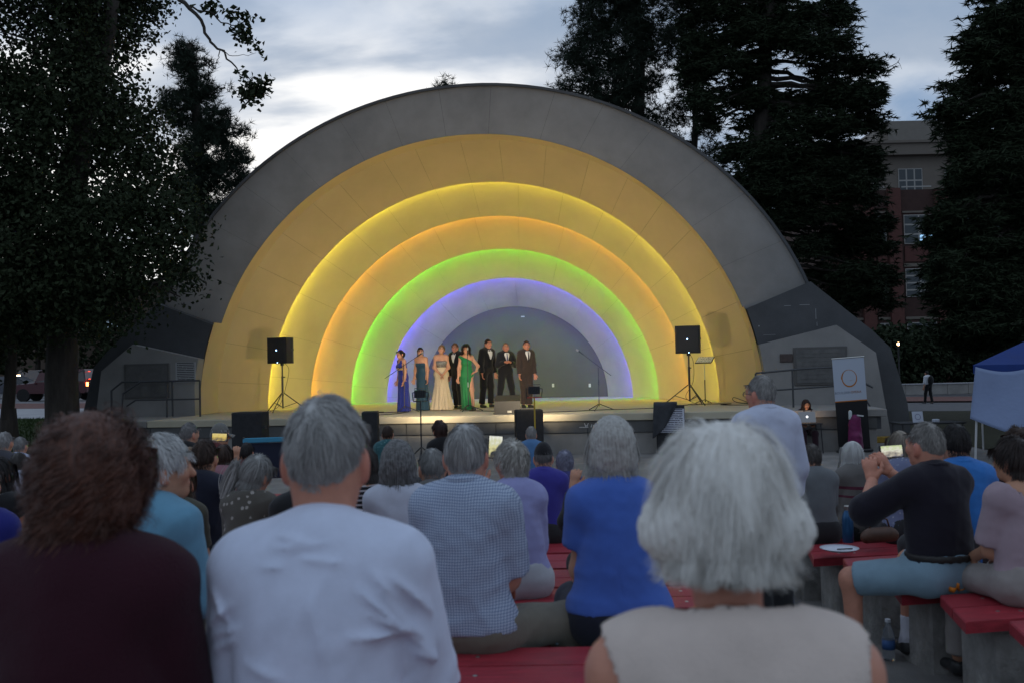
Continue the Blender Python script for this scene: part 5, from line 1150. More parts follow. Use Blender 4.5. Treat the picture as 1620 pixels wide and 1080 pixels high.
# ------------------------------------------------------------------ benches and small things on them
M_red = mat('red_painted_board', (.31, .024, .036), .5, .4, var=.3, vscale=9, bump=.2, bscale=40, stretch=(1, 6, 6))
def wear(m):
    nt = m.node_tree; N = nt.nodes; L = nt.links; b = N['Principled BSDF']; src = b.inputs['Base Color'].links[0].from_socket
    tc = N.new('ShaderNodeTexCoord'); mp = N.new('ShaderNodeMapping'); mp.inputs['Scale'].default_value = (1, 3.5, 3.5); L.new(tc.outputs['Object'], mp.inputs[0])
    n = N.new('ShaderNodeTexNoise'); n.inputs['Scale'].default_value = 7; n.inputs['Detail'].default_value = 10; n.inputs['Roughness'].default_value = .75; L.new(mp.outputs[0], n.inputs['Vector'])
    r = N.new('ShaderNodeMapRange'); L.new(n.outputs[0], r.inputs[0]); r.inputs[1].default_value = .60; r.inputs[2].default_value = .68
    x = N.new('ShaderNodeMix'); x.data_type = 'RGBA'; L.new(r.outputs[0], x.inputs[0]); L.new(src, x.inputs[6]); x.inputs[7].default_value = (.20, .075, .065, 1); L.new(x.outputs[2], b.inputs['Base Color'])
wear(M_red)
M_ped = mat('rough_concrete_pedestal', (.26, .25, .232), .9, .25, var=.3, vscale=9, bump=.5, bscale=55)
def bench(poly, lab, ped_x, planks=2):
    """poly: near-left, near-right, far-right, far-left (x, y) of the seat; boards run along it"""
    nl, nr, fr, fl = [Vector((*p, 0)) for p in poly]; c = (nl + nr + fr + fl) / 4; zb = gz(c.x, c.y)
    e = empty('bench', (c.x, c.y, zb), 0, lab, 'bench', 'red plank benches of the seating')
    for k in range(planks):
        a, b = k / planks + (.012 if k else 0), (k + 1) / planks - (.012 if k < planks - 1 else 0)
        q = [nl.lerp(fl, a), nr.lerp(fr, a), nr.lerp(fr, b), nl.lerp(fl, b)]
        m = MB(); zt = .45; th = .05; bv = .006
        top_ = [p - c for p in q]; cc = sum(top_, Vector()) / 4; ins = [p + (cc - p).normalized() * bv for p in top_]
        vs = [p + Vector((0, 0, zt - th)) for p in top_] + [p + Vector((0, 0, zt - bv)) for p in top_] + [p + Vector((0, 0, zt)) for p in ins]
        m.add(vs, [(3, 2, 1, 0), (8, 9, 10, 11)] + [(i, (i + 1) % 4, 4 + (i + 1) % 4, 4 + i) for i in range(4)] + [(4 + i, 4 + (i + 1) % 4, 8 + (i + 1) % 4, 8 + i) for i in range(4)])
        m.build('board', M_red, e)
    bolts = MB()
    for px_ in ped_x:
        t_ = (px_ - nl.x) / (nr.x - nl.x)
        for q_ in (.25, .75):
            w_ = nl.lerp(nr, t_).lerp(fl.lerp(fr, t_), q_) - c
            for o_ in (-.05, .05): bolts.lathe((w_.x + o_, w_.y, .449), [(.009, 0), (.009, .003), (.004, .005)], 8)
        t = (px_ - nl.x) / (nr.x - nl.x); p = (nl.lerp(nr, t) + fl.lerp(fr, t)) / 2 - c; dep = (fl - nl).length * .72
        g0 = gz(p.x + c.x, p.y + c.y) - zb
        m = MB(); m.box((p.x, p.y, (.398 + g0 - .06) / 2), (.22, dep, .398 - g0 + .06), bev=.012); m.build('pedestal', M_ped, e)
    bolts.build('bolt_heads', M_chrome, e)['kind'] = 'stuff'
ords = ['first', 'second', 'third', 'fourth', 'fifth', 'sixth', 'seventh', 'eighth', 'ninth', 'tenth', 'eleventh', 'twelfth', 'thirteenth']
nears = [1.05, 1.73, 2.40, 3.07, 3.73, 4.39, 5.05, 5.75, 6.5, 7.3, 8.2, 9.2, 10.3]
for k, y0 in enumerate(nears):
    sg = lambda x: .035 * x * x if x < 0 else .02 * x * x
    bench([(-1.7, y0 + .06), (.92, y0), (.94, y0 + .42), (-1.72, y0 + .48)], '%s red bench of the middle block, counted from the camera' % ords[k], (-1.5, -.2, .74))
    if k >= 2: bench([(-5.2, y0 + 1.0), (-1.95, y0 + .08), (-1.85, y0 + .50), (-5.1, y0 + 1.42)], '%s red bench of the block toward the lawn, counted from the camera' % ords[k - 2], (-5.0, -3.5, -2.2))
rn = [3.40, 4.02, 4.68, 5.34, 6.05, 6.8, 7.7, 8.7]
for k, y0 in enumerate(rn):
    bench([(1.88, y0), (5.2, y0 + .55), (5.26, y0 + 1.02), (1.98, y0 + .46)], '%s red bench beside the aisle, block under the tent, counted from the camera' % ords[k], (2.12, 3.6, 4.9))
def on_bench(px, py, y):                                     # a spot on the seat at depth y
    P = atY(px, py, y); return Vector((P.x, y, 0))
def top_z(x, y, yc): return gz(x, yc) + .45
# blue bottle
def obj_at(px, py, Y): P = atY(px, py, Y); return P
P = atY(1341, 858, 5.62); P.z = gz(3.6, 5.6 + .27) + .452
P = atZ(1342, 857, gz(3.59, 5.34 + .5) + .452)
e = empty('water_bottle', P, 0, 'blue metal water bottle with steel cap standing on the red bench', 'bottle')
m = MB(); m.lathe((0, 0, 0), [(.033, 0), (.036, .006), (.036, .155), (.030, .185), (.020, .205), (.019, .212)], 16); m.build('flask', mat('blue_lacquer', (.02, .09, .20), .3, .5, metal=.4), e, smooth='auto')
m = MB(); m.lathe((0, 0, .213), [(.021, 0), (.022, .004), (.022, .026), (.018, .030)], 14); m.build('cap', M_chrome, e, smooth='auto')
# paper plate and pen
zt = gz(3.59, 5.34 + .5) + .452
P = atZ(1328, 870, zt); e = tag(MB().lathe((0, 0, 0), [(.075, 0), (.082, .003), (.118, .016), (.120, .018), (.080, .006), (.01, .005)], 28).build('paper_plate', mat('white_paper_plate', (.62, .64, .70), .7, .2), None, (P.x, P.y, zt), smooth=True), 'white paper plate on the end of the red bench by the aisle', 'plate')
m = MB(); m.tube([(-.05, 0, 0), (.05, .012, 0)], .004, 6); tag(m.build('pen', M_blk, None, (P.x + .03, P.y - .02, zt + .0125)), 'dark pen lying on the paper plate', 'pen')
# brown handbag beside the bottle
P = atZ(1392, 858, zt); e = empty('handbag', (P.x, P.y, zt), R_(15), 'small brown leather bag on the bench by the blue bottle', 'bag')
b = Blob(.03); b.cap((-.10, 0, .045), (.10, 0, .045), .042, n=(0, 1, 0), sq=.8); b.cap((-.07, 0, .07), (.07, 0, .07), .03); b.cuts.append((V3(0, 0, -1), -.001)); vf = b.mesh(.009); np_mesh('pouch', *vf, mat('brown_leather', (.09, .045, .028), .5, .4, var=.25, vscale=20), e)
m = MB(); m.tube([(-.08, 0, .08), (-.06, .0, .15), (0, 0, .17), (.06, 0, .15), (.08, 0, .08)], .006, 6); m.build('handle', mat('brown_leather', (.09, .045, .028)), e, smooth=True)
# orange peel scraps, red mat
zt1 = gz(3.59, 4.02 + .5) + .453
for k, (dx, dy, r) in enumerate(((0, 0, .034), (.055, -.01, .025), (-.045, -.025, .021))):
    P = atZ(1518 , 934, zt1); m = MB(); m.grid(lambda u, v: Vector((r * math.sin(v * 1.7) * math.cos(u * 4.2), r * math.sin(v * 1.7) * math.sin(u * 4.2), r * (1 - math.cos(v * 1.7)) + .004 * math.sin(9 * u))), 10, 5)
    o = m.build('orange_peel', mat('orange_rind', (.62, .20, .02), .55, .4, var=.15, vscale=30), None, (P.x + dx, P.y + dy, zt1), smooth=True, rot=(.15 * k, .1, k * 1.3)); md = o.modifiers.new('thickness', 'SOLIDIFY'); md.thickness = .003
    tag(o, ['largest curl of orange peel on the red bench end', 'middling piece of orange peel nearest the red mat', 'smallest piece of orange peel, nearest the bench corner'][k], 'orange peel', 'scraps of orange peel on the bench end')
mt_ = MB(); A_ = Vector((2.42, 4.22, 0))
def matfn(u, v):
    x = 2.40 + 1.0 * u + .12 * v; y = 4.14 + .17 * u + .40 * v; return Vector((x, y, zt1 + .012 + .008 * math.sin(5 * u + 3 * v) * v * (1 - v)))
mm = MB(); mm.grid(matfn, 14, 6); o = mm.build('seat_mat', mat('bright_red_nylon', (.42, .010, .022), .55, .35, var=.1, vscale=8), None, smooth=True); md = o.modifiers.new('thickness', 'SOLIDIFY'); md.thickness = .012; tag(o, 'bright red nylon mat spread on the bench by the orange peel', 'mat')
ms = MB(); ms.grid(lambda u, v: matfn(.02 + .10 * u, v) + Vector((0, 0, .012)), 2, 6); st = ms.build('stripe', mat('charcoal_webbing', (.03, .028, .035), .8, .2), None, smooth=True); st.parent = o
# papers on the bench, plastic bottle on the ground, bag under the polo woman
z4 = gz(-.4, 5.3) + .452; P = atZ(1046, 914, z4)
e = empty('newspaper', (.66, 5.2, z4), R_(10), 'folded printed papers lying on a red bench past the blue polo', 'newspaper')
for k in range(3): m = MB(); m.box((.01 * k, .006 * k, .004 + .006 * k), (.21, .28, .005), Matrix.Rotation(R_(4 * k), 3, 'Z')); m.build('sheet', text_mat('newsprint', (.42, .42, .44), (.12, .12, .13), 14, .5), e)
P = atZ(1390, 985, gz(2.0, 5.0)); e = empty('plastic_bottle', (1.97, 5.1, gz(1.97, 5.1)), 0, 'clear plastic water bottle standing on the ground under the bench', 'bottle')
m = MB(); m.lathe((0, 0, 0), [(.030, 0), (.033, .01), (.031, .05), (.033, .10), (.030, .15), (.014, .185), (.013, .20)], 14); m.build('bottle_body', mat('clear_plastic', (.75, .8, .85), .12, .5, trans=.85), e, smooth=True)
m = MB(); m.lathe((0, 0, .201), [(.015, 0), (.015, .016)], 10); m.build('screw_cap', mat('white_plastic', (.6, .62, .65), .5, .4), e)
m = MB(); m.lathe((0, 0, .06), [(.0335, 0), (.0335, .05)], 14); m.build('wrapper', mat('blue_wrapper', (.05, .12, .3), .5, .3), e, smooth=True)
zb2 = gz(-.4, 3.95) + .452; e = empty('denim_bag', (.25, 3.80, zb2), R_(8), 'pale denim cloth bag on the bench beside the dark jeans', 'bag')
b = Blob(.03); b.cap((-.12, 0, .03), (.10, .02, .035), .034); b.cap((-.06, .02, .05), (.06, 0, .06), .03); b.cuts.append((V3(0, 0, -1), -.001)); np_mesh('pouch', *b.mesh(.009, folds(3, .006, 40)), M_jeans, e)
m = MB(); m.tube([(-.10, 0, .05), (-.16, -.06, .02), (-.12, -.12, .012)], .009, 6); m.build('strap', M_jeans, e, smooth=True)
# weeds by the pedestals
for k, (x, y) in enumerate(((1.72, 3.9), (1.80, 3.55))):
    g = np.random.default_rng(k); n = 40; a = g.uniform(0, 6.28, n); L_ = g.uniform(.05, .13, n); V = []; F = []
    for i in range(n):
        b0 = V3(g.normal(0, .02), g.normal(0, .02), 0); d = V3(math.cos(a[i]) * .6, math.sin(a[i]) * .6, .9) * L_[i]; w_ = V3(-math.sin(a[i]), math.cos(a[i]), 0) * .006
        V += [b0 - w_, b0 + w_, b0 + d]; F.append((3 * i, 3 * i + 1, 3 * i + 2))
    o = np_mesh('weed', np.array(V), np.array(F), mat('weed_green', (.04, .055, .02), .8, .2, var=.3), smooth=False); o.location = (x, y, gz(x, y)); tag(o, ['small weed tuft in the pavement by a bench pedestal', 'lower weed tuft nearest the camera in the aisle'][k], 'weed')
# blue folding chair back seen among the far rows
P = atY(428, 690, 9.6); e = empty('folding_chair', (P.x, 9.6, gz(P.x, 9.6)), R_(10), 'folding camp chair with light blue trim and navy back', 'chair'); h = P.z - gz(P.x, 9.6)
for sx in (-1, 1):
    for (a, b) in (((sx * .26, -.02, h), (sx * .26, .05, .40)), ((sx * .26, .05, .40), (sx * .24, -.18, .01)), ((sx * .26, -.1, .40), (sx * .24, .36, .01)), ((sx * .28, -.06, .60), (sx * .28, .36, .58))): m = MB(); m.tube([a, b], .012, 6); m.build('frame_tube', M_metal, e)
m = MB(); m.box((0, -.02, h - .03), (.54, .02, .05), bev=.006); m.build('trim', mat('light_blue_nylon', (.05, .25, .38), .7, .3), e)
m = MB(); m.box((0, .01, h - .24), (.50, .02, .36), bev=.006); m.build('back_panel', mat('navy_nylon', (.012, .016, .035), .7, .3), e)
m = MB(); m.box((0, .16, .42), (.50, .42, .02), bev=.006); m.build('seat', mat('navy_nylon', (.012, .016, .035)), e)
# ------------------------------------------------------------------ singers on the stage
def gown(mt_, bodice='strapless', flare=.22, hip_r=.15, folds_n=14, fold_a=.012, band=None, slit=None, chest=None, floor=.012):
    def f(o, put, spine, p0, s, T, arms, legs, tor, seed):
        C = T.inflate(.009 * s); C.k = .05
        z1 = p0[2] - .02 * s
        C.cap(V3(0, 0, z1 + .03), V3(0, 0, z1 - .18 * s), hip_r * s, (hip_r + .012) * s, n=V3(0, 1, 0), sq=.82)
        cx = -.03 if slit else 0.0
        C.cap(V3(0, 0, z1 - .18 * s), V3(cx, 0, floor), (hip_r + .012) * s, flare * s, n=V3(0, 1, 0), sq=.85, cut=True)
        if bodice == 'strapless': C.cuts.append((V3(0, 0, 1), float(spine(.335)[2])))
        elif bodice == 'vneck': C.cuts.append((V3(0, 0, 1), float(spine(.47)[2]))); C.balls = [(spine(.47) + V3(0, .13, 0) * s, .10 * s), (spine(.42) + V3(.21, 0, .04) * s, .085 * s), (spine(.42) + V3(-.21, 0, .04) * s, .085 * s)]
        elif bodice == 'one': n_ = V3(-.45, 0, .9); n_ /= np.linalg.norm(n_); c_ = spine(.40) + V3(-.02, 0, 0); C.cuts.append((n_, float(n_ @ c_) + .0)); 
        C.cuts.append((V3(0, 0, -1), -floor))
        ph = seed * .7
        def dsp(P):
            a = np.arctan2(P[:, 1] * 1.2, P[:, 0]); k = np.clip((z1 + .05 - P[:, 2]) / (z1), 0, 1)
            return fold_a * k ** .7 * (np.sin(folds_n * a + ph) + .6 * np.sin((folds_n + 5) * a + 2 * ph + 3 * P[:, 2]))
        if slit:
            pass
        g = put('gown', C.mesh(.0135, dsp), mt_)
        if band: B_ = T.inflate(.016 * s); B_.cuts = [(V3(0, 0, 1), float(spine(band[1])[2])), (V3(0, 0, -1), -float(spine(band[0])[2]))]; put('belt', B_.mesh(.011), band[2], g)
        if chest: B_ = T.inflate(.013 * s); B_.cuts = [(V3(0, 0, 1), float(spine(.34)[2])), (V3(0, 0, -1), -float(spine(.17)[2]))]; put('bodice', B_.mesh(.010), chest, g)
    return f
def suit_front(tie, shirt_c=(.7, .7, .68), bow=False, width=.30):
    def f(o, d):
        s = d['s']; spine = d['spine']; zt_ = float(spine(.47)[2]); zb_ = float(spine(.20)[2])
        B_ = Blob(.05)
        for t_, r in ((.33, V3(.15, .118, .16)), (.42, V3(.09, .09, .09))): B_.ell(spine(t_), (r + .030) * s)
        B_.cuts = [(V3(0, -1, 0), -.05 * s), (V3(0, 0, 1), float(spine(.49)[2])), (V3(.955, 0, -width) , -width * zb_), (V3(-.955, 0, -width), -width * zb_)]
        sf = d['put']('shirt_front', B_.mesh(.010), cloth_mat('dress_shirt', shirt_c))
        fy = float(spine(.45)[1]) + .125 * s
        if bow:
            K_ = Blob(.006); c = spine(.475) + V3(0, .105, -.01) * s
            for sx in (-1, 1): K_.cap(c, c + V3(sx * .045, 0, .0) * s, .008 * s, .020 * s, V3(0, 1, 0), .6)
            d['put']('bow_tie', K_.mesh(.006), M_black, sf)
        else:
            K_ = Blob(.006); c = spine(.465) + V3(0, .115, 0) * s; e_ = spine(.22) + V3(0, .152, 0) * s; mid = spine(.36) + V3(0, .155, 0) * s
            K_.cap(c, mid, .012 * s, .018 * s, V3(0, 1, 0), .5); K_.cap(mid, e_, .018 * s, .020 * s, V3(0, 1, 0), .5); d['put']('tie', K_.mesh(.007), cloth_mat('tie_%.2f' % tie[2], tie), sf)
    return f
PI = math.pi
def singer(label, x, y, h, rz, **k):
    return person(label, 'stand', pos=(x, y, .29), rz=rz, s=h / 1.70, lod=1, foldamp=k.pop('foldamp', .004), **k)
BLACK_UP = dict(H_BLACK, n=1500, seg=8, len=(.05, .09), vol=.10, w=.005, grav=.3, back=-.6)
def bun(c):
    def f(o, d):
        b = Blob(.03); q = d['hc'] + d['hR'] @ V3(0, -.115, .03) * d['s']; b.ell(q, V3(.052, .045, .05) * d['s']); b.ell(q + V3(0, 0, -.05), V3(.035, .03, .04)); v, f_ = b.mesh(.009, folds(2, .006, 90)); np_mesh('hair_bun', v, f_, HAIR, o, colors=np.tile(c, (len(v), 1)))
    return f
singer('woman singer in a royal blue gown with a gold belt', -2.80, 24.25, 1.60, PI - R_(58), sex='f', skin='warm', head=(R_(16), R_(10), 0), bust=1.0, hair=dict(BLACK_UP), extras=[bun((.012, .01, .01))],
       dress=gown(cloth_mat('royal_blue_satin', (.018, .03, .22), rough=.6), 'vneck', .21, .145, 13, .011, (.20, .255, mat('gold_sequins', (.55, .38, .14), .35, .5, metal=.5, bump=.8, bscale=160))), arms=('down', 'down'), feet=False)
singer('woman singer in a strapless dark teal gown', -2.36, 24.72, 1.66, PI - R_(22), sex='f', skin='warm', head=(R_(30), R_(6), 0), bust=1.0, hair=dict(BLACK_UP, col=(.02, .012, .01)), extras=[bun((.02, .012, .01))],
       dress=gown(cloth_mat('dark_teal_satin', (.015, .05, .085), rough=.55), 'strapless', .19, .145, 9, .007), arms=('down', 'down'), feet=False)
seq = mat('silver_sequins', (.55, .54, .50), .25, .6, metal=.7, col2=(.05, .05, .06), vscale=45, bump=1.0, bscale=140)
singer('blond woman singer in a cream gown with a silver bodice', -1.86, 24.72, 1.71, PI + R_(8), sex='f', skin='warm', head=(R_(-8), R_(10), R_(-8)), bust=1.05, hair=short(H_BLOND, 1800, w=.005, len=(.05, .08), vol=.14, col=(.40, .25, .10), col2=(.22, .13, .05)),
       dress=gown(cloth_mat('cream_chiffon', (.52, .43, .30), rough=.8), 'strapless', .30, .15, 15, .016, None, None, seq), arms=(((-.05, .05, -.27), (.10, .17, -.44), dict(dir=(.6, .3, -.6), curl=.5)), ((.05, .05, -.27), (-.10, .17, -.44), dict(dir=(-.6, .3, -.6), curl=.5))), feet=False)
TUX = cloth_mat('black_tuxedo', (.012, .012, .014)); CHAR = cloth_mat('charcoal_suit', (.016, .017, .022)); BRN = cloth_mat('dark_brown_suit', (.045, .032, .028))
def suit(mt_): return dict(top=dict(kind='jacket', mat=mt_, sleeve=1.93, inf=.022, loose=.012, hem=-.17, collar=.02), bottom=dict(kind='trousers', mat=mt_, inf=.014, loose=.014))
singer('fair haired man singer in a tuxedo, half hidden by the green gown', -1.47, 25.35, 1.77, PI - R_(38), sex='m', skin='ruddy', head=(R_(16), R_(4), 0), hair=short(H_BROWN, 1300, w=.005, col=(.16, .08, .035), col2=(.08, .04, .02)), extras=[suit_front((.02, .02, .02), bow=True)], legs=((-.10, .0), (.10, -.05)), **suit(TUX))
def green_leg(o, d): pass
singer('woman singer with dark curls in a green one shoulder gown', -1.19, 24.35, 1.68, PI + R_(6), sex='f', skin='warm', head=(R_(-4), R_(4), 0), bust=1.0, hip=1.02, hair=curly(H_BLACK, 2600, seg=12, w=.005, len=(.12, .19), vol=.50, curl=.010, freq=110, col=(.035, .018, .012), col2=(.015, .01, .008)),
       dress=gown(cloth_mat('emerald_satin', (.012, .16, .05), rough=.5), 'one', .155, .15, 7, .010, slit=True), legs=((-.155, .13), (.02, -.02)), arms=(((-.17, -.06, -.23), (-.10, .09, -.37), dict(dir=(.8, .2, -.3), curl=.5)), ((.06, .02, -.28), (.08, .06, -.53))))
singer('tall dark haired man singer in a tuxedo with a bow tie', -.72, 25.75, 1.87, PI + R_(48), sex='m', skin='ruddy', shoulder=.205, head=(R_(-12), R_(2), 0), hair=short(H_BROWN, 1400, w=.005, col=(.03, .018, .012)), extras=[suit_front((.02, .02, .02), bow=True, width=.36)], legs=((-.11, .03), (.12, -.06)), waist=1.1, **suit(TUX))
singer('short haired man singer in a charcoal suit clasping his hands', -.20, 25.80, 1.76, PI + R_(20), sex='m', skin='ruddy', head=(R_(-12), R_(8), 0), hair=short(H_BROWN, 1100, w=.005, len=(.012, .02), col=(.22, .13, .07), col2=(.14, .08, .05)), extras=[suit_front((.10, .12, .22))], legs=((-.20, .04), (.20, 0)),
       arms=(((-.08, .06, -.26), (.10, .22, -.20), dict(dir=(.8, .4, .2), curl=.8)), ((.08, .06, -.26), (-.06, .24, -.19), dict(dir=(-.8, .4, .2), curl=.8))), **suit(CHAR))
singer('man singer in a dark brown suit and narrow tie', .34, 24.95, 1.78, PI + R_(26), sex='m', skin='ruddy', head=(R_(-18), R_(4), 0), hair=short(H_BROWN, 1300, w=.005, col=(.05, .022, .014)), extras=[suit_front((.03, .025, .03))], legs=((-.08, .02), (.08, 0)), **suit(BRN))
# ------------------------------------------------------------------ woman with the laptop below the stage
lw = person('woman with long dark hair lit by her laptop beside the stage', 'sit', (1275, 629), 20.6, rz=PI - R_(6), sex='f', skin='warm', head=(R_(8), R_(-14), 0), s=.93, lean=.12, top=shirt('cardigan', cloth_mat('dark_plum', (.035, .014, .020)), 1.9), bottom=pants(cloth_mat('dark_plum_skirt', (.03, .012, .018))),
       hair=longh(H_BROWN, 1800, w=.006, len=(.30, .40), col=(.05, .026, .018), col2=(.025, .014, .01)), arms=(((-.05, .06, -.25), (.0, .26, -.27), dict(curl=.5)), ((.05, .06, -.25), (0, .26, -.27), dict(curl=.5))), lod=1)
c = Vector(lw.location); kz = .60
P = atY(1277, 668, 20.15); e = empty('laptop', P, R_(-4), 'open silver laptop with a glowing round mark on its lid', 'laptop')
lr = Matrix.Rotation(R_(-16), 3, 'X')
m = MB(); m.box((0, .0, .12), (.36, .012, .24), lr, bev=.004); m.build('lid', mat('silver_alloy', (.28, .27, .26), .35, .5, metal=.8), e)
m = MB(); m.box((0, .15, .0), (.36, .25, .016), bev=.004); m.build('base', mat('silver_alloy', (.28, .27, .26)), e)
m = MB(); m.box(lr @ Vector((0, .0075, 0)) + Vector((0, 0, .12)), (.33, .003, .21), lr); m.build('screen', mat('lit_screen', (.9, .7, .5), .4, .3, emit=(1, .68, .42), estr=7), e)
m = MB(); n_ = 14; m.v = [tuple(lr @ Vector((.024 * math.cos(2 * PI * k / n_), -.008, .026 * math.sin(2 * PI * k / n_))) + Vector((0, 0, .125))) for k in range(n_)]; m.f = [tuple(range(n_))]; m.mi = [0]; m.build('glowing_mark', mat('lid_mark_glow', (1, 1, 1), .5, .2, emit=(1, 1, 1), estr=1.6), e)
e = empty('lap_table', (P.x, P.y + .1, gz(P.x, P.y)), 0, 'small dark folding table under the silver laptop', 'table'); hz = P.z - .012 - e.location.z
m = MB(); m.box((0, .02, hz - .012), (.62, .40, .024), bev=.005); m.build('table_top', M_blk, e)
for sx in (-1, 1):
    for sy in (-1, 1): m = MB(); m.tube([(sx * .27, .02 + sy * .16, hz - .02), (sx * .30, .02 + sy * .18, .005)], .012, 6); m.build('leg', M_metal, e)
e = empty('stool', (c.x, c.y, c.z), 0, 'dark stool under the woman with the laptop', 'stool'); sh_ = .40
m = MB(); m.box((0, .0, sh_ - .02), (.42, .38, .04), bev=.01); m.build('seat', M_blk, e)
for sx in (-1, 1):
    for sy in (-1, 1): m = MB(); m.tube([(sx * .17, sy * .15, sh_ - .03), (sx * .19, sy * .17, .005)], .013, 6); m.build('leg', M_metal, e)
# ------------------------------------------------------------------ trees
M_bark = mat('dark_bark', (.045, .038, .032), .9, .2, var=.35, vscale=6, bump=.9, bscale=22, stretch=(1, 1, .25))
M_leaf = mat('oak_leaf', (.022, .031, .014), .7, .12, var=.35, vscale=3)
M_leaf2 = mat('elm_leaf', (.022, .032, .016), .7, .12, var=.35, vscale=3)
M_need = mat('pine_needle', (.022, .032, .021), .7, .15, var=.3, vscale=3)
def cloud(lobes, n, size, kind, seed, clump=.35, inner=.55, per=60):
    """leaves gathered in clumps through the lobes; kind leaf: small quads, tuft: bursts of needles, spray: flat drooping sprays"""
    g = np.random.default_rng(seed); vol = np.array([l[1][0] * l[1][1] * l[1][2] for l in lobes]) ** (2 / 3.); cnt = (n * vol / vol.sum()).astype(int)
    P = []
    for (c, r), k in zip(lobes, cnt):
        kc = max(3, k // per); d = g.normal(0, 1, (kc, 3)); d /= np.linalg.norm(d, axis=1)[:, None]
        rad = g.uniform(inner, 1.0, (kc, 1)) ** .7; cc = np.array(c) + d * rad * np.array(r)
        idx = g.integers(0, kc, k); q = g.normal(0, 1, (k, 3)); P.append(cc[idx] + q * clump * np.array([1, 1, .75]))
    P = np.concatenate(P); n = len(P)
    if kind == 'leaf':
        a = g.normal(0, 1, (n, 3)); a /= np.linalg.norm(a, axis=1)[:, None]; b = np.cross(a, g.normal(0, 1, (n, 3))); b /= np.linalg.norm(b, axis=1)[:, None]
        L = size * g.uniform(.6, 1.25, (n, 1)); W = L * .33; c_ = np.cross(a, b) * L * .12
        V = np.stack([P - a * L * .5, P + b * W + c_, P + a * L * .5, P - b * W + c_], 1).reshape(-1, 3); F = np.arange(4 * n).reshape(-1, 4)
    else:
        m = 14; nn = n // m; P = P[g.permutation(n)[:nn]]; base = np.repeat(P, m, 0); up = np.array([0, 0, .55]) if kind == 'tuft' else np.array([0, 0, -.25])
        d = g.normal(0, 1, (nn * m, 3)) * (np.array([1, 1, .9]) if kind == 'tuft' else np.array([1, 1, .35])) + up; d /= np.linalg.norm(d, axis=1)[:, None]
        L = size * g.uniform(.6, 1.2, (nn * m, 1)); s_ = np.cross(d, g.normal(0, 1, (nn * m, 3))); s_ /= np.linalg.norm(s_, axis=1)[:, None]; w = (.011 if kind == 'tuft' else .026) * (size / .25)
        V = np.stack([base - s_ * w, base + s_ * w, base + d * L], 1).reshape(-1, 3); F = np.arange(3 * nn * m).reshape(-1, 3)
    return V, F
def limb(pts, r0, r1, m, wob=.0, seed=0):
    g = random.Random(seed); pts = [Vector(p) for p in pts]; out = []
    for i in range(len(pts) - 1):
        for k in range(4): q = pts[i].lerp(pts[i + 1], k / 4); out.append(q + Vector((g.uniform(-wob, wob), g.uniform(-wob, wob), g.uniform(-wob, wob) * .5)) * (0 if i == 0 and k == 0 else 1))
    out.append(pts[-1]); n = len(out); m.tube(out, [r0 + (r1 - r0) * (i / (n - 1)) ** .8 for i in range(n)], 7)
def tree(label, base, trunk, r0, lobes, n, size, kind, leafm, seed, limbs=(), clump=.35, per=60, inner=.55, name='tree', extra=None):
    """lobes: (px, py, depth, radius px[, vertical ratio]) read as real spots in space"""
    W = []
    for l in lobes:
        c = atY(l[0], l[1], l[2]); r = l[3] * l[2] / F_PX; W.append((c, (r, r * .9, r * (l[4] if len(l) > 4 else 1.0))))
    b = Vector(base); e = empty(name, b, 0, label, 'tree')
    g = random.Random(seed); m = MB(); tp = [Vector(p) - b for p in trunk]; limb(tp, r0, r0 * .45, m, .05, seed)
    m.tube([tp[0] + Vector((0, 0, -.3)), tp[0] + Vector((0, 0, .15)), tp[0] + Vector((0, 0, .9))], [r0 * 1.7, r0 * 1.35, r0 * .98], 9)
    for (c, r) in W:                                          # limbs reaching into each lobe
        q = c - b; zt0 = q.z + (.25 if kind == 'spray' else -.35) * math.hypot(q.x - tp[-1].x, q.y - tp[-1].y); zt0 = min(max(zt0, tp[0].z + .25 * (tp[-1].z - tp[0].z)), tp[-1].z); k = max([i for i in range(len(tp) - 1) if tp[i].z <= zt0] or [0]); s0 = tp[k].lerp(tp[k + 1], min(1.0, (zt0 - tp[k].z) / max(.01, tp[k + 1].z - tp[k].z)))
        mid = s0.lerp(q, .5) + Vector((0, 0, (q - s0).length * .06)); limb([s0, mid, q], r0 * .26, r0 * .05, m, .10, seed + int(c.x * 10))
        for j in range(4):
            dd = Vector((g.uniform(-1, 1) * r[0], g.uniform(-1, 1) * r[1], g.uniform(-.8, .9) * r[2])); limb([mid.lerp(q, g.uniform(.2, 1)), q + dd], r0 * .09, r0 * .02, m, .06, j + seed)
    for pts, a, c in limbs: limb([Vector(p) - b for p in pts], a, c, m, .04, seed + 5)
    m.build('trunk', M_bark, e, smooth=True)
    V, F = cloud([(tuple(c - b), r) for c, r in W], n, size, kind, seed, clump, inner, per)
    if extra is not None: V2, F2 = cloud([(tuple(atY(l[0], l[1], l[2]) - b), (l[3] * l[2] / F_PX,) * 3) for l in extra[0]], extra[1], extra[2], 'leaf', seed + 9, .10, .1, 14); F = np.concatenate([F, F2 + len(V)]); V = np.concatenate([V, V2])
    np_mesh('crown', V, F, leafm, e, smooth=False)
    return e
def base_at(px, Y):
    P = atY(px, 640, Y); return Vector((P.x, Y, gz(P.x, Y) - .02))
b = base_at(98, 21.5)
hang = [atY(255, -60, 18.6), atY(283, 2, 18.5), atY(312, 22, 18.4), atY(330, 62, 18.4), atY(352, 82, 18.3), atY(372, 105, 18.3)]
h2 = [atY(298, 10, 18.5), atY(330, 20, 18.5), atY(352, 36, 18.5), atY(378, 42, 18.5), atY(392, 32, 18.5)]
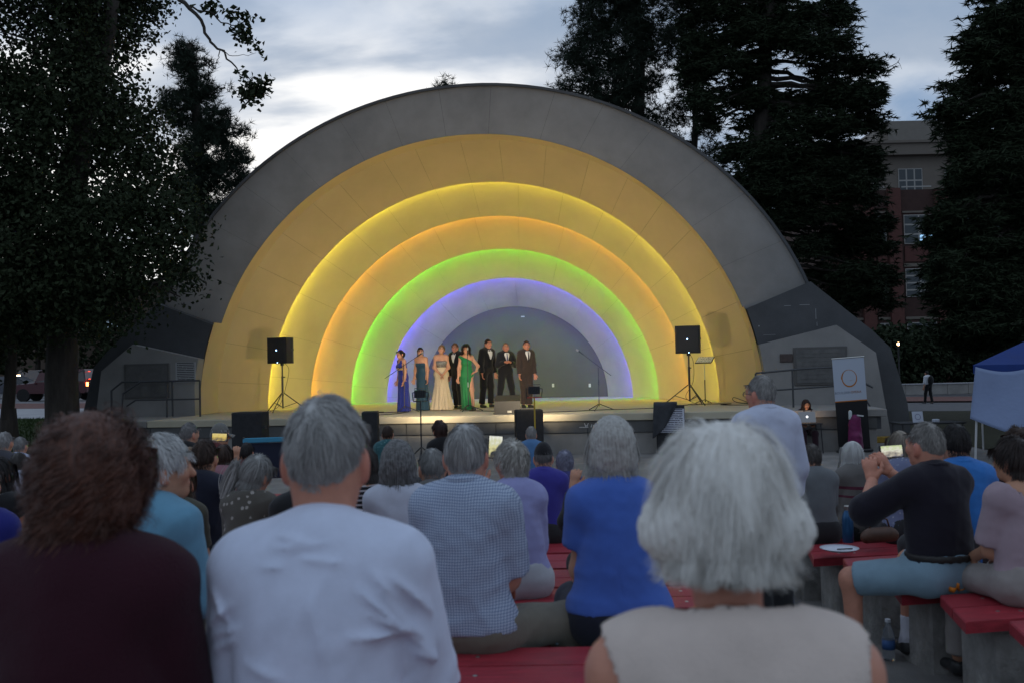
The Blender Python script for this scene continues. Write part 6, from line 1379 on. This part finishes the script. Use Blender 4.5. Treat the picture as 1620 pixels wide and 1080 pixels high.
h3 = [atY(349, 78, 18.3), atY(346, 92, 18.3), atY(333, 104, 18.3)]; h4 = [atY(352, 82, 18.3), atY(375, 90, 18.3), atY(405, 84, 18.3)]; h5 = [atY(378, 40, 18.5), atY(392, 62, 18.5)]; h6 = [atY(395, 160, 18.3), atY(378, 178, 18.3)]; h7 = [atY(372, 105, 18.3), atY(385, 122, 18.3), atY(412, 140, 18.3)]
tree('huge dark oak standing beside the shell, with a branch hanging over the sky', b, [b, atY(100, 470, 21.5), atY(125, 260, 21.5), atY(135, 60, 21.5), atY(150, -120, 21.5)], .40,
     [(40, 60, 21, 150), (160, 35, 22, 76), (-60, 230, 20, 170), (95, 240, 21, 160), (200, 210, 23, 74), (60, 400, 20, 140), (195, 390, 20, 115), (250, 372, 19.5, 50), (-80, 450, 20, 130), (262, 440, 19.2, 24), (100, -120, 22, 190), (180, -60, 22, 66), (110, 470, 20.5, 70, .7), (225, 300, 21, 62), (285, 335, 20, 26), (190, 470, 19.6, 44)],
     100000, .12, 'leaf', M_leaf, 11, [(hang, .055, .015), (h2, .022, .006), (h3, .012, .004), (h4, .010, .003), (h5, .008, .003), (h6, .02, .006), (h7, .016, .005), ([atY(95, 300, 21.5), atY(165, 90, 21.3), atY(180, 0, 21)], .2, .12), ([atY(110, 330, 21), atY(200, 470, 19.8), atY(255, 455, 19.4), atY(285, 470, 19.2)], .07, .015)], .28,
     extra=([(398, 140, 18.3, 18), (415, 135, 18.3, 12), (405, 150, 18.3, 13), (385, 118, 18.3, 7), (388, 60, 18.4, 11), (378, 42, 18.4, 9), (375, 20, 18.5, 9), (392, 30, 18.5, 7), (408, 82, 18.3, 6), (330, 8, 18.5, 11), (388, 50, 18.4, 8)], 560, .13))
b = base_at(14, 24); tree('slim dark tree trunk at the picture\'s edge before the street', b, [b, atY(18, 520, 24), atY(10, 380, 24)], .18, [(-30, 420, 24, 110), (30, 520, 24.5, 60, .8), (-60, 520, 24, 80)], 9000, .17, 'leaf', M_leaf, 12)
b = base_at(318, 34); tree('ragged dark pine rising behind the huge oak', b, [b, atY(318, 400, 34), atY(312, 200, 34), atY(300, 70, 34)], .3,
     [(282, 80, 34, 12), (306, 78, 34, 9), (292, 108, 34, 22), (328, 100, 34, 7), (318, 142, 34, 24), (356, 138, 34, 5), (285, 172, 34, 32), (342, 195, 34, 26), (380, 208, 34, 10), (325, 240, 34, 42), (380, 252, 34, 16), (362, 285, 34, 28), (300, 300, 34, 32), (336, 330, 34, 18), (312, 355, 34, 20)], 70000, .24, 'tuft', M_need, 13, clump=.16, per=90)
b = base_at(985, 41); tree('tall pine behind the arch, nearer its crown', b, [b, atY(1012, 200, 41), atY(1012, 60, 41), atY(1000, -60, 41)], .32,
     [(955, 20, 41, 42), (928, 40, 41, 26), (905, 85, 41, 18), (897, 100, 41, 14), (940, 85, 41, 38), (985, 60, 41, 44), (1020, 20, 41, 40), (1010, 110, 41, 42), (970, 130, 41, 42), (925, 125, 41, 24), (895, 140, 41, 12), (940, 160, 41, 25), (1000, 165, 41, 34), (985, -30, 41, 60), (1045, 80, 41, 34), (880, 140, 41, 7), (1030, 190, 41, 20)], 90000, .30, 'tuft', M_need, 14, clump=.24, per=90)
b = base_at(1085, 44); tree('thin pine between the tall pine and the broad tree', b, [b, atY(1098, 300, 44), atY(1100, 100, 44), atY(1095, 0, 44)], .22,
     [(1095, 20, 44, 40), (1075, 60, 44, 26), (1105, 90, 44, 34), (1090, 150, 44, 26), (1070, 180, 44, 18), (1110, 200, 44, 22), (1060, 215, 44, 14), (1125, 245, 44, 14), (1085, -30, 44, 45)], 36000, .30, 'tuft', M_need, 15, clump=.22, per=90)
def bough_lobes(rows, Y, seed, step=40, rad=30, flat=.50, fill=.94):
    """boughs in uneven layers inside an outline: rows of (y, left, right)"""
    g = random.Random(seed); ys = [r[0] for r in rows]; out = []; y = ys[0]
    while y <= ys[-1]:
        a = float(np.interp(y, ys, [r[1] for r in rows])); c = float(np.interp(y, ys, [r[2] for r in rows])); x = a + rad * .5
        while x < c - rad * .3:
            if g.random() < fill: r_ = rad * g.uniform(.7, 1.35); out.append((x + g.uniform(-6, 6), y + g.uniform(-12, 12), Y + g.uniform(-1.6, 1.6), r_, flat * g.uniform(.8, 1.3)))
            x += rad * g.uniform(.95, 1.5)
        for xe in (a, c): out.append((xe + g.uniform(-2, 14) * (1 if xe == a else -1), y + g.uniform(-8, 8), Y, rad * g.uniform(.4, .75), flat))
        y += step * g.uniform(.8, 1.2)
    return out
b = base_at(1225, 38); tree('broad dark tree with layered boughs behind the shell\'s far shoulder', b, [b, atY(1205, 330, 38), atY(1205, 180, 38), atY(1215, 0, 38), atY(1215, -120, 38)], .45,
     bough_lobes([(-90, 1120, 1320), (-30, 1085, 1330), (60, 1090, 1340), (100, 1085, 1384), (150, 1110, 1394), (190, 1115, 1398), (230, 1145, 1394), (270, 1165, 1384), (310, 1190, 1392), (350, 1232, 1398), (400, 1262, 1402), (440, 1288, 1408), (500, 1330, 1412)], 38, 5),
     300000, .27, 'spray', M_leaf2, 16, [([atY(1390, 112, 38), atY(1405, 108, 38), atY(1422, 98, 38)], .03, .01), ([atY(1420, 99, 38), atY(1424, 92, 38)], .012, .005), ([atY(1421, 99, 38), atY(1427, 110, 38)], .012, .005), ([atY(1330, 150, 38), atY(1390, 112, 38)], .05, .03)], .22, per=60)
b = base_at(1585, 30); tree('dark spruce with drooping boughs near the canopy tent', b, [b, atY(1592, 400, 30), atY(1605, 150, 30), atY(1610, -40, 30)], .36,
     bough_lobes([(-40, 1580, 1720), (30, 1552, 1720), (75, 1528, 1720), (105, 1542, 1720), (140, 1515, 1720), (182, 1488, 1720), (205, 1508, 1720), (250, 1520, 1720), (300, 1506, 1720), (350, 1486, 1720), (400, 1480, 1720), (450, 1476, 1720), (540, 1490, 1720)], 30, 9, 30, 28, .45, .92), 220000, .27, 'spray', M_leaf2, 17, clump=.20, per=70)
b = base_at(703, 62); tree('distant pine whose tip just shows above the arch', b, [b, atY(703, 300, 62), atY(704, 134, 62)], .3, [(700, 140, 62, 9), (708, 134, 62, 6), (696, 150, 62, 10), (706, 165, 62, 18), (704, 200, 62, 30)], 6000, .45, 'tuft', M_need, 18, clump=.2, per=70)
for k, (px, Y, rr, lab) in enumerate(((-40, 72, 90, 'dark roadside tree at the picture\'s edge beyond the street'), (215, 80, 110, 'dark roadside tree behind the parked cars'), (60, 84, 60, 'small dark roadside tree above the lit headlights'))):
    b = base_at(px, Y); P = atY(px, 520, Y); tree(lab, b, [b, atY(px, 560, Y), atY(px, 500, Y)], .3, [(px, 500 - rr * .3, Y, rr), (px - rr * .6, 530, Y, rr * .6), (px + rr * .6, 525, Y, rr * .6)], 5000, .5, 'leaf', M_leaf, 30 + k, clump=.6)
for k, (px, Y, rr, lab) in enumerate(((1450, 64, 40, 'dark shrubbery tree behind the walking man'), (1530, 66, 46, 'dark shrubbery tree before the office building'), (1410, 66, 30, 'dark shrubbery tree just past the shell\'s wing'))):
    b = base_at(px, Y); tree(lab, b, [b, atY(px, 570, Y), atY(px, 545, Y)], .2, [(px, 545, Y, rr, .8), (px - rr * .7, 560, Y, rr * .7, .7), (px + rr * .7, 560, Y, rr * .7, .7), (px, 585, Y, rr, .5)], 5000, .4, 'leaf', M_leaf2, 40 + k, clump=.5)
# ------------------------------------------------------------------ office building behind the trees
YB = 72.0
def bx(px): return atY(px, 400, YB).x
def bz(py, px=1450): return atY(px, py, YB).z
b0 = Vector((bx(1430), YB, gz(bx(1430), YB)))
bld = empty('office_building', b0, 0, 'red brick and beige office building between the dark trees', 'building')
M_bei = mat('beige_stucco', (.145, .125, .105), .85, .25, var=.08, vscale=1); M_brk = mat('red_brick_wall', (.050, .028, .024), .85, .25, var=.2, vscale=2.5, bump=.3, bscale=30); M_gls = mat('window_glass', (.035, .045, .05), .35, .4); M_frm = mat('pale_window_frame', (.30, .29, .27), .6, .3)
def wz(py): return bz(py) - b0.z
def part(nm, mt_, x0, x1, z0, z1, y0, y1, par=None, bev=0): m = MB(); m.box(((x0 + x1) / 2, (y0 + y1) / 2, (z0 + z1) / 2), (x1 - x0, y1 - y0, z1 - z0), bev=bev); return m.build(nm, mt_, par or bld)
XL, XR = bx(1300) - b0.x, bx(1660) - b0.x
part('brick_wall', M_brk, XL, XR, 0, wz(300), 0, 14); part('upper_storey', M_bei, XL + .6, XR - .6, wz(300), wz(222), 1.2, 14); part('parapet', M_bei, XL + .2, XR - .2, wz(242), wz(224), .5, 1.2)
part('roof_slab', M_bei, XL, XR, wz(224) , wz(220), .3, 14.4)
pent = MB(); xa, xb_ = bx(1412) - b0.x, bx(1445) - b0.x; zz0, zz1 = wz(222), wz(193) + 1.1
pent.prism([(xa, 4, zz0), (xb_, 4, zz0), (xb_, 4, zz1)], (0, 0, 0), (0, 6, 0)); pent.build('stair_canopy', M_bei, bld); part('penthouse', mat('penthouse_panel', (.17, .155, .135), .8, .3, var=.08), xb_, bx(1560) - b0.x, zz0, zz1, 4, 10)
bays = [1330, 1372, 1415, 1490, 1560, 1630]
for px in bays: x = bx(px) - b0.x; part('pillar', mat('brick_pillar', (.085, .034, .028), .8, .3, var=.15, vscale=3), x - .48, x + .48, 0, wz(300 if px != 1415 else 298), -.35, 0)
def window(x0, x1, z0, z1, y, nx, nz, lit=None):
    w_ = part('window', M_frm, x0, x1, z0, z1, y - .04, y + .02)
    for i in range(nx):
        for j in range(nz):
            a, c = x0 + (x1 - x0) * i / nx, x0 + (x1 - x0) * (i + 1) / nx; d, f = z0 + (z1 - z0) * j / nz, z0 + (z1 - z0) * (j + 1) / nz
            part('pane', M_gls if lit != (i, j) else mat('lit_monitor', (.3, .5, .7), .4, .3, emit=(.35, .65, 1), estr=.9), a + .06, c - .06, d + .06, f - .06, y - .055, y - .035, w_)
for a, c in zip(bays[:-1], bays[1:]):
    x0, x1 = bx(a + 16) - b0.x, bx(c - 12) - b0.x; l = a == 1415
    window(x0, x1, wz(386), wz(340), -.02, 2, 3, (1, 0) if l else None); window(x0, x1, wz(470), wz(425), -.02, 2, 4); window(x0, x1, wz(555), wz(510), -.02, 2, 4)
    for (u, d) in ((422, 417), (337, 334), (505, 501)): part('lintel', M_bei, x0 - .1, x1 + .1, wz(u), wz(d), -.10, 0)
    part('spandrel', mat('spandrel_panel', (.085, .033, .028), .8, .3, var=.12, vscale=2), x0, x1, wz(414), wz(390), -.08, 0)
    window(x0 + .2, x1 - .2, wz(300), wz(262), 1.18, 3, 2); part('balcony_rail', M_frm, x0, x1, wz(296), wz(294), .1, .16)
# low wall behind the path
P0, P1 = atY(1432, 618, 59), atY(1545, 618, 59)
w_ = empty('garden_wall', (P0.x, 59, gz(P0.x, 59)), 0, 'low stone garden wall with a pale cap behind the walking man', 'wall')
for k in range(9): m = MB(); m.box((-2 + 1.3 * k, 0, .30), (1.29, .35, .62), bev=.02); m.build('stone_block', M_conc, w_)
for k in range(9): m = MB(); m.box((-2 + 1.3 * k, 0, .65), (1.295, .45, .08), bev=.015); m.build('cap_stone', M_side, w_)
# low lit lamp beside the wing
P = atY(1421, 546, 46); e = empty('path_lamp', (P.x, 46, gz(P.x, 46)), 0, 'small lit path lamp just beyond the dark wing', 'lamp'); h = P.z - e.location.z
m = MB(); m.tube([(0, 0, 0), (0, 0, h)], .04, 8); m.build('post', M_metal, e); m = MB(); m.lathe((0, 0, h), [(.03, 0), (.05, .03), (.05, .10), (.02, .13)], 12); m.build('globe', mat('warm_lamp_glow', (1, .8, .5), .4, .3, emit=(1, .62, .28), estr=22), e, smooth=True)
person('man in a white shirt with a dark backpack walking on the far path', 'stand', (1466, 585), 45, rz=R_(20), sex='m', skin='warm', lod=2, top=shirt('shirt', cloth_mat('white_walker', (.6, .62, .66)), 1.2), bottom=pants(M_black), hair=short(H_BLACK, 300, w=.01), legs=((-.08, .18), (.08, -.15)),
       extras=[lambda o, d: d['put']('backpack', (lambda b: b.mesh(.02))(Blob(.05).ell(d['spine'](.28) + V3(0, -.19, 0), V3(.15, .10, .22))), M_black)])
# ------------------------------------------------------------------ blue canopy tent
YT = 17.5; c1 = atY(1545, 577, YT); zt_ = c1.z; xT = c1.x; gt = gz(xT, YT)
tent = empty('canopy_tent', (xT, YT, gt), R_(-27), 'blue pop up canopy tent with white cloth hung on its side', 'tent'); zt_ -= gt
for (x, y) in ((.02, 0), (3.0, 0), (.02, 3.0), (3.0, 3.0)): m = MB(); m.tube([(x - (.10 if x < 1 and y == 0 else 0), y, 0), (x, y, zt_)], .022, 6); m.build('leg', mat('white_steel_leg', (.5, .5, .5), .4, .4), tent)
rf = MB(); ap = Vector((1.5, 1.5, zt_ + .75)); cn = [Vector((-.05, -.05, zt_)), Vector((3.05, -.05, zt_)), Vector((3.05, 3.05, zt_)), Vector((-.05, 3.05, zt_))]
for i in range(4): rf.add([cn[i], cn[(i + 1) % 4], ap], [(0, 1, 2)])
for i in range(4):
    a, c = cn[i], cn[(i + 1) % 4]; rf.add([a, c, c - Vector((0, 0, .16)), a - Vector((0, 0, .16))], [(0, 1, 2, 3)])
o = rf.build('canopy', mat('blue_tent_cloth', (.011, .036, .17), .7, .3, var=.1, vscale=3, bump=.2, bscale=25), tent); md = o.modifiers.new('thickness', 'SOLIDIFY'); md.thickness = .01
sw2 = MB(); Hc = zt_ - .03
def sidefn(u, v):
    wv = .05 * math.sin(9 * u + 3 * v) + .03 * math.sin(17 * u + 1); hang_ = Hc - (.95 + .45 * math.sin(min(1, u * 1.9) * 1.57)) * v if u < .55 else Hc - (.86 + .1 * (u - .55)) * v
    sag = .10 * math.sin(math.pi * ((u * 3) % 1)) * (1 - v)
    return Vector((-.02 + 3.0 * u * (1 - .0 * v) - .12 * v * (1 - u), -.09 + wv * v, hang_ - sag))
sw2.grid(sidefn, 48, 16); o = sw2.build('side_cloth', mat('pale_blue_white_cloth', (.24, .30, .46), .8, .2, var=.06, vscale=3, bump=.3, bscale=14), tent, smooth=True); md = o.modifiers.new('thickness', 'SOLIDIFY'); md.thickness = .006
m = MB(); m.box((2.0, .9, .55), (1.5, .8, .5), bev=.02); tag(m.build('storage_crate', mat('brown_card', (.17, .12, .07), .8, .2, var=.15), None, (xT, YT, gt), rot=(0, 0, R_(-27))), 'brown crate under the canopy tent', 'crate')
# ------------------------------------------------------------------ roll-up banner, pink rucksack, easel sign
YBn = 20.2; P = atY(1352, 702, YBn); g0 = gz(P.x, YBn); bn = empty('banner_stand', (P.x, YBn, g0), R_(-2), 'tilted roll up banner, white above black, with an orange ring emblem', 'banner', rot=(R_(3), R_(-3.2), R_(-4)))
hW = atY(1340, 566, YBn).z - g0; hM = atY(1347, 633, YBn).z - g0
m = MB(); m.box((0, 0, (hW + hM) / 2), (.66, .006, hW - hM)); m.build('white_panel', mat('banner_white', (.42, .46, .53), .6, .3), bn)
m = MB(); m.box((0, 0, hM / 2 + .03), (.66, .006, hM - .06)); m.build('black_panel', mat('banner_black', (.012, .012, .013), .6, .3), bn)
m = MB(); m.box((0, -.005, hM), (.66, .006, .022)); m.build('orange_rule', mat('banner_orange', (.40, .13, .015), .6, .3), bn)
m = MB(); m.box((0, .0, .03), (.74, .16, .06), bev=.015); m.build('foot_case', M_metal, bn); m = MB(); m.tube([(-.34, 0, hW + .012), (.34, 0, hW + .012)], .014, 6); m.build('top_rail', M_chrome, bn)
zc = hW - .42; m = MB(); N_ = 40                              # brush-drawn ring
def ringpt(a, r, w_): return (r * math.cos(a) * .86, -.0045, zc + r * math.sin(a))
vs = []; fs = []
for k in range(N_ + 9):
    a = R_(112) + 2 * PI * k / N_; wd = .010 + .022 * (.5 - .5 * math.sin(a)) ; off_ = .012 * max(0, k - N_ + 4) / 8 + .010 * max(0, 5 - k) / 5
    vs += [ringpt(a, .175 + off_ - wd / 2, 0), ringpt(a, .175 + off_ + wd / 2, 0)]
fs = [(2 * k, 2 * k + 1, 2 * k + 3, 2 * k + 2) for k in range(N_ + 8)]; m.add(vs, fs); m.add([(.01, -.0045, zc - .05), (.12, -.0045, zc - .035), (.01, -.0045, zc - .056)], [(0, 1, 2)])
m.build('ring_emblem', mat('emblem_orange', (.42, .15, .02), .6, .3), bn)
text_mesh('lettering', 'BOULDER', .072, mat('letter_grey', (.17, .19, .23), .7, .2), bn, (-.005, -.0045, hM + .16), (PI / 2, 0, 0), 'RIGHT', .0006); text_mesh('lettering', 'OPERA', .072, mat('letter_orange', (.26, .10, .03), .7, .2), bn, (.005, -.0045, hM + .16), (PI / 2, 0, 0), 'LEFT', .0006)
P = atY(1353, 690, 19.8); g1 = gz(P.x, 19.8); e = empty('rucksack', (P.x, 19.8, g1), 0, 'tall magenta rucksack with a pale bottle before the black banner half', 'rucksack'); hh = atY(1353, 652, 19.8).z - g1
b = Blob(.06); b.cap((0, 0, .16), (0, 0, hh - .16), .16, .12, n=(0, 1, 0), sq=.7); b.cap((0, -.08, .18), (0, -.08, .36), .09); b.cuts.append((V3(0, 0, -1), -.0)); np_mesh('pack', *b.mesh(.018, folds(9, .008, 30)), mat('magenta_nylon', (.13, .012, .065), .6, .3, var=.3, vscale=14), e)
m = MB(); m.lathe((-.09, 0, hh - .14), [(.035, 0), (.037, .02), (.037, .16), (.02, .19)], 12); m.build('bottle', mat('pale_bottle', (.42, .46, .46), .4, .4), e, smooth=True)
m = MB(); m.box((.10, -.05, hh - .06), (.13, .03, .03), Matrix.Rotation(R_(8), 3, 'Y')); m.build('pale_tag', mat('pale_tag', (.5, .5, .5), .6, .3), e)
P = atY(1454, 668, 19.0); g2 = gz(P.x, 19); e = empty('side_table', (P.x + .25, 19.0, g2), 0, 'thin legged table with a white card near the dark wing', 'table'); ht = P.z - g2
m = MB(); m.box((0, .2, ht - .015), (1.3, .6, .03), bev=.006); m.build('table_top', M_blk, e)
for sx in (-1, 1):
    for sy in (-1, 1): m = MB(); m.tube([(sx * .6, .2 + sy * .25, ht - .03), (sx * .6, .2 + sy * .25, .0)], .014, 6); m.build('leg', M_metal, e)
cd = empty('sign_card', (P.x, 19.0, P.z), R_(4), 'small white card with a ring emblem standing on the side table', 'sign'); m = MB(); m.box((0, .05, .115), (.22, .01, .22), Matrix.Rotation(R_(-10), 3, 'X')); m.build('card', mat('card_white', (.5, .53, .6), .6, .3), cd)
m = MB(); vs = []
for k in range(25):
    a = 2 * PI * k / 24; vs += [tuple(Matrix.Rotation(R_(-10), 3, 'X') @ Vector((r * math.cos(a), -.007, r * math.sin(a))) + Vector((0, .05, .115))) for r in (.050, .060)]
m.add(vs, [(2 * k, 2 * k + 1, 2 * k + 3, 2 * k + 2) for k in range(24)]); m.build('ring_emblem', mat('ring_violet', (.12, .11, .22), .7, .2), cd)
m = MB(); m.box((.28, .1, .03), (.12, .1, .06), bev=.01); tag(m.build('small_box', mat('card_white', (.5, .53, .6)), None, (P.x + .1, 19.0, P.z)), 'small white box on the side table', 'box')
# yellow painted kerb at the wing's foot
P = atY(1385, 698, 22.3); e = empty('kerb', (P.x, 22.4, gz(P.x, 22.4)), R_(4), 'low kerb with worn yellow paint at the foot of the wing', 'kerb')
for k in range(3): m = MB(); m.box((-.7 + .72 * k, 0, .07), (.71, .22, .14), bev=.015); m.build('kerb_stone', mat('worn_yellow_paint', (.27, .17, .03), .8, .25, var=.4, vscale=9), e)
# ------------------------------------------------------------------ cars on the street
M_tyre = mat('tyre_rubber', (.015, .015, .015), .8, .3); M_rim = mat('alloy_rim', (.3, .3, .3), .35, .5, metal=.8); M_cg = mat('car_glass', (.02, .025, .03), .1, .6)
M_red_l = mat('tail_lamp_lit', (.8, .05, .02), .3, .4, emit=(1, .12, .03), estr=26); M_red_d = mat('tail_lamp_dim', (.5, .03, .02), .3, .4, emit=(1, .06, .02), estr=2.2); M_head = mat('headlamp_lit', (1, .9, .7), .3, .4, emit=(1, .70, .38), estr=18); M_amb = mat('amber_lamp', (1, .5, .1), .3, .4, emit=(1, .42, .08), estr=8)
def car(px, py, Y, rz, paint, prof, Lc, W, lab, wheel=.36, wb=(.22, .80), heads=None, tails=None, spare=False):
    P = atY(px, py, Y); e = empty('parked_car', (P.x, Y, gz(P.x, Y) + .01), rz, lab, 'car', 'cars on the street')
    low, roof = prof                                          # side outlines (x along length, z)
    m = MB(); n = len(low)
    for sgn, y in ((1, -W / 2), (1, W / 2)): pass
    V = []; 
    for y, k in ((-W / 2, 1.0), (-W / 2 + .06, 1.0), (W / 2 - .06, 1.0), (W / 2, 1.0)):
        ins = .03 if abs(y) == W / 2 else 0
        V += [Vector((x * Lc - Lc / 2 + (ins if x < .5 else -ins), y, z - (ins if z > .6 else -ins * .5))) for x, z in low]
    F = []
    for j in range(3): F += [(j * n + i, j * n + (i + 1) % n, (j + 1) * n + (i + 1) % n, (j + 1) * n + i) for i in range(n)]
    F += [tuple(range(n))[::-1], tuple(range(3 * n, 4 * n))]; m.add(V, F); m.build('body', paint, e, smooth='auto')
    r = len(roof); m = MB(); V = []
    for y in (-W / 2 + .10, W / 2 - .10): V += [Vector((x * Lc - Lc / 2, y * (1 if z < roof[1][1] - .05 else .86), z)) for x, z in roof]
    m.add(V, [tuple(range(r))[::-1], tuple(range(r, 2 * r))] + [(i, (i + 1) % r, r + (i + 1) % r, r + i) for i in range(r)]); cb = m.build('cabin', paint, e, smooth='auto')
    zmin, zmax = min(z for x, z in roof), max(z for x, z in roof)
    for y in (-1, 1):                                          # side windows
        xs = [x for x, z in roof]; x0, x1 = min(xs), max(xs); t0, t1 = [x for x, z in roof if z == zmax][0], [x for x, z in roof if z == zmax][-1]
        for (a, c) in ((0, .48), (.52, 1)):
            bl, br = x0 + (x1 - x0) * a, x0 + (x1 - x0) * c; tl, tr = min(t0, t1) + abs(t1 - t0) * a, min(t0, t1) + abs(t1 - t0) * c
            k = lambda x, z, f: Vector((x * Lc - Lc / 2, y * ((W / 2 - .10) * (1 - .14 * f) + .008), z))
            q = [k(bl + .015, zmin + .05, .1), k(br - .015, zmin + .05, .1), k(tr - .015, zmax - .06, .9), k(tl + .015, zmax - .06, .9)]; m = MB(); m.add(q, [(0, 1, 2, 3)]); m.build('side_window', M_cg, cb)
    for x in wb:
        for y in (-1, 1):
            w_ = empty('wheel', (x * Lc - Lc / 2, y * (W / 2 - .10), wheel), parent=e)
            m = MB(); m.lathe((0, 0, -.11), [(wheel * .62, 0), (wheel * .95, .0), (wheel, .03), (wheel, .19), (wheel * .95, .22), (wheel * .62, .22)], 20); m.xf(Matrix.Rotation(PI / 2, 4, 'X')); m.build('tyre', M_tyre, w_, smooth='auto')
            m = MB(); m.lathe((0, 0, -.10), [(wheel * .60, 0), (wheel * .61, .20)], 16); m.xf(Matrix.Rotation(PI / 2, 4, 'X')); m.build('rim', M_rim, w_, smooth='auto')
    for nm, spec, ml in (('headlight', heads, M_head), ('tail_light', tails, M_red_l)):
        for s_ in spec or (): m = MB(); m.box((s_[0] * Lc - Lc / 2, s_[1] * W / 2, s_[2]), s_[3], bev=.01); m.build(nm, s_[4] if len(s_) > 4 else ml, e)
    if spare: m = MB(); m.lathe((0, 0, 0), [(.2, 0), (.36, .02), (.37, .18), (.2, .2)], 20); m.xf(Matrix.Translation((Lc / 2 + .0, 0, .95)) @ Matrix.Rotation(PI / 2, 4, 'Y')); m.build('spare_wheel', M_tyre, e, smooth='auto')
    for y in (-1, 1): m = MB(); m.box((.33 * Lc - Lc / 2, y * (W / 2 + .06), 1.05), (.10, .14, .11), bev=.02); m.build('mirror', paint, e)
jl = [(.02, .45), (0, .60), (.01, .92), (.05, 1.0), (.30, 1.08), (.97, 1.08), (1.0, .95), (1.0, .5), (.97, .42)]; jr = [(.30, 1.06), (.37, 1.78), (.95, 1.80), (.985, 1.06)]
car(88, 634, 55, R_(2), mat('maroon_paint', (.055, .008, .013), .35, .4, coat=.25), (jl, jr), 4.25, 1.75, 'maroon off-road car with glowing red tail lamp behind the oak trunk', .38, (.16, .83), [(.0, -.8, .76, (.06, .12, .10), M_amb)], [(1.0, -.86, .93, (.05, .22, .22)), (1.0, -.5, 1.22, (.04, .22, .05), M_red_d), (.98, -.3, 1.66, (.04, .25, .04), M_red_d)], True)
sl_ = [(.0, .40), (.0, .62), (.03, .74), (.30, .88), (.80, .90), (.99, .80), (1.0, .45), (.97, .32), (.03, .32)]; sr_ = [(.22, .86), (.40, 1.38), (.68, 1.40), (.88, .88)]
car(10, 628, 60, R_(4), mat('dark_blue_paint', (.02, .025, .04), .3, .5, coat=.6), (sl_, sr_), 4.6, 1.78, 'dark sedan partly hidden at the picture\'s edge on the street', .32, (.19, .80))
car(166, 624, 66, R_(80), mat('dark_grey_paint', (.05, .05, .055), .3, .5, coat=.6), (jl, jr), 4.4, 1.85, 'dark car facing the camera with both headlights lit', .36, (.18, .82), [(.0, -.68, .85, (.05, .22, .15)), (.0, .68, .85, (.05, .22, .15))])
car(54, 616, 66, R_(84), mat('brown_grey_paint', (.06, .05, .045), .3, .5, coat=.6), (jl, jr), 4.4, 1.85, 'second car further along with bright headlights, left of the oak trunk', .36, (.18, .82), [(.0, -.34, 1.36, (.05, .24, .20)), (.0, .42, 1.36, (.05, .24, .20))])
car(128, 617, 70, R_(0), mat('silver_paint', (.12, .125, .13), .3, .5, metal=.4, coat=.6), (sl_, [(.12, .86), (.22, 1.62), (.95, 1.64), (.99, .88)]), 4.8, 1.85, 'silver van behind the maroon car', .33, (.18, .80), None, [(1.0, -.8, .95, (.04, .12, .2), M_red_d)])
# ------------------------------------------------------------------ low brown building across the street, with a lit arched window
YL = 92.0; P = atY(150, 560, YL); e = empty('street_building', (P.x, YL, gz(P.x, YL)), 0, 'dim brown building with a lit arched window across the street', 'building'); z_ = lambda py: atY(170, py, YL).z - e.location.z; x_ = lambda px: atY(px, 520, YL).x - P.x
M_brn = mat('brown_stucco', (.10, .075, .058), .85, .25, var=.1, vscale=1)
m = MB(); m.box(((x_(-260) + x_(420)) / 2, 5, z_(455) / 2), (x_(420) - x_(-260), 10, z_(455)), bev=.05); m.build('wall', M_brn, e)
m = MB(); m.box(((x_(-260) + x_(420)) / 2, 4.6, z_(455) + .2), (x_(420) - x_(-260) + .8, 11, .4), bev=.05); m.build('roof', M_dark, e)
m = MB(); cx_, cz_ = x_(172), z_(519); rw = (x_(188) - x_(156)) / 2; m.v = [(cx_ + rw * math.cos(PI * k / 16), -.06, cz_ + rw * .75 * math.sin(PI * k / 16)) for k in range(17)]; m.f = [tuple(range(17))]; m.mi = [0]; m.build('arched_window', mat('window_sky_glow', (.3, .4, .5), .3, .4, emit=(.45, .62, .8), estr=.55), e)
m = MB(); m.box(((x_(122) + x_(165)) / 2, -.10, z_(508)), (x_(165) - x_(122), .1, .5)); m.build('lit_sign_band', mat('orange_sign_glow', (.5, .2, .05), .4, .3, emit=(.9, .34, .06), estr=.35), e)
for k in range(4):
    xx = x_(200 + 50 * k); m = MB(); m.box((xx, -.03, z_(575)), (1.6, .08, 2.0)); m.build('window', M_gls, e)
P = atY(112, 571, 64); e = empty('street_lamp', (P.x, 64, gz(P.x, 64)), 0, 'small warm lamp on a post above the maroon car', 'lamp'); h = P.z - e.location.z; m = MB(); m.tube([(0, 0, 0), (0, 0, h)], .05, 6); m.build('post', M_metal, e); m = MB(); m.lathe((0, 0, h), [(.06, 0), (.16, .08), (.14, .22), (.05, .28)], 10); m.build('globe', mat('amber_lamp', (1, .5, .1)), e, smooth=True)
